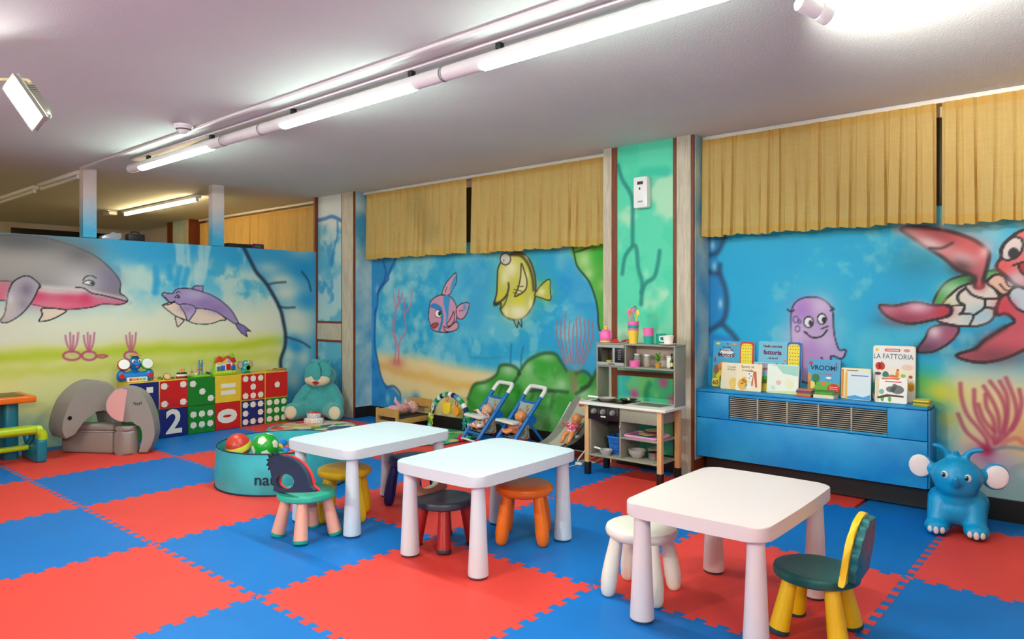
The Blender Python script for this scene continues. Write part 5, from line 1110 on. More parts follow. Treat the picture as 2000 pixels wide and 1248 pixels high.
# counter things
def pan(name, label, x, y, z, rz, r, h, m, hl, hm):
    t = kt(name, label, 'toy pan', x, y, z, rz); obj('pan', lathe(BM(), [(0, 0), (r * .72, 0), (r, h), (r + .003, h), (r + .003, h - .002), (r * .76, .004), (0, .004)], 32), m, t)
    obj('handle', tube(BM(), [(-r, 0, h - .004), (-r - .02, 0, h - .001), (-r - hl, 0, h + .002)], [.006, .0075, .007], 10), hm, t); return t
pan('frying_pan', 'light grey toy frying pan on the hob', -.20, -.012, KZ + .0045, .2, .062, .020, GRC, .085, WHC)
t = kt('toy_dark_pan', 'dark toy wok heaped with dark green food on the counter', 'toy pan', -.045, .025, KZ + .0045); obj('pan', lathe(BM(), [(0, 0), (.04, 0), (.062, .018), (.064, .018), (.04, .004), (0, .004)], 28), pm('wok_dark', (44, 46, 34), .35), t)
for k in range(7):
    a = k * .9; obj('food_piece', ell(BM(), (.03 * math.cos(a) * (k > 0), .03 * math.sin(a) * (k > 0), .018 + .006 * (k == 0)), (.018, .011, .007), u=10, v=7, R=Matrix.Rotation(a, 3, 'Z')), pm('food_dark', (52, 60, 36), .5) if k % 3 else pm('food_light', (196, 180, 140), .5), t)
# oven basket with fruit, pan
t = B_ = kt('fruit_basket', 'blue plastic toy basket inside the oven', 'basket', -.108, .021, .1495)
MBK = pm('basket_blue', (30, 120, 214), .4)
def ring(w_, d, z): return [(p[0], p[1], z) for p in rrect(w_, d, .02, 4)]
obj('base', prism(BM(), rrect(.118, .106, .02, 4), 0, .004), MBK, t); obj('rim', tube(BM(), ring(.146, .136, .118), .0065, 8, closed=True), MBK, t)
bm = BM()
lo_, hi_ = ring(.118, .106, .003), ring(.142, .130, .115); n_ = len(lo_)
L_in = [Vector(p) for p in lo_]; 
def wallpt(u, v):
    u = u % 1.0; i = u * n_; k = int(i) % n_; f_ = i - int(i); a = Vector(lo_[k]).lerp(Vector(lo_[(k + 1) % n_]), f_); b = Vector(hi_[k]).lerp(Vector(hi_[(k + 1) % n_]), f_); return a.lerp(b, v)
per = [0]; 
for k in range(n_): per.append(per[-1] + (Vector(lo_[(k + 1) % n_]) - Vector(lo_[k])).length)
def wp(s, v):
    s = (s % 1.0) * per[-1]
    for k in range(n_):
        if s <= per[k + 1]: f_ = (s - per[k]) / max(1e-9, per[k + 1] - per[k]); return Vector(lo_[k]).lerp(Vector(lo_[(k + 1) % n_]), f_).lerp(Vector(hi_[k]).lerp(Vector(hi_[(k + 1) % n_]), f_), v)
for k in range(34):
    for sg in (1, -1): tube(bm, [wp(k / 34 + sg * .09 * v, v) for v in (0, .33, .66, 1)], .0030, 5)
for v in (.03, .5, .97): tube(bm, [wp(s / 40, v) for s in range(40)], .003, 5, closed=True)
obj('lattice', bm, MBK, t)
fr = random.Random(5)
for k, (c, nm) in enumerate([((214, 50, 30), 'red'), ((230, 96, 30), 'orange'), ((60, 140, 50), 'green'), ((206, 40, 30), 'dark red'), ((236, 130, 40), 'light orange')]):
    x, y, z = [(-.027, -.018, .029), (.027, -.018, .029), (.0, .024, .029), (-.026, .004, .080), (.027, .006, .080)][k]
    o = thing('toy_fruit', '%s toy fruit in the blue basket' % nm, 'toy fruit', (KX - .108 + x, KY + .021 + y, .1495 + z), 0, 'toy fruit in the blue basket'); o.scale = (.84, .84, .84); obj('flesh', lathe(BM(), [(0, -.024), (.014, -.026), (.028, -.008), (.029, .006), (.018, .022), (.006, .022), (0, .018)], 18), pm('fruit_%d' % k, c, .4), o); obj('stem', tube(BM(), [(0, 0, .018), (.003, 0, .032)], .002, 6), pm('stem_brown', (90, 70, 40), .6), o)
pan('sauce_pan', 'small light grey toy pan on the oven floor', -.150, -.101, .1495, -.1, .044, .038, GRC, .06, WHC)
t = kt('toy_tray', 'mauve toy tray on the right kitchen shelf', 'tray', .13, -.02, .2975); obj('tray', prism(BM(), rrect(.25, .20, .02, 4), 0, .005), pm('tray_mauve', (226, 150, 196), .4), t); obj('rim', tube(BM(), [(p[0], p[1], .012) for p in rrect(.25, .20, .02, 4)], .007, 8, closed=True), pm('tray_mauve', (0, 0, 0)), t)
for k, (c, nm) in enumerate([((60, 160, 150), 'teal, lowest'), ((250, 214, 90), 'yellow, second lowest'), ((236, 214, 200), 'cream, middle'), ((150, 40, 90), 'plum, second highest'), ((214, 150, 60), 'ochre, top')]):
    t = kt('toy_plate', '%s toy plate in the stack on the mauve tray' % nm, 'toy plate', .13 + .012 * (k - 1), -.02 + .01 * k, .3032 + k * .0082, 0, 'toy plates on the mauve tray'); obj('plate', lathe(BM(), [(0, 0), (.04, 0), (.062, .006), (.062, .008), (.04, .003), (0, .003)], 28), pm('plate_%d' % k, c, .4), t); obj('plate_ring', lathe(BM(), [(.0395, .0032), (.041, .0036)], 28), pm('plate_%d' % k, c), t)
t = kt('toy_bowl', 'pale grey round toy bowl on the bottom kitchen shelf', 'toy bowl', .065, -.04, .1495); obj('bowl', lathe(BM(), [(0, 0), (.03, 0), (.056, .03), (.060, .056), (.057, .056), (.052, .03), (.028, .005), (0, .005)], 32), GRC, t); obj('lip', lathe(BM(), [(.057, .054), (.0615, .055), (.0615, .058), (.057, .058)], 32, ring=True), GRC, t)
t = kt('steel_pot', 'shiny steel toy pot on the bottom kitchen shelf', 'toy pot', .19, -.02, .1495); obj('pot', lathe(BM(), [(0, 0), (.042, 0), (.044, .004), (.044, .05), (.046, .052), (.041, .052), (.041, .005), (0, .005)], 32), pm('steel_pol', (196, 190, 180), .18, metal=1), t)
for sx in (-1, 1): obj('handle', tube(BM(), smooth_path([(sx * .042, -.012, .042), (sx * .06, 0, .044), (sx * .042, .012, .042)]), .003, 6), pm('steel_pol', (0, 0, 0)), t)
t = kt('toy_bowl', 'second grey toy bowl half hidden behind the steel pot', 'toy bowl', .14, .07, .1495); obj('bowl', lathe(BM(), [(0, 0), (.026, 0), (.048, .03), (.05, .06), (.047, .06), (.044, .03), (0, .005)], 28), pm('bowl_dim', (150, 150, 132), .4), t); obj('lip', lathe(BM(), [(.047, .058), (.0515, .059), (.047, .062)], 28, ring=True), pm('bowl_dim', (0, 0, 0)), t)
# power cord with plug
t = thing('power_cord', 'white power cord with plug lying on the floor beside the kitchen', 'cord', (0, 0, 0))
pts = [gp(a, b, .006) for a, b in ((1098, 915), (1114, 911), (1131, 906), (1148, 900))] + [Vector((.665, 2.98, .006)), Vector((.635, 3.10, .006)), Vector((.640, 3.24, .006))]
obj('cable', tube(BM(), smooth_path([tuple(p) for p in pts], 6), .004, 8), pm('cord_white', (226, 222, 212), .4), t)
q = gp(1131, 906, .012); obj('plug', box(BM(), (q.x, q.y, .014), (.06, .024, .022), .006, M=None), pm('cord_white', (0, 0, 0)), t)
# ------------------------------------------------------------------ number cubes against the partition
CS = .26; CXF = -2.86; CY0 = 1.238
M_CY = pm('cube_yellow', (240, 196, 50), .45, bump=.1); M_CR = pm('cube_red', (206, 24, 22), .45, bump=.1); M_CG = pm('cube_green', (16, 124, 30), .45, bump=.1); M_CB = pm('cube_navy', (14, 30, 108), .45, bump=.1); M_CW = pm('cube_print', (240, 230, 216), .55)
apple = [(1.15 * x_, 1.15 * y_) for x_, y_ in [(0, -.024), (.012, -.027), (.022, -.016), (.026, .002), (.020, .018), (.009, .022), (.003, .019), (.004, .030), (-.002, .031), (-.003, .019), (-.011, .022), (-.021, .016), (-.026, 0), (-.021, -.017), (-.011, -.027)]]
MFR = Matrix([[0, 0, 1, 0], [1, 0, 0, 0], [0, 1, 0, 0], [0, 0, 0, 1]])     # print plane on the +x face: local x -> y, local y -> z
me_ap = None
def cube(k, row, face, top, prints, label, rot=0):
    global me_ap
    t = thing('number_cube', label, 'foam cube', (CXF - CS / 2, CY0 + CS * (k + .5), row * (CS + .0005)), 0, 'foam number cubes stacked along the partition')
    obj('body', box(BM(), (0, 0, CS / 2), (CS - .004, CS - .003, CS - .001), .005), top, t)
    fc = obj('front_face', prism(BM(), rrect(CS - .012, CS - .010, .004, 2, 0, CS / 2), CS / 2 - .004, CS / 2 + .001, MFR), face, t, smooth=False)
    for pr in prints:
        if pr[0] == 'a':
            if me_ap is None: me_ap = obj('apple_print', prism(BM(), apple, 0, .0012, MFR), M_CW, fc, smooth=False).data; o = [c for c in fc.children if c.name.startswith('apple_print')][0]
            else: o = mk('apple_print', me_ap, None, fc)
            o.location = (CS / 2 + .001, pr[1] * CS, CS / 2 + pr[2] * CS); o.rotation_euler = (rot, 0, 0)
        elif pr[0] == 'bar': flat('bar_print', rrect(pr[3] * CS, pr[4] * CS, .002, 2, pr[1] * CS, CS / 2 + pr[2] * CS), M_CW, fc, MFR @ T(0, 0, CS / 2 + .001))
        elif pr[0] == 't': text(pr[1], pr[2], M_CW, fc, MFR @ T(0, CS / 2 + (pr[3] if len(pr) > 3 else 0), CS / 2 + .0014) @ RZ(rot), pr[4] if len(pr) > 4 else 0, name='digit_print')
    return t
g3 = [-.31, 0, .31]
cube(-1, 1, M_CB, M_CY, [('bar', .18, .22, .22, .2)], 'navy cube behind the foam elephant, under the drum toy'); cube(-1, 0, M_CG, M_CG, [('a', 0, 0)], 'green cube low behind the foam elephant arch')
cube(0, 1, M_CR, M_CY, [('a', -.33, .30), ('a', .33, .32), ('a', -.32, -.32), ('a', .33, -.30)], 'red foam cube with four white apples', -PI / 2)
cube(1, 1, M_CG, M_CG, [('a', -.32, .30), ('a', .02, 0), ('a', .33, -.27)], 'green foam cube with three apples in a diagonal', -PI / 2)
cube(2, 1, M_CY, M_CY, [('bar', 0, .13, .56, .16), ('bar', 0, -.13, .56, .16)], 'yellow foam cube with a white equals sign')
cube(3, 1, M_CR, M_CY, [('a', x, .32) for x in g3] + [('a', 0, 0)] + [('a', x, -.33) for x in g3], 'red foam cube with seven white apples')
cube(4, 1, M_CR, M_CY, [('a', .02, 0)], 'red foam cube with a single white apple')
cube(0, 0, M_CB, M_CB, [('t', '2', .30, 0, .008)], 'navy foam cube with a white digit 2')
cube(1, 0, M_CG, M_CG, [('a', x, y) for x in g3 for y in (.19, -.19)], 'green foam cube with six white apples', PI)
cube(2, 0, M_CR, M_CR, [('t', '0', .24, -.0, .016)], 'red foam cube with a white zero lying on its side', PI / 2)
cube(3, 0, M_CB, M_CY, [('a', x, y) for x in g3 for y in (.32, 0, -.32) if (x, y) != (0, 0)], 'navy foam cube with eight white apples', -PI / 2)
cube(4, 0, M_CG, M_CY, [('a', x, y) for x in g3 for y in (.32, 0, -.32)], 'green foam cube with nine white apples', -PI / 2)
ZQ = 2 * CS + .0012
def onc(px, X=-2.97): return xp(px, 750, X).y
def sm(name, c): return pm('toy_' + name, c, .35)
# drum elephant toy
t = thing('drum_toy', 'blue elephant drum toy with red and green drum ears and keyboard', 'toy', (-2.98, onc(265), ZQ), PI / 2 - .1)
TB = sm('elblue', (16, 126, 204))
blob('body', [((0, .02, .05), (.085, .05, .05)), ((-.115, -.005, .055), (.04, .03, .055)), ((.115, -.005, .055), (.04, .03, .055)), ((0, .01, .16), (.058, .05, .06)), ((0, .01, .20), (.035, .03, .04)), ((0, -.045, .155), (.03, .03, .022)), ('t', [(-.1, 0, .05), (.1, 0, .05)], [.04, .04])], .006, TB, t, 4)
for sx, c in ((-1, 'red'), (1, 'lime')):
    Md = T(sx * .095, -.01, .155) @ RY(sx * .25) @ RX(PI / 2 - .35)
    d = obj('drum', lathe(BM(), [(.045, -.02), (.052, -.016), (.052, .012), (.046, .016)], 26, Md), sm('drum' + c, (206, 36, 24) if c == 'red' else (130, 200, 30)), t); obj('drum_head', lathe(BM(), [(.045, .0162), (0, .019)], 26, Md), sm('drumwhite', (248, 244, 240)), d)
obj('hat', lathe(BM(), [(0, .228), (.05, .230), (.05, .236), (.025, .242), (0, .25)], 24), sm('hat', (240, 146, 40)), t)
kb_ = obj('keyboard', box(BM(), (0, -.05, .022), (.17, .04, .042), .01), sm('kbwhite', (246, 240, 236)), t)
for k, c in enumerate([(220, 80, 40), (240, 150, 40), (240, 120, 60), (160, 200, 60), (130, 180, 220)]): obj('key', box(BM(), (-.056 + k * .028, -.0715, .026), (.024, .004, .022), .001), sm('key%d' % k, c), kb_)
for sx in (-1, 1):
    e = obj('eye', ell(BM(), (sx * .026, -.04, .185), (.014, .008, .016), u=12, v=8), sm('kbwhite', (0, 0, 0)), t); obj('pupil', ell(BM(), (sx * .022, -.047, .184), (.006, .004, .009), u=10, v=6), sm('pup', (14, 14, 16)), e)
    obj('panel_dial', lathe(BM(), [(.022, 0), (.022, .006), (0, .008)], 16, T(sx * .117, -.035, .055) @ RX(PI / 2)), sm('dialred', (214, 50, 40)), t)
obj('mouth', ell(BM(), (.0, -.062, .135), (.016, .006, .006), u=10, v=6), sm('mouth', (230, 110, 120)), t)
# loose wooden pieces
rw = random.Random(9); WC = [(226, 190, 130), (206, 60, 40), (236, 206, 60), (80, 140, 60), (150, 60, 40), (230, 160, 90)]
wn = ['long pale', 'red', 'yellow', 'green', 'brown', 'orange tinted', 'round pale', 'tilted red rimmed', 'small dark', 'thin pale']
for k in range(10):
    y = onc(303 + k * 3.9, -2.95); x = -2.963 - .056 * (k % 3); c = WC[k % 6]; r_ = .012 + .005 * rw.random()
    out = [(r_ * (1 + .35 * math.sin(3 * a + k)) * math.cos(a), r_ * (1 + .25 * math.cos(2 * a + k)) * math.sin(a)) for a in [2 * PI * q / 14 for q in range(14)]]
    o = obj('puzzle_piece', prism(BM(), out, 0, .016, bev=.0015), pm('piece_%d' % (k % 6), c, .5), None, loc=(x, y, ZQ + .0005), rot=(0, 0, k)); tag(o, '%s wooden puzzle piece in the heap beside the drum toy' % wn[k], 'puzzle piece', 'loose wooden puzzle pieces')
t = thing('lemur_disc_toy', 'tilted round wooden disc with red rim in the puzzle heap', 'toy', (-2.905, onc(320), ZQ + .0075)); Md = RX(-.0) @ T(0, 0, .02) @ RY(.9); obj('disc', lathe(BM(), [(0, 0), (.03, 0), (.03, .006), (0, .006)], 22, Md), sm('discw', (232, 200, 140)), t); obj('rim', lathe(BM(), [(.03, -.001), (.034, -.001), (.034, .007), (.03, .007)], 22, Md, ring=True), sm('discr', (176, 40, 30)), t)
t = thing('stacking_boat', 'wooden boat stacking toy in red, white and navy with orange funnel', 'toy', (-2.96, onc(354), ZQ), PI / 2)
for (z0, z1, a, b, c, nm) in ((0, .018, .052, .030, (150, 30, 36), 'hull'), (.0185, .038, .055, .032, (240, 234, 226), 'deck'), (.0385, .052, .048, .03, (24, 30, 66), 'cabin')): obj(nm, prism(BM(), [(a * math.cos(q), b * math.sin(q)) for q in [2 * PI * k / 22 for k in range(22)]], z0, z1, bev=.003), sm('boat' + nm, c), t)
for dx, c in ((-.012, (240, 180, 80)), (.012, (238, 170, 60))): obj('funnel', cyl(BM(), (dx, 0, .0525), .013, .036, 16, bev=.002), sm('fun%d' % (dx > 0), c), t)
# bead maze
t = thing('bead_maze', 'wire bead maze on a green wooden base', 'toy', (-2.96, onc(389), ZQ), PI / 2); obj('base', box(BM(), (0, 0, .009), (.16, .11, .018), .003), sm('mazebase', (150, 206, 40)), t)
for k, (x, y, w_, h, c, r_) in enumerate([(-.045, .02, .045, .13, (236, 190, 60), .0022), (.05, .02, .05, .13, (236, 190, 60), .0022), (-.012, -.01, .012, .155, (30, 130, 190), .0035), (.022, -.005, .012, .155, (30, 150, 190), .0035)]):
    wr = obj('wire', tube(BM(), smooth_path([(x - w_ / 2, y, .018), (x - w_ / 2, y, h * .8), (x - w_ * .3, y, h), (x + w_ * .3, y, h), (x + w_ / 2, y, h * .8), (x + w_ / 2, y, .018)], 5), r_, 8), sm('wire%d' % k, c), t)
    for q, cc in enumerate([(236, 110, 40), (30, 140, 200), (180, 200, 40)][:1 + k % 2]): obj('bead', ell(BM(), (x - w_ / 2, y, .05 + .035 * q + .012 * k), (.011, .011, .011), u=12, v=8), sm('bead%d' % q, cc), wr)
for (x, y, c) in ((.055, -.03, (20, 90, 40)), (.075, -.035, (24, 50, 140)), (-.05, -.03, (240, 236, 220)), (.03, -.035, (170, 200, 40))): obj('bead', ell(BM(), (x, y, .036 if c[2] < 100 else .030), (.013, .013, .012), u=12, v=8), sm('beadx%d' % c[0], c), t)
# toy house
t = thing('toy_house', 'plastic toy house with red roofs and lime green base', 'toy', (-2.97, onc(434), ZQ), PI / 2)
MH = T(0, -.03, 0) @ RX(PI / 2)
obj('base', box(BM(), (0, -.01, .022), (.235, .11, .044), .012), sm('hlime', (150, 210, 40)), t); obj('back_wall', prism(BM(), [(-.11, .04), (.11, .04), (.112, .17), (.06, .19), (-.09, .17)], -.02, .006, MH, bev=.004), sm('hgreen', (140, 200, 40)), t)
obj('facade', prism(BM(), [(-.09, .044), (.10, .044), (.10, .12), (.075, .135), (.02, .18), (-.03, .14), (-.09, .12)], .006, .022, MH, bev=.002), sm('hwhite', (246, 240, 236)), t)
obj('roof', prism(BM(), [(-.105, .125), (-.085, .17), (-.06, .19), (-.035, .178), (-.012, .15), (-.03, .13), (-.07, .135)], .010, .034, MH, bev=.003), sm('hred', (222, 60, 30)), t); obj('roof', prism(BM(), [(-.04, .14), (.0, .18), (.03, .188), (.065, .165), (.082, .135), (.072, .125), (.03, .170), (.005, .165), (-.03, .132)], .022, .036, MH, bev=.002), sm('hred', (0, 0, 0)), t); obj('roof', prism(BM(), [(.066, .12), (.075, .165), (.10, .165), (.112, .12)], .012, .034, MH, bev=.003), sm('hred2', (206, 30, 24)), t)
for (x, z, w_, h, c, nm) in ((-.055, .125, .05, .04, (250, 220, 90), 'window'), (.0, .135, .045, .036, (250, 220, 70), 'window'), (.045, .137, .028, .036, (170, 180, 220), 'window'), (.088, .10, .022, .030, (206, 110, 60), 'window'), (-.065, .068, .034, .044, (90, 130, 90), 'window'), (-.022, .07, .045, .05, (30, 120, 200), 'door'), (.036, .078, .045, .06, (206, 24, 30), 'door'), (.086, .068, .042, .048, (24, 100, 190), 'door')): obj(nm, prism(BM(), rrect(w_, h, .008, 3, x, z), .020, .028, MH, bev=.001), sm('hw%d_%d' % (c[0], c[2]), c), t)
for k in range(8): obj('key_flower', lathe(BM(), [(.009, 0), (.009, .004), (0, .006)], 10, T(-.09 + k * .0255, -.066, .03) @ RX(PI / 2 - .2)), sm('hflower', (250, 220, 80)), t)
obj('handle', tube(BM(), smooth_path([(.06, -.03, .165), (.07, -.03, .20), (.095, -.03, .198), (.105, -.03, .15)]), .006, 8), sm('hgreen', (0, 0, 0)), t)
# small popper elephant
t = thing('popper_toy', 'small teal elephant ball popper toy with open green mouth', 'toy', (-2.96, onc(478), ZQ), PI / 2)
blob('body', [((0, 0, .045), (.042, .04, .045)), ((0, 0, .09), (.038, .036, .04)), ((-.03, -.01, .012), (.018, .02, .013)), ((.03, -.01, .012), (.018, .02, .013))], .005, sm('popteal', (20, 160, 170)), t, 3)
obj('mouth_ring', lathe(BM(), [(.028, 0), (.031, .010), (.031, .02), (.024, .02), (.022, .004)], 24, T(.008, -.03, .055) @ RX(PI / 2)), sm('poplime', (130, 200, 50)), t); obj('mouth_hole', lathe(BM(), [(.0225, .012), (0, .012)], 20, T(.008, -.03, .055) @ RX(PI / 2)), sm('pup', (0, 0, 0)), t)
for sx in (-1, 1):
    e = obj('eye', ell(BM(), (sx * .014 + .002, -.033, .105), (.0125, .008, .0125), u=12, v=8), sm('kbwhite', (0, 0, 0)), t); obj('pupil', ell(BM(), (sx * .014 + .002, -.041, .105), (.005, .003, .005), u=8, v=6), sm('pup', (0, 0, 0)), e)
    ea = obj('ear', prism(BM(), circ(.027, 20, sx * .055, .085, .037), -.003, .003, T(0, .0, 0) @ RX(PI / 2)), sm('popear', (60, 120, 130)), t, smooth=False); obj('ear_lining', prism(BM(), circ(.022, 20, sx * .055, .085, .032), .003, .0045, RX(PI / 2)), sm('poppink', (226, 176, 160)), ea, smooth=False)
t = thing('shape_boards', 'flat wooden puzzle boards lying at the end of the cube row', 'puzzle board', (-2.97, onc(540), ZQ), .2)
obj('board', box(BM(), (0, 0, .005), (.12, .16, .010), .002), sm('bw', (190, 150, 70)), t); obj('board', box(BM(), (.01, .03, .0142), (.10, .11, .008), .002), sm('bo', (206, 120, 50)), t)
for (x, y, c) in ((.0, .05, (200, 60, 40)), (.03, .02, (230, 190, 60)), (-.02, .0, (90, 90, 60))): obj('peg_piece', prism(BM(), circ(.016, 12, x, y), .0185, .024), sm('peg%d' % c[1], c), t)

# ------------------------------------------------------------------ grey foam elephants
M_FG = pm('foam_grey', (152, 144, 136), .55, bump=.15, bscale=40); M_FG2 = pm('foam_grey_light', (186, 178, 168), .55); M_SEAM = pm('seam', (196, 190, 182), .6); M_FP = pm('foam_pink', (230, 166, 160), .55)
Zf = lambda L: [(x * .2403, 640 + y * .2403) for x, y in L]
def foam_plate(L, P0, n, th, name, m, parent, org, bev=.012, off=0):
    n = Vector(n).normalized(); u = Vector((-n.y, n.x, 0)); P0 = Vector(P0)
    out = []
    for a, b in Zf(L):
        q = pp(a, b, P0, n) - P0; out.append((q.dot(u), max(q.z + P0.z, .0)))
    MM = Matrix([[u.x, 0, n.x, P0.x - org[0]], [u.y, 0, n.y, P0.y - org[1]], [0, 1, 0, 0], [0, 0, 0, 1]])
    return obj(name, prism(BM(), out, -th + off, off, MM, bev=bev, seg=3), m, parent, ang=50), MM
n1 = (.93, .10, 0); P1_ = (-2.60, .62, 0); org = (-2.60, .62)
def sp(L, n=4): return [(v.x, v.y) for v in smooth_path([Vector((a, b, 0)) for a, b in L], n)]
t = thing('foam_arch', 'large grey foam elephant arch with black button eye', 'soft play', (org[0], org[1], 0))
big = sp([(540, 905), (512, 850), (510, 790), (530, 710), (575, 600), (650, 510), (740, 450), (830, 432), (910, 470), (965, 560), (990, 680)], 4) + [(1000, 985), (925, 985)] + sp([(915, 800), (885, 690), (840, 660), (765, 695), (700, 745), (645, 815), (600, 880)], 3)
pl, MM = foam_plate(big, P1_, n1, .24, 'arch', M_FG, t, org)
q = pp(*Zf([(567, 735)])[0], P1_, n1) - Vector(P1_); u_ = Vector((-n1[1], n1[0], 0)).normalized()
obj('button_eye', lathe(BM(), [(.016, -.002), (.016, .003), (0, .006)], 20, MM @ T(q.dot(u_), q.z, 0)), pm('pupil_black', (0, 0, 0)), t)
# block seat and curved cushion
a = gp(118, 884); b = gp(222, 888); c_ = gp(262, 880)
t = thing('foam_block', 'grey foam block seat with piped lid under the elephant arch', 'soft play', (-2.642 - .55 * .062 - .025, .575 + .83 * .062 + .001, 0), math.radians(33.6))
w_ = (b - a).length
obj('block', box(BM(), (0, 0, .09), (w_ * .95, .11, .18), .02, 3), M_FG, t); obj('lid', box(BM(), (0, 0, .211), (w_ * .955, .114, .056), .02, 3), M_FG, t); obj('piping', tube(BM(), [(p[0], p[1], .181) for p in rrect(w_ * .955, .116, .02, 4)], .004, 6, closed=True), M_SEAM, t)
t = thing('foam_cushion', 'rounded grey foam cushion between block seat and small elephant', 'soft play', (-2.413, .7955, 0), .45)
obj('cushion', prism(BM(), sp([(-.06, -.07), (.04, -.07), (.075, -.03), (.07, .04), (.035, .07), (-.06, .07), (-.06, -.07)], 4)[:-1], 0, .19, bev=.02, seg=3), M_FG, t); obj('cushion_top', prism(BM(), sp([(-.058, -.066), (.036, -.066), (.07, -.03), (.066, .036), (.034, .066), (-.058, .066), (-.058, -.066)], 4)[:-1], .191, .228, bev=.014, seg=3), M_FG, t)
n2 = (.80, -.60, 0); P2_ = (-2.27, .90, 0); org2 = (-2.27, .90)
t = thing('foam_elephant', 'smaller grey foam elephant with pink ear and sleeping eye', 'soft play', (org2[0], org2[1], 0))
face = sp([(930, 502), (872, 570), (858, 640), (880, 705), (940, 752), (1008, 770), (1065, 765), (1110, 775), (1145, 820), (1156, 880), (1142, 960), (1125, 1018)], 3) + [(1196, 1018)] + sp([(1228, 960), (1255, 880), (1250, 780), (1225, 680), (1180, 580), (1120, 520), (1040, 490), (980, 488)], 3)
pl, MM2 = foam_plate(face, P2_, n2, .17, 'head', M_FG, t, org2)
foam_plate(sp([(936, 508), (880, 575), (864, 640), (886, 702), (944, 746), (1000, 762)], 3) + [(1035, 505), (985, 494)], P2_, n2, .006, 'ear_patch', M_FP, t, org2, bev=0, off=.004)
u2 = Vector((-n2[1], n2[0], 0)).normalized()
def f2(x, y): q = pp(*Zf([(x, y)])[0], P2_, n2) - Vector(P2_); return (q.dot(u2), q.z)
e0 = f2(1085, 604); lid = [f2(1085, 604), f2(1105, 614), f2(1130, 614), f2(1152, 600)]
ey = obj('sleeping_eye', tube(BM(), smooth_path([MM2 @ Vector((p[0], p[1], .002)) for p in lid]), .0022, 6), pm('lash', (50, 46, 46), .6), t)
for (x, y, dx) in ((1090, 608, -6), (1104, 614, -4), (1118, 616, 0), (1132, 614, 4), (1146, 606, 7)):
    p0, p1 = f2(x, y), f2(x + dx, y + 16); obj('eyelash', tube(BM(), [MM2 @ Vector((p0[0], p0[1], .002)), MM2 @ Vector((p1[0], p1[1], .002))], .0016, 5), pm('lash', (0, 0, 0)), ey)

# ------------------------------------------------------------------ picnic desk at the left edge
t = thing('activity_desk', 'orange topped kids desk with teal legs and lime bench at left', 'kids desk', (-2.86, -.30, 0))
M_OR = pm('desk_orange', (246, 110, 16), .35); M_TL = pm('desk_teal', (10, 118, 140), .35); M_LM = pm('bench_lime', (190, 214, 24), .35)
pe = xp(72, 785, -2.74).y + .30
dt = obj('desktop', box(BM(), (-.09, (pe - .62) / 2, .470), (.42, .62 + pe, .05), .012, 3), M_OR, t); obj('writing_board', box(BM(), (-.10, (pe - .62) / 2 - .0, .4965), (.29, .62 + pe - .12, .004), .001), pm('board_olive', (92, 88, 36), .4), dt)
for y in (pe - .14, -.45):
    lg = obj('pedestal', prism(BM(), rrect(.22, .10, .03, 4), .0, .446, T(-.09, y, 0), bev=.006), M_TL, t)
obj('modesty_panel', box(BM(), (-.12, (pe - .6) / 2, .30), (.02, .5, .2), .005), M_TL, t)
be = xp(90, 850, -2.52).y + .30
obj('bench_seat', tube(BM(), smooth_path([(.25, -.62, .248), (.25, be - .10, .248), (.25, be - .03, .240), (.25, be, .205), (.25, be + .002, .17)], 4), .034, 12), M_LM, t); obj('bench_seat', box(BM(), (.22, (be - .66) / 2, .252), (.15, .58 + be, .05), .018, 3), M_LM, t)
obj('bench_leg', box(BM(), (.245, be - .015, .085), (.12, .07, .17), .014, 3), M_TL, t); obj('connecting_foot', box(BM(), (.09, be - .03, .05), (.32, .05, .10), .014, 3), M_TL, t); obj('foot_rail', tube(BM(), [(.12, -.6, .10), (.12, be - .06, .10)], .022, 12), M_LM, t); obj('bench_brace', tube(BM(), smooth_path([(.02, be - .05, .20), (.08, be - .05, .13), (.16, be - .05, .16), (.20, be - .05, .22)]), .022, 10), M_TL, t)

# ------------------------------------------------------------------ plush animal
t = thing('plush_bear', 'large teal plush animal with floppy ears sitting against the wall', 'plush toy', (-2.725, 2.835, .012), math.radians(38))
MPT = pm('plush_teal', (66, 166, 166), .95, noise=.12, scale=20, bump=.6, bscale=160, sheen=.5); MPC = pm('plush_cream', (226, 204, 170), .95, bump=.5, bscale=160, sheen=.4)
blob('body', [((0, .02, .15), (.155, .135, .155)), ((0, .03, .26), (.11, .10, .09)), ((0, .0, .435), (.165, .13, .125)), ((0, .02, .50), (.10, .09, .085)), ('t', [(-.13, 0, .29), (-.21, -.05, .19), (-.235, -.10, .13)], [.07, .06, .048]), ('t', [(.13, 0, .29), (.21, -.05, .19), (.235, -.10, .13)], [.07, .06, .048]),
     ('t', [(-.10, -.02, .09), (-.20, -.16, .085)], [.09, .082]), ('t', [(.10, -.02, .09), (.20, -.16, .085)], [.09, .082]), ((-.225, -.20, .092), (.088, .055, .092)), ((.225, -.20, .092), (.088, .055, .092))], .010, MPT, t, 6)
for sx in (-1, 1):
    obj('foot_pad', ell(BM(), (sx * .228, -.242, .090), (.062, .02, .066), u=20, v=12), MPC, t)
    obj('paw_pad', ell(BM(), (sx * .238, -.142, .128), (.024, .03, .03), u=14, v=10), MPC, t)
obj('muzzle', ell(BM(), (0, -.088, .405), (.135, .058, .062), u=26, v=14), MPC, t)
for (x, y, z, r, ry) in ((-.065, -.108, .505, (.055, .018, .085), .45), (.0, -.138, .495, (.05, .018, .10), -.1), (.085, -.088, .52, (.055, .018, .085), -.5), (-.03, -.03, .59, (.06, .03, .03), .2), (.05, -.02, .595, (.05, .03, .035), -.3)): obj('ear', ell(BM(), (x, y, z), r, u=20, v=12, R=Matrix.Rotation(ry, 3, 'Y')), MPT, t)
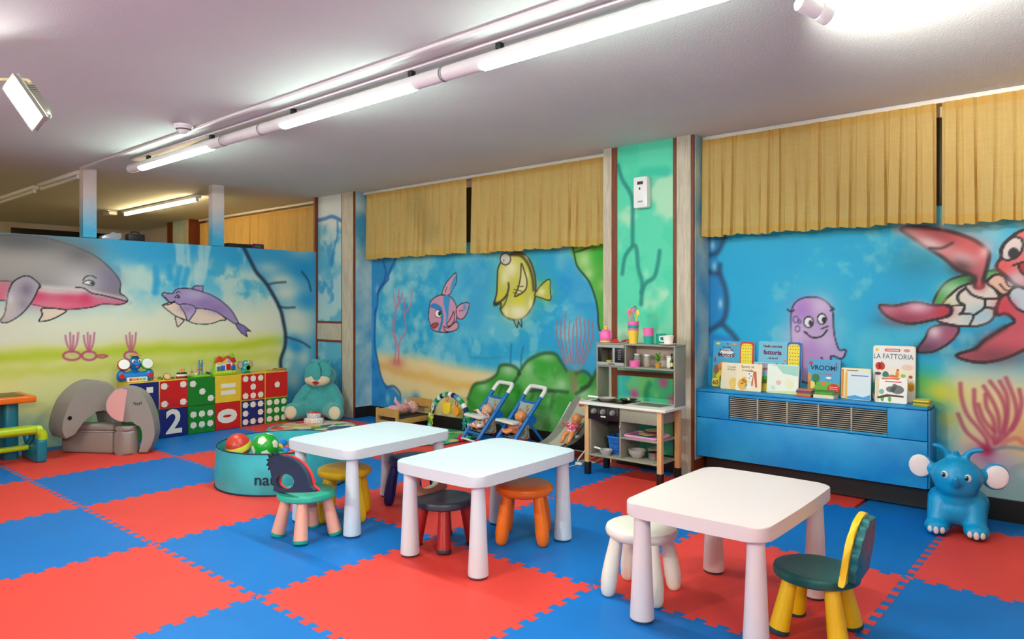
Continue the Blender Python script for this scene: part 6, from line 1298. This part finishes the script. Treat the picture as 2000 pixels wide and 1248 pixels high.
obj('mouth', prism(BM(), [(-.04, .008), (0, .03), (.04, .008), (0, -.02)], 0, .008, T(0, -.146, .378) @ RX(PI / 2 - .35), bev=.002), pm('felt_red', (170, 26, 36), .9), t)

# ------------------------------------------------------------------ round activity mat with shape sorter
def patch_mat(name, cols, scale, seed):
    m = bpy.data.materials.new(name); m.use_nodes = True; nt = m.node_tree; b = nt.nodes['Principled BSDF']; b.inputs['Roughness'].default_value = .85
    tc = nt.nodes.new('ShaderNodeTexCoord'); mp = nt.nodes.new('ShaderNodeMapping'); mp.inputs['Location'].default_value = (seed, seed * 2, 0); nt.links.new(tc.outputs['Object'], mp.inputs[0])
    v = nt.nodes.new('ShaderNodeTexVoronoi'); v.inputs['Scale'].default_value = scale; nt.links.new(mp.outputs[0], v.inputs['Vector'])
    sp_ = nt.nodes.new('ShaderNodeSeparateColor'); nt.links.new(v.outputs['Color'], sp_.inputs[0])
    r = nt.nodes.new('ShaderNodeValToRGB'); r.color_ramp.interpolation = 'CONSTANT'; nt.links.new(sp_.outputs[0], r.inputs[0]); e = r.color_ramp.elements
    e[0].position = 0; e[0].color = lin(cols[0]); e[1].position = 1.0 / len(cols); e[1].color = lin(cols[1])
    for k in range(2, len(cols)): q = e.new(k / len(cols)); q.color = lin(cols[k])
    nt.links.new(r.outputs[0], b.inputs['Base Color']); return m
t = thing('activity_mat', 'round printed baby mat with turquoise edge in front of the plush', 'play mat', (-2.27, 2.44, 0))
obj('mat', cyl(BM(), (0, 0, .0005), .41, .010, 48, bev=.003), patch_mat('mat_letters', [(226, 70, 60), (238, 226, 200), (240, 150, 70), (90, 170, 70), (240, 206, 90), (226, 214, 190), (60, 110, 150), (236, 190, 160)], 9, 3), t); obj('edge_binding', lathe(BM(), [(.402, .0005), (.420, .0005), (.424, .006), (.420, .012), (.402, .0115)], 48, ring=True), pm('binding_teal', (60, 190, 196), .7), t)
q = gp(613, 826, .012); t = thing('shape_toy', 'white shape sorter toy with coloured rings and red top', 'toy', (q.x, q.y, .0115), .65)
obj('lower_tier', prism(BM(), rrect(.19, .09, .025, 4), 0, .05, bev=.008), sm('sorter', (240, 232, 232)), t); obj('upper_tier', prism(BM(), rrect(.13, .08, .02, 4), .0505, .10, bev=.006), sm('sorter', (0, 0, 0)), t); obj('lid', prism(BM(), rrect(.13, .075, .02, 4), .1005, .108, bev=.002), sm('sorterred', (226, 60, 50)), t)
for (x, z, c) in [(-.075, .026, (206, 60, 60)), (-.03, .024, (236, 130, 80)), (.025, .024, (230, 200, 80)), (.07, .026, (90, 150, 190)), (-.042, .076, (60, 80, 150)), (.0, .076, (214, 110, 110)), (.044, .076, (50, 90, 180))]: obj('ring', lathe(BM(), [(.013, 0), (.0165, .001), (.0165, .003), (.012, .003)], 18, T(x, -.045 if z < .05 else -.040, z) @ RX(PI / 2), ring=True), sm('sring%d%d' % (c[0], c[2]), c), t)
for (x, c) in ((-.03, (120, 190, 60)), (.02, (214, 30, 30))): obj('top_button', lathe(BM(), [(.014, .108), (.014, .116), (0, .12)], 16, T(x, 0, 0)), sm('sbtn%d' % c[0], c), t)

# ------------------------------------------------------------------ ball pit
PX, PY, PR, PH = -.68, 1.155, .44, .265
t = t_pit = thing('ball_pit', 'round turquoise fabric ball pit with dark piping full of balls', 'ball pit', (PX, PY, 0))
M_PIT = pm('pit_turquoise', (60, 188, 200), .4, noise=.18, scale=7, bump=.5, bscale=14)
bm = BM(); n_ = 64; rows = [(1.0, 0.004), (1.012, .06), (1.005, .13), (.995, .2), (.985, PH)]; R_in = [(.965, PH), (.97, .13), (.972, .012)]
rs_ = np.random.RandomState(4); wob = np.cumsum(rs_.randn(n_)); wob = (wob - np.linspace(0, wob[-1], n_)); wob = wob / np.abs(wob).max()
rg = []
for j, (k, z) in enumerate(rows + R_in): rg.append([bm.verts.new((PR * k * math.cos(2 * PI * i / n_) * (1 + .008 * wob[(i + 5 * j) % n_]), PR * k * math.sin(2 * PI * i / n_) * (1 + .008 * wob[(i + 5 * j) % n_]), z)) for i in range(n_)])
for A, B in zip(rg, rg[1:]):
    for i in range(n_): bm.faces.new((A[i], A[(i + 1) % n_], B[(i + 1) % n_], B[i]))
bm.faces.new(rg[-1])
obj('fabric_wall', bm, M_PIT, t, ang=60)
for (k, z) in ((.975, PH), (1.004, .006)): obj('piping', tube(BM(), [(PR * k * math.cos(2 * PI * i / n_), PR * k * math.sin(2 * PI * i / n_), z) for i in range(n_)], .005, 8, closed=True), pm('piping_navy', (20, 34, 60), .6), t)
# brand lettering wrapped on the wall
def wrap_text(body, size, px, z, m, parent, bold):
    o = text(body, size, m, parent, None, bold, ext=.0004, name='lettering'); d = gp(px, 915) ; a0 = math.atan2(d.y - PY, d.x - PX)
    for v in o.data.vertices:
        an = a0 + v.co.x / PR; r_ = PR * 1.018 + v.co.z; v.co = (r_ * math.cos(an), r_ * math.sin(an), z + v.co.y)
    return o
# angle where the lettering starts: the visible front of the wall
def pit_angle(px):
    best = None
    for k in range(720):
        a = 2 * PI * k / 720; x, y = PX + PR * math.cos(a), PY + PR * math.sin(a)
        f_ = (x - CX) * cc_ + (y - CY) * ss_; r_ = (x - CX) * ss_ - (y - CY) * cc_
        if math.cos(a) * (CX - x) + math.sin(a) * (CY - y) > 0:
            e_ = abs(1000 + F * r_ / f_ - px)
            if best is None or e_ < best[0]: best = (e_, a)
    return best[1]
o = text('na\u00fc', .115, pm('piping_navy', (0, 0, 0)), t, None, .001, .0004, align='LEFT', name='lettering'); a0 = pit_angle(497)
for v in o.data.vertices: an = a0 + v.co.x * .92 / PR; r_ = PR * 1.018 + v.co.z; v.co = (r_ * math.cos(an), r_ * math.sin(an), .105 + v.co.y * .9)
def ball(loc, r, name, label, base, extra=None):
    o = thing('ball', label, 'ball', loc, 0, 'balls in the ball pit'); b = obj('skin', ell(BM(), (0, 0, 0), (r, r, r), u=28, v=18), base, o); return o, b
def onp(px, py, z): return gp(px, py, z)
p = onp(465, 868, .245); R1 = .086
o, b = ball((p.x, p.y, .235), R1, 'ball', 'red and yellow banded play ball at the pit rim', sm('bred', (206, 60, 40)))
obj('band', lathe(BM(), [(R1 * math.cos(a) + .0006, R1 * math.sin(a)) for a in [-.25 + .1 * k for k in range(6)]], 32, RX(.35) @ RY(.1)), sm('byel', (248, 222, 70)), o); obj('band', lathe(BM(), [(R1 * math.cos(a) + .0006, R1 * math.sin(a)) for a in [-.85 + .1 * k for k in range(4)]], 32, RX(.35) @ RY(.1)), sm('bmar', (150, 30, 30)), o)
p = onp(518, 868, .245); R2 = .090
o, b = ball((p.x, p.y, .2325), R2, 'ball', 'green football with cream pentagons in the pit', sm('bgreen', (30, 160, 40)))
ico = []
g_ = (1 + 5 ** .5) / 2
for a_ in (-1, 1):
    for b_ in (-g_, g_): ico += [(0, a_, b_), (a_, b_, 0), (b_, 0, a_)]
for v in ico:
    v = Vector(v).normalized(); v = Euler((.35, .25, .55)).to_matrix() @ v; qm = v.to_track_quat('Z', 'Y').to_matrix().to_4x4()
    bm = BM(); cen = bm.verts.new(qm @ Vector((0, 0, R2 + .0012))); rim = [bm.verts.new(qm @ (Vector((.36 * math.cos(2 * PI * k / 5), .36 * math.sin(2 * PI * k / 5), 1)).normalized() * (R2 + .0012))) for k in range(5)]
    for k in range(5): bm.faces.new((cen, rim[k], rim[(k + 1) % 5]))
    bmesh.ops.subdivide_edges(bm, edges=bm.edges[:], cuts=1, use_grid_fill=True)
    for w2 in bm.verts: w2.co = w2.co.normalized() * (R2 + .0012)
    obj('pentagon', bm, sm('bcream', (240, 232, 206)), o)
BCN = [((236, 90, 140), 'pink'), ((240, 200, 40), 'yellow'), ((20, 150, 80), 'green'), ((226, 60, 40), 'red'), ((30, 110, 200), 'blue')]
BALLM = [sm('sball%d' % k, c) for k, (c, n) in enumerate(BCN)]
me_b = bpy.data.meshes.new('ball'); bm = BM(); ell(bm, (0, 0, 0), (.035, .035, .035), u=18, v=12); bm.to_mesh(me_b); bm.free(); me_b.shade_smooth()
me_bs = []
for k in range(5): m_ = me_b.copy(); m_.materials.append(BALLM[k]); me_bs.append(m_)
rb = random.Random(12)
obj('padded_floor', cyl(BM(), (0, 0, .014), PR * .955, .126, 48, bev=.02), M_PIT, t_pit)
pb = onp(468, 868, .245); nb = {}
for ring_ in range(6):
    n_ = max(1, ring_ * 6)
    for k in range(n_):
        a = 2 * PI * k / n_ + .3; rad = ring_ * .0735
        if rad > PR - .065: continue
        x, y = PX + rad * math.cos(a), PY + rad * math.sin(a)
        if min(math.hypot(x - pb.x, y - pb.y), math.hypot(x - p.x, y - p.y)) < .125: continue
        if 1000 + F * ((x - CX) * ss_ - (y - CY) * cc_) / ((x - CX) * cc_ + (y - CY) * ss_) < 532: continue
        ci = rb.randrange(5); o = mk('small_ball', me_bs[ci], None, None, (x, y, .1755))
        tag(o, 'small plastic %s ball loose inside the ball pit' % BCN[ci][1], 'ball', 'small %s balls in the ball pit' % BCN[ci][1])
# ------------------------------------------------------------------ dolls
M_SKIN = pm('doll_skin', (232, 168, 130), .45); M_SKIN2 = pm('doll_skin_warm', (226, 146, 84), .45)
def doll(label, M, skin, top_m, pose, scale=1.0, name='baby_doll', bare=True, hood=False):
    """seated or lying baby doll: local frame sits at the hips, facing -y, head up +z"""
    t = thing(name, label, 'doll', (0, 0, 0)); t.matrix_world = M @ Matrix.Diagonal((scale, scale, scale, 1))
    hd = Vector((0, -.005, .185)); arm = pose.get('arm', .05); lift = pose.get('lift', .0)
    sk = [(hd, (.056, .060, .060)), (hd + Vector((0, -.022, -.024)), (.044, .036, .032)), (hd + Vector((0, -.060, -.008)), (.009, .008, .008)), (hd + Vector((-.056, .004, -.006)), (.010, .010, .015)), (hd + Vector((.056, .004, -.006)), (.010, .010, .015)),
          ('t', [(0, 0, .14), (0, 0, .115)], [.022, .024]), ((0, 0, .07), (.046, .036, .055)), ((0, .0, .025), (.048, .040, .034))]
    for s in (-1, 1):
        sk.append(('t', [(s * .042, 0, .105), (s * .070, -.035, .08 + lift * .5), (s * arm, -.085, .075 + lift)], [.019, .017, .013])); sk.append(((s * arm, -.098, .076 + lift), (.013, .017, .010)))
        for f_ in (-.008, 0, .008): sk.append(('t', [(s * arm + f_, -.106, .076 + lift), (s * arm + f_ * 1.3, -.120, .072 + lift)], [.0042, .0036]))
        LG = [(s * .030, -.005, .015), (s * .042, -.022, -.055), (s * .036, -.010, -.115)] if pose.get('lie') else [(s * .028, -.01, .022), (s * .056, -.080, .035), (s * .045, -.125, .0)]
        sk.append(('t', LG, [.029, .026, .020])); sk.append(((s * .036, -.022, -.130) if pose.get('lie') else (s * .045, -.145, .006), (.017, .024, .016)))
    blob('body', sk, .0052, skin, t, 3)
    for s in (-1, 1):
        e = obj('eye', ell(BM(), (s * .022, -.060, hd.z + .008), (.0075, .004, .0055), u=10, v=8), pm('toy_white', (0, 0, 0)), t); obj('pupil', ell(BM(), (s * .022, -.0635, hd.z + .008), (.004, .002, .004), u=8, v=6), pm('toy_pup', (14, 14, 16)), e)
    obj('mouth', ell(BM(), (0, -.060, hd.z - .030), (.010, .004, .004), u=10, v=6), pm('lip', (196, 80, 76), .4), t)
    cl = [((0, 0, .075), (.053, .043, .056)), ((0, 0, .03), (.056, .048, .036))]
    for s in (-1, 1):
        cl.append(('t', [(s * .042, 0, .105), (s * .066, -.030, .084 + lift * .45)], [.025, .023]))
        LG = [(s * .030, -.005, .015), (s * .042, -.022, -.055), (s * .037, -.012, -.105)] if pose.get('lie') else [(s * .028, -.01, .022), (s * .056, -.080, .035), (s * .047, -.115, .008)]
        if not bare: cl.append(('t', LG, [.034, .032, .026])); cl.append(('t', [(s * .066, -.03, .084 + lift * .45), (s * arm, -.078, .076 + lift)], [.022, .018]))
    if hood: cl.append((hd + Vector((0, .016, .010)), (.060, .056, .060)))
    blob('romper', cl, .006, top_m, t, 3)
    return t
M_FLORAL = patch_mat('cloth_floral', [(244, 232, 216), (240, 226, 210), (236, 214, 204), (206, 110, 120), (244, 236, 222), (238, 226, 214)], 55, 2); M_PINKC = pm('cloth_pink', (236, 176, 176), .9, rgb2=(220, 150, 156), scale=30); M_HOT = patch_mat('cloth_hot', [(214, 60, 110), (226, 90, 130), (236, 200, 206), (206, 50, 90)], 60, 5)

# ------------------------------------------------------------------ doll strollers
M_SB = pm('stroller_blue', (14, 108, 190), .35); M_SW = pm('stroller_white', (240, 236, 230), .35); M_SF = patch_mat('sling_print', [(206, 222, 222), (214, 226, 224), (206, 220, 222), (230, 120, 130), (214, 228, 226), (200, 216, 220), (240, 190, 90), (210, 224, 224)], 38, 8); M_SR = pm('wheel_pink', (214, 20, 80), .4)
def stroller(loc, rz, label):
    t = thing('doll_stroller', label, 'doll stroller', loc, rz, 'doll strollers'); W = .122
    lo = Vector((0, -.19, .035)); hi = Vector((0, .125, .43)); d = (hi - lo).normalized()
    def R(f_, x): return Vector((x, lo.y + (hi.y - lo.y) * f_, lo.z + (hi.z - lo.z) * f_))
    for s in (-1, 1):
        obj('rail', tube(BM(), [R(0, s * W), R(.5, s * W), R(1, s * W)], .0175, 12), M_SB, t)
        obj('rear_leg', tube(BM(), [R(.55, s * (W + .004)), Vector((s * (W + .004), .17, .03))], .011, 10), M_SB, t)
        obj('hinge_plate', prism(BM(), sp([(-.03, -.035), (.03, -.04), (.04, .0), (.02, .045), (-.02, .04), (-.035, 0), (-.03, -.035)], 3)[:-1], -.008, .008, T(s * (W + .006), .02, .255) @ RY(PI / 2)), M_SB, t)
    hp = [R(1.0, -W), R(1.10, -W), R(1.16, -W * .92), R(1.185, -W * .7), R(1.185, W * .7), R(1.16, W * .92), R(1.10, W), R(1.0, W)]
    obj('handle', tube(BM(), smooth_path(hp, 4), .0185, 12), M_SW, t)
    for f_, m_, r_ in ((.88, M_SB, .011), (.14, M_SB, .013), (.0, M_SW, .008)): obj('crossbar', tube(BM(), [R(f_, -W), R(f_, W)], r_, 10), m_, t)
    back = [R(.86, 0) + Vector((0, .004, 0)), R(.62, 0) + Vector((0, .046, -.01)), R(.44, 0) + Vector((0, .075, -.03)), Vector((0, .025, .098)), Vector((0, -.035, .088)), Vector((0, -.105, .100))]
    bm = BM(); g = [[bm.verts.new((x, p.y - (.012 if abs(x) > .08 else 0), p.z + (.006 if abs(x) > .08 else 0))) for x in (-.108, -.06, 0, .06, .108)] for p in smooth_path(back, 4)]
    for A, B in zip(g, g[1:]):
        for k in range(4): bm.faces.new((A[k], A[k + 1], B[k + 1], B[k]))
    bmesh.ops.solidify(bm, geom=bm.faces[:], thickness=.004); obj('sling_seat', bm, M_SF, t)
    obj('tray', prism(BM(), [(-W - .015, -.01), (-W + .01, .045), (W - .01, .045), (W + .015, -.01), (W + .01, -.04), (-W - .01, -.04)], 0, .022, T(0, -.128, .226), bev=.006), M_SW, t)
    for s in (-1, 1):
        for (y, z) in ((lo.y, .032), (.17, .032)):
            wh = obj('wheel', lathe(BM(), [(.012, -.010), (.030, -.010), (.032, -.004), (.032, .004), (.030, .010), (.012, .010)], 22, T(s * (W + .02), y, z) @ RY(PI / 2)), M_SR, t); obj('hub_cap', lathe(BM(), [(.012, -.012), (.012, .012)], 14, T(s * (W + .02), y, z) @ RY(PI / 2)), M_SW, wh)
    obj('axle', tube(BM(), [(-W - .02, .17, .032), (W + .02, .17, .032)], .006, 8), M_SB, t)
    return t
s1 = (-.50, 3.045); s2 = (-.13, 3.045); rz = math.radians(-16)
stroller((s1[0], s1[1], .0075), rz, 'blue doll stroller with clothed doll, next to the baby gym'); stroller((s2[0], s2[1], .0005), rz, 'blue doll stroller with bare-legged doll, next to the bouncer')
Mr = RZ(rz)
doll('baby doll in floral romper seated in the left stroller', T(s1[0], s1[1], .134) @ Mr @ T(-.01, -.027, 0) @ RX(-.18), M_SKIN, M_FLORAL, {'arm': .075, 'lift': .085}, .84, bare=False)
doll('bald baby doll with bare legs seated in the right stroller', T(s2[0], s2[1], .124) @ Mr @ T(0, -.027, 0) @ RZ(-.5) @ RX(-.2), M_SKIN2, M_PINKC, {'arm': .05, 'lift': -.015}, .82)

# ------------------------------------------------------------------ baby bouncer
t = thing('baby_bouncer', 'grey padded baby bouncer on a white wire frame beside the kitchen', 'bouncer', (.374, 3.02, 0), math.radians(90))
M_BG = pm('bouncer_grey', (186, 184, 172), .9, noise=.1, scale=40, bump=.4, bscale=60); M_BP = patch_mat('bouncer_print', [(236, 230, 216), (232, 228, 214), (240, 234, 220), (40, 150, 120), (236, 230, 216), (238, 228, 212), (232, 226, 212), (226, 110, 70), (238, 230, 214), (236, 230, 218), (234, 228, 212)], 24, 6)
prof = [(-.33, .135), (-.27, .10), (-.17, .10), (-.06, .125), (.05, .185), (.15, .27), (.23, .36), (.27, .42)]; wd = [.09, .14, .165, .175, .18, .18, .165, .12]
def shell(off, k, m, nm, i0=0, i1=8, lift_=0):
    bm = BM(); g = []
    P = smooth_path([Vector((a, b, c)) for (a, b), c in zip(prof, wd)][i0:i1], 4)
    for p in P: g.append([bm.verts.new((p.x, p.z * k * math.sin(th), p.y + off + .075 * (1 - math.cos(th)) * k)) for th in [(-.95 + 1.9 * q / 12) for q in range(13)]])
    for A, B in zip(g, g[1:]):
        for q in range(12): bm.faces.new((A[q], A[q + 1], B[q + 1], B[q]))
    bmesh.ops.solidify(bm, geom=bm.faces[:], thickness=.012); return obj(nm, bm, m, t)
shell(0, 1.0, M_BG, 'padded_seat'); shell(.008, .5, M_BP, 'seat_liner', 0, 8); shell(-.014, 1.03, pm('bouncer_base', (92, 100, 122), .6), 'seat_shell', 1, 8)
M_WR = pm('wire_white', (232, 230, 226), .3)
for s in (-1, 1):
    obj('frame_wire', tube(BM(), smooth_path([(.24, s * .14, .40), (.16, s * .185, .25), (.0, s * .19, .10), (-.12, s * .19, .02), (-.02, s * .19, .008), (.22, s * .18, .008)], 5), .006, 8), M_WR, t); obj('foot_block', box(BM(), (.20, s * .18, .012), (.05, .025, .022), .005), pm('foot_grey', (0, 0, 0)), t)
obj('frame_wire', tube(BM(), [(.22, -.18, .010), (.22, .18, .010)], .006, 8), M_WR, t); obj('strap_buckle', box(BM(), (-.04, -.13, .185), (.05, .012, .02), .004), M_WR, t)
doll('baby doll in pink dress lying in the grey bouncer', T(.374, 3.02, 0) @ RZ(math.radians(90)) @ T(-.07, -.085, .218) @ RY(.85) @ RZ(-PI / 2 + .15) @ RX(.12) @ T(0, 0, -.01), M_SKIN2, M_HOT, {'arm': .08, 'lift': -.03, 'lie': 1}, .72)

# ------------------------------------------------------------------ doll bed
bx, by = -1.60, 2.82; t = thing('doll_bed', 'small pine doll bed with curved headboard by the mural wall', 'doll bed', (bx, by, 0), .0)
M_BW = pm('bed_pine', (206, 152, 78), .5, noise=.15, scale=12); W = .145; Lb = .42
for (y, hh) in ((0, .215), (Lb, .275)):
    bd = obj('bed_end', prism(BM(), [(-W, hh - .075), (W, hh - .075)] + [(W - 2 * W * k / 12, hh - .02 + .022 * math.sin(PI * k / 12) + .008 * abs(math.cos(PI * k / 12))) for k in range(13)], -.009, .009, T(0, y, 0) @ RX(PI / 2), bev=.002), M_BW, t)
    for s in (-1, 1): obj('bed_post', box(BM(), (s * W, y, hh / 2), (.028, .028, hh), .005), M_BW, bd)
    obj('end_rail', box(BM(), (0, y, .085), (2 * W - .02, .016, .035), .003), M_BW, bd)
for s in (-1, 1): obj('side_rail', box(BM(), (s * (W - .004), Lb / 2, .10), (.014, Lb - .02, .05), .003), M_BW, t)
obj('mattress', box(BM(), (0, Lb / 2, .112), (2 * W - .03, Lb - .03, .03), .010), pm('mattress_dark', (58, 46, 44), .9), t)
for k in range(4): obj('slat', box(BM(), (0, .06 + k * .10, .092), (2 * W - .02, .03, .008)), M_BW, t, smooth=False)
doll('pink clothed doll lying on its back in the doll bed', T(bx - .02, by + .15, .186) @ RX(-PI / 2 + .05), pm('doll_pink', (236, 176, 166), .6), M_PINKC, {'arm': .08, 'lift': -.04, 'lie': 1}, .95, bare=False, hood=True)

# ------------------------------------------------------------------ baby gym
t = thing('baby_gym_mat', 'green printed baby gym mat on the floor by the strollers', 'play mat', (-1.066, 2.93, 0), 0)
obj('mat', prism(BM(), rrect(.70, .66, .16, 6), .0005, .007), patch_mat('mat_jungle', [(70, 176, 120), (40, 150, 110), (150, 206, 60), (90, 190, 150), (30, 120, 120), (180, 206, 150), (80, 180, 90), (236, 206, 120)], 10, 4), t); obj('edge_binding', tube(BM(), [(p[0], p[1], .006) for p in rrect(.72, .68, .17, 6)], .006, 8, closed=True), pm('binding_dark', (30, 90, 100), .7), t); obj('corner_flap', prism(BM(), circ(.10, 20, .16, -.34, .08), .0075, .011), pm('flap_teal', (30, 176, 160), .8), t)
gc = yp(878, 850, 3.10).x; t = thing('baby_gym', 'striped baby gym arch with hanging toys beside the doll bed', 'baby gym', (gc, 3.10, .0075), .0)
gw, gh = .268, .365; cols = [(120, 206, 170), (30, 140, 90), (240, 240, 232), (24, 30, 84), (90, 120, 190), (110, 200, 170), (30, 140, 90), (240, 240, 232), (20, 40, 90)]
def ga(a): return Vector((-gw * math.cos(a), .0, gh * math.sin(a) ** .85 if math.sin(a) > 0 else 0))
Nn = 22
for k in range(Nn):
    a0, a1 = PI * k / Nn, PI * (k + 1) / Nn; c = cols[(k * 1) % 9]; obj('arch_segment', tube(BM(), [ga(a0), ga((a0 + a1) / 2), ga(a1)], [.0235, .0245, .0235], 12), pm('gym_%d_%d' % (c[0], c[2]), c, .8), t)
def hang(a, dz, m, nm):
    p = ga(a); lk = obj('hanging_link', tube(BM(), [(p.x + .014 * math.cos(q), -.028, p.z - .035 + .028 * math.sin(q)) for q in [2 * PI * k / 16 for k in range(16)]], .004, 6, closed=True), m, t); return p, lk
G_ = lambda o: obj('hanging_toy', *o)
p, lk = hang(1.55, 0, sm('lred', (236, 80, 50)), ''); obj('hanging_toy', blob_bm := prism(BM(), sp([(-.045, .02), (-.06, .045), (-.04, .06), (-.015, .048), (.02, .05), (.045, .06), (.06, .04), (.05, .015), (.055, -.02), (.03, -.05), (-.02, -.055), (-.05, -.03), (-.045, .02)], 3)[:-1], -.012, .012, T(p.x, -.03, p.z - .125) @ RX(PI / 2), bev=.005), sm('tyellow', (252, 206, 50)), t)
p, lk = hang(2.05, 0, sm('lred2', (206, 40, 30)), ''); obj('hanging_toy', prism(BM(), [((.045 if k % 2 else .036) * math.cos(2 * PI * k / 22), (.045 if k % 2 else .036) * math.sin(2 * PI * k / 22)) for k in range(22)], -.012, .012, T(p.x, -.03, p.z - .105) @ RX(PI / 2), bev=.004), sm('torange', (246, 156, 30)), t)
p, lk = hang(.62, 0, sm('lolive', (170, 170, 50)), ''); obj('hanging_toy', blob_bm2 := BM(), None, t) if False else None
for (px_, top, m_, c2) in ((ga(.62).x, ga(.62).z - .06, sm('tmonkey', (190, 190, 40)), 0), (ga(2.55).x, ga(2.55).z - .06, sm('tteal', (20, 150, 150)), 1)):
    bm = BM(); ell(bm, (px_, -.03, top - .045), (.020, .012, .024), u=12, v=8); ell(bm, (px_, -.03, top - .012), (.016, .012, .016), u=12, v=8)
    for s in (-1, 1): tube(bm, [(px_ + s * .012, -.03, top - .03), (px_ + s * .030, -.03, top - .04)], .006, 6); tube(bm, [(px_ + s * .010, -.03, top - .06), (px_ + s * .017, -.03, top - .10)], .0065, 6)
    obj('hanging_toy', bm, m_, t); obj('hanging_link', tube(BM(), [(px_, -.03, top), (px_, -.02, top + .06)], .0035, 6), m_, t)
p = ga(.85); obj('hanging_link', tube(BM(), [(p.x - .02 + .011 * math.cos(q), -.03, p.z - .05 + .034 * math.sin(q)) for q in [2 * PI * k / 16 for k in range(16)]], .005, 6, closed=True), sm('lwhite', (240, 234, 214)), t)
for s in (-1, 1): obj('arch_foot', box(BM(), (s * gw, 0, .008), (.06, .05, .016), .005), pm('flap_teal', (0, 0, 0)), t)

# ------------------------------------------------------------------ things lying on the far side of the partition wall
ZP = 1.7905
def ledge(px): return xp(px, 465, XL - .045).y
t = thing('gift_bag', 'shiny silver bag lying on top of the partition', 'bag', (XL - .05, ledge(219), ZP + .0005)); obj('bag', blob_b := prism(BM(), sp([(-.09, 0), (-.10, .025), (-.05, .05), (.04, .065), (.07, .06), (.05, .0), (-.09, 0)], 3)[:-1], -.04, .04, MFR, bev=.01), pm('foil_silver', (190, 200, 220), .25, metal=.6), t); obj('bag_fold', prism(BM(), [(-.03, .05), (.0, .075), (.03, .066)], -.02, .02, MFR), pm('foil_silver', (0, 0, 0)), t, smooth=False)
t = thing('black_case', 'black equipment case on top of the partition beside the silver bag', 'case', (XL - .05, ledge(264), ZP + .0005)); obj('case', box(BM(), (0, 0, .035), (.09, .15, .07), .012), M_BK, t); obj('carry_handle', tube(BM(), smooth_path([(.0, -.04, .068), (.0, -.03, .088), (.0, .03, .088), (.0, .04, .068)]), .005, 8), M_BK, t)
t = thing('game_box', 'dark box with purple and green lid on the partition, before the far curtain', 'box', (XL - .05, ledge(488), ZP + .0005)); obj('box', box(BM(), (0, -.06, .022), (.09, .40, .044), .004), M_BK, t); obj('lid_picture', box(BM(), (.0455, .07, .028), (.003, .13, .05), .001), pm('box_purple', (92, 24, 84), .5), t); obj('picture_blob', ell(BM(), (.0475, .07, .026), (.0015, .035, .012), u=12, v=8), pm('box_green', (40, 110, 40), .5), t)
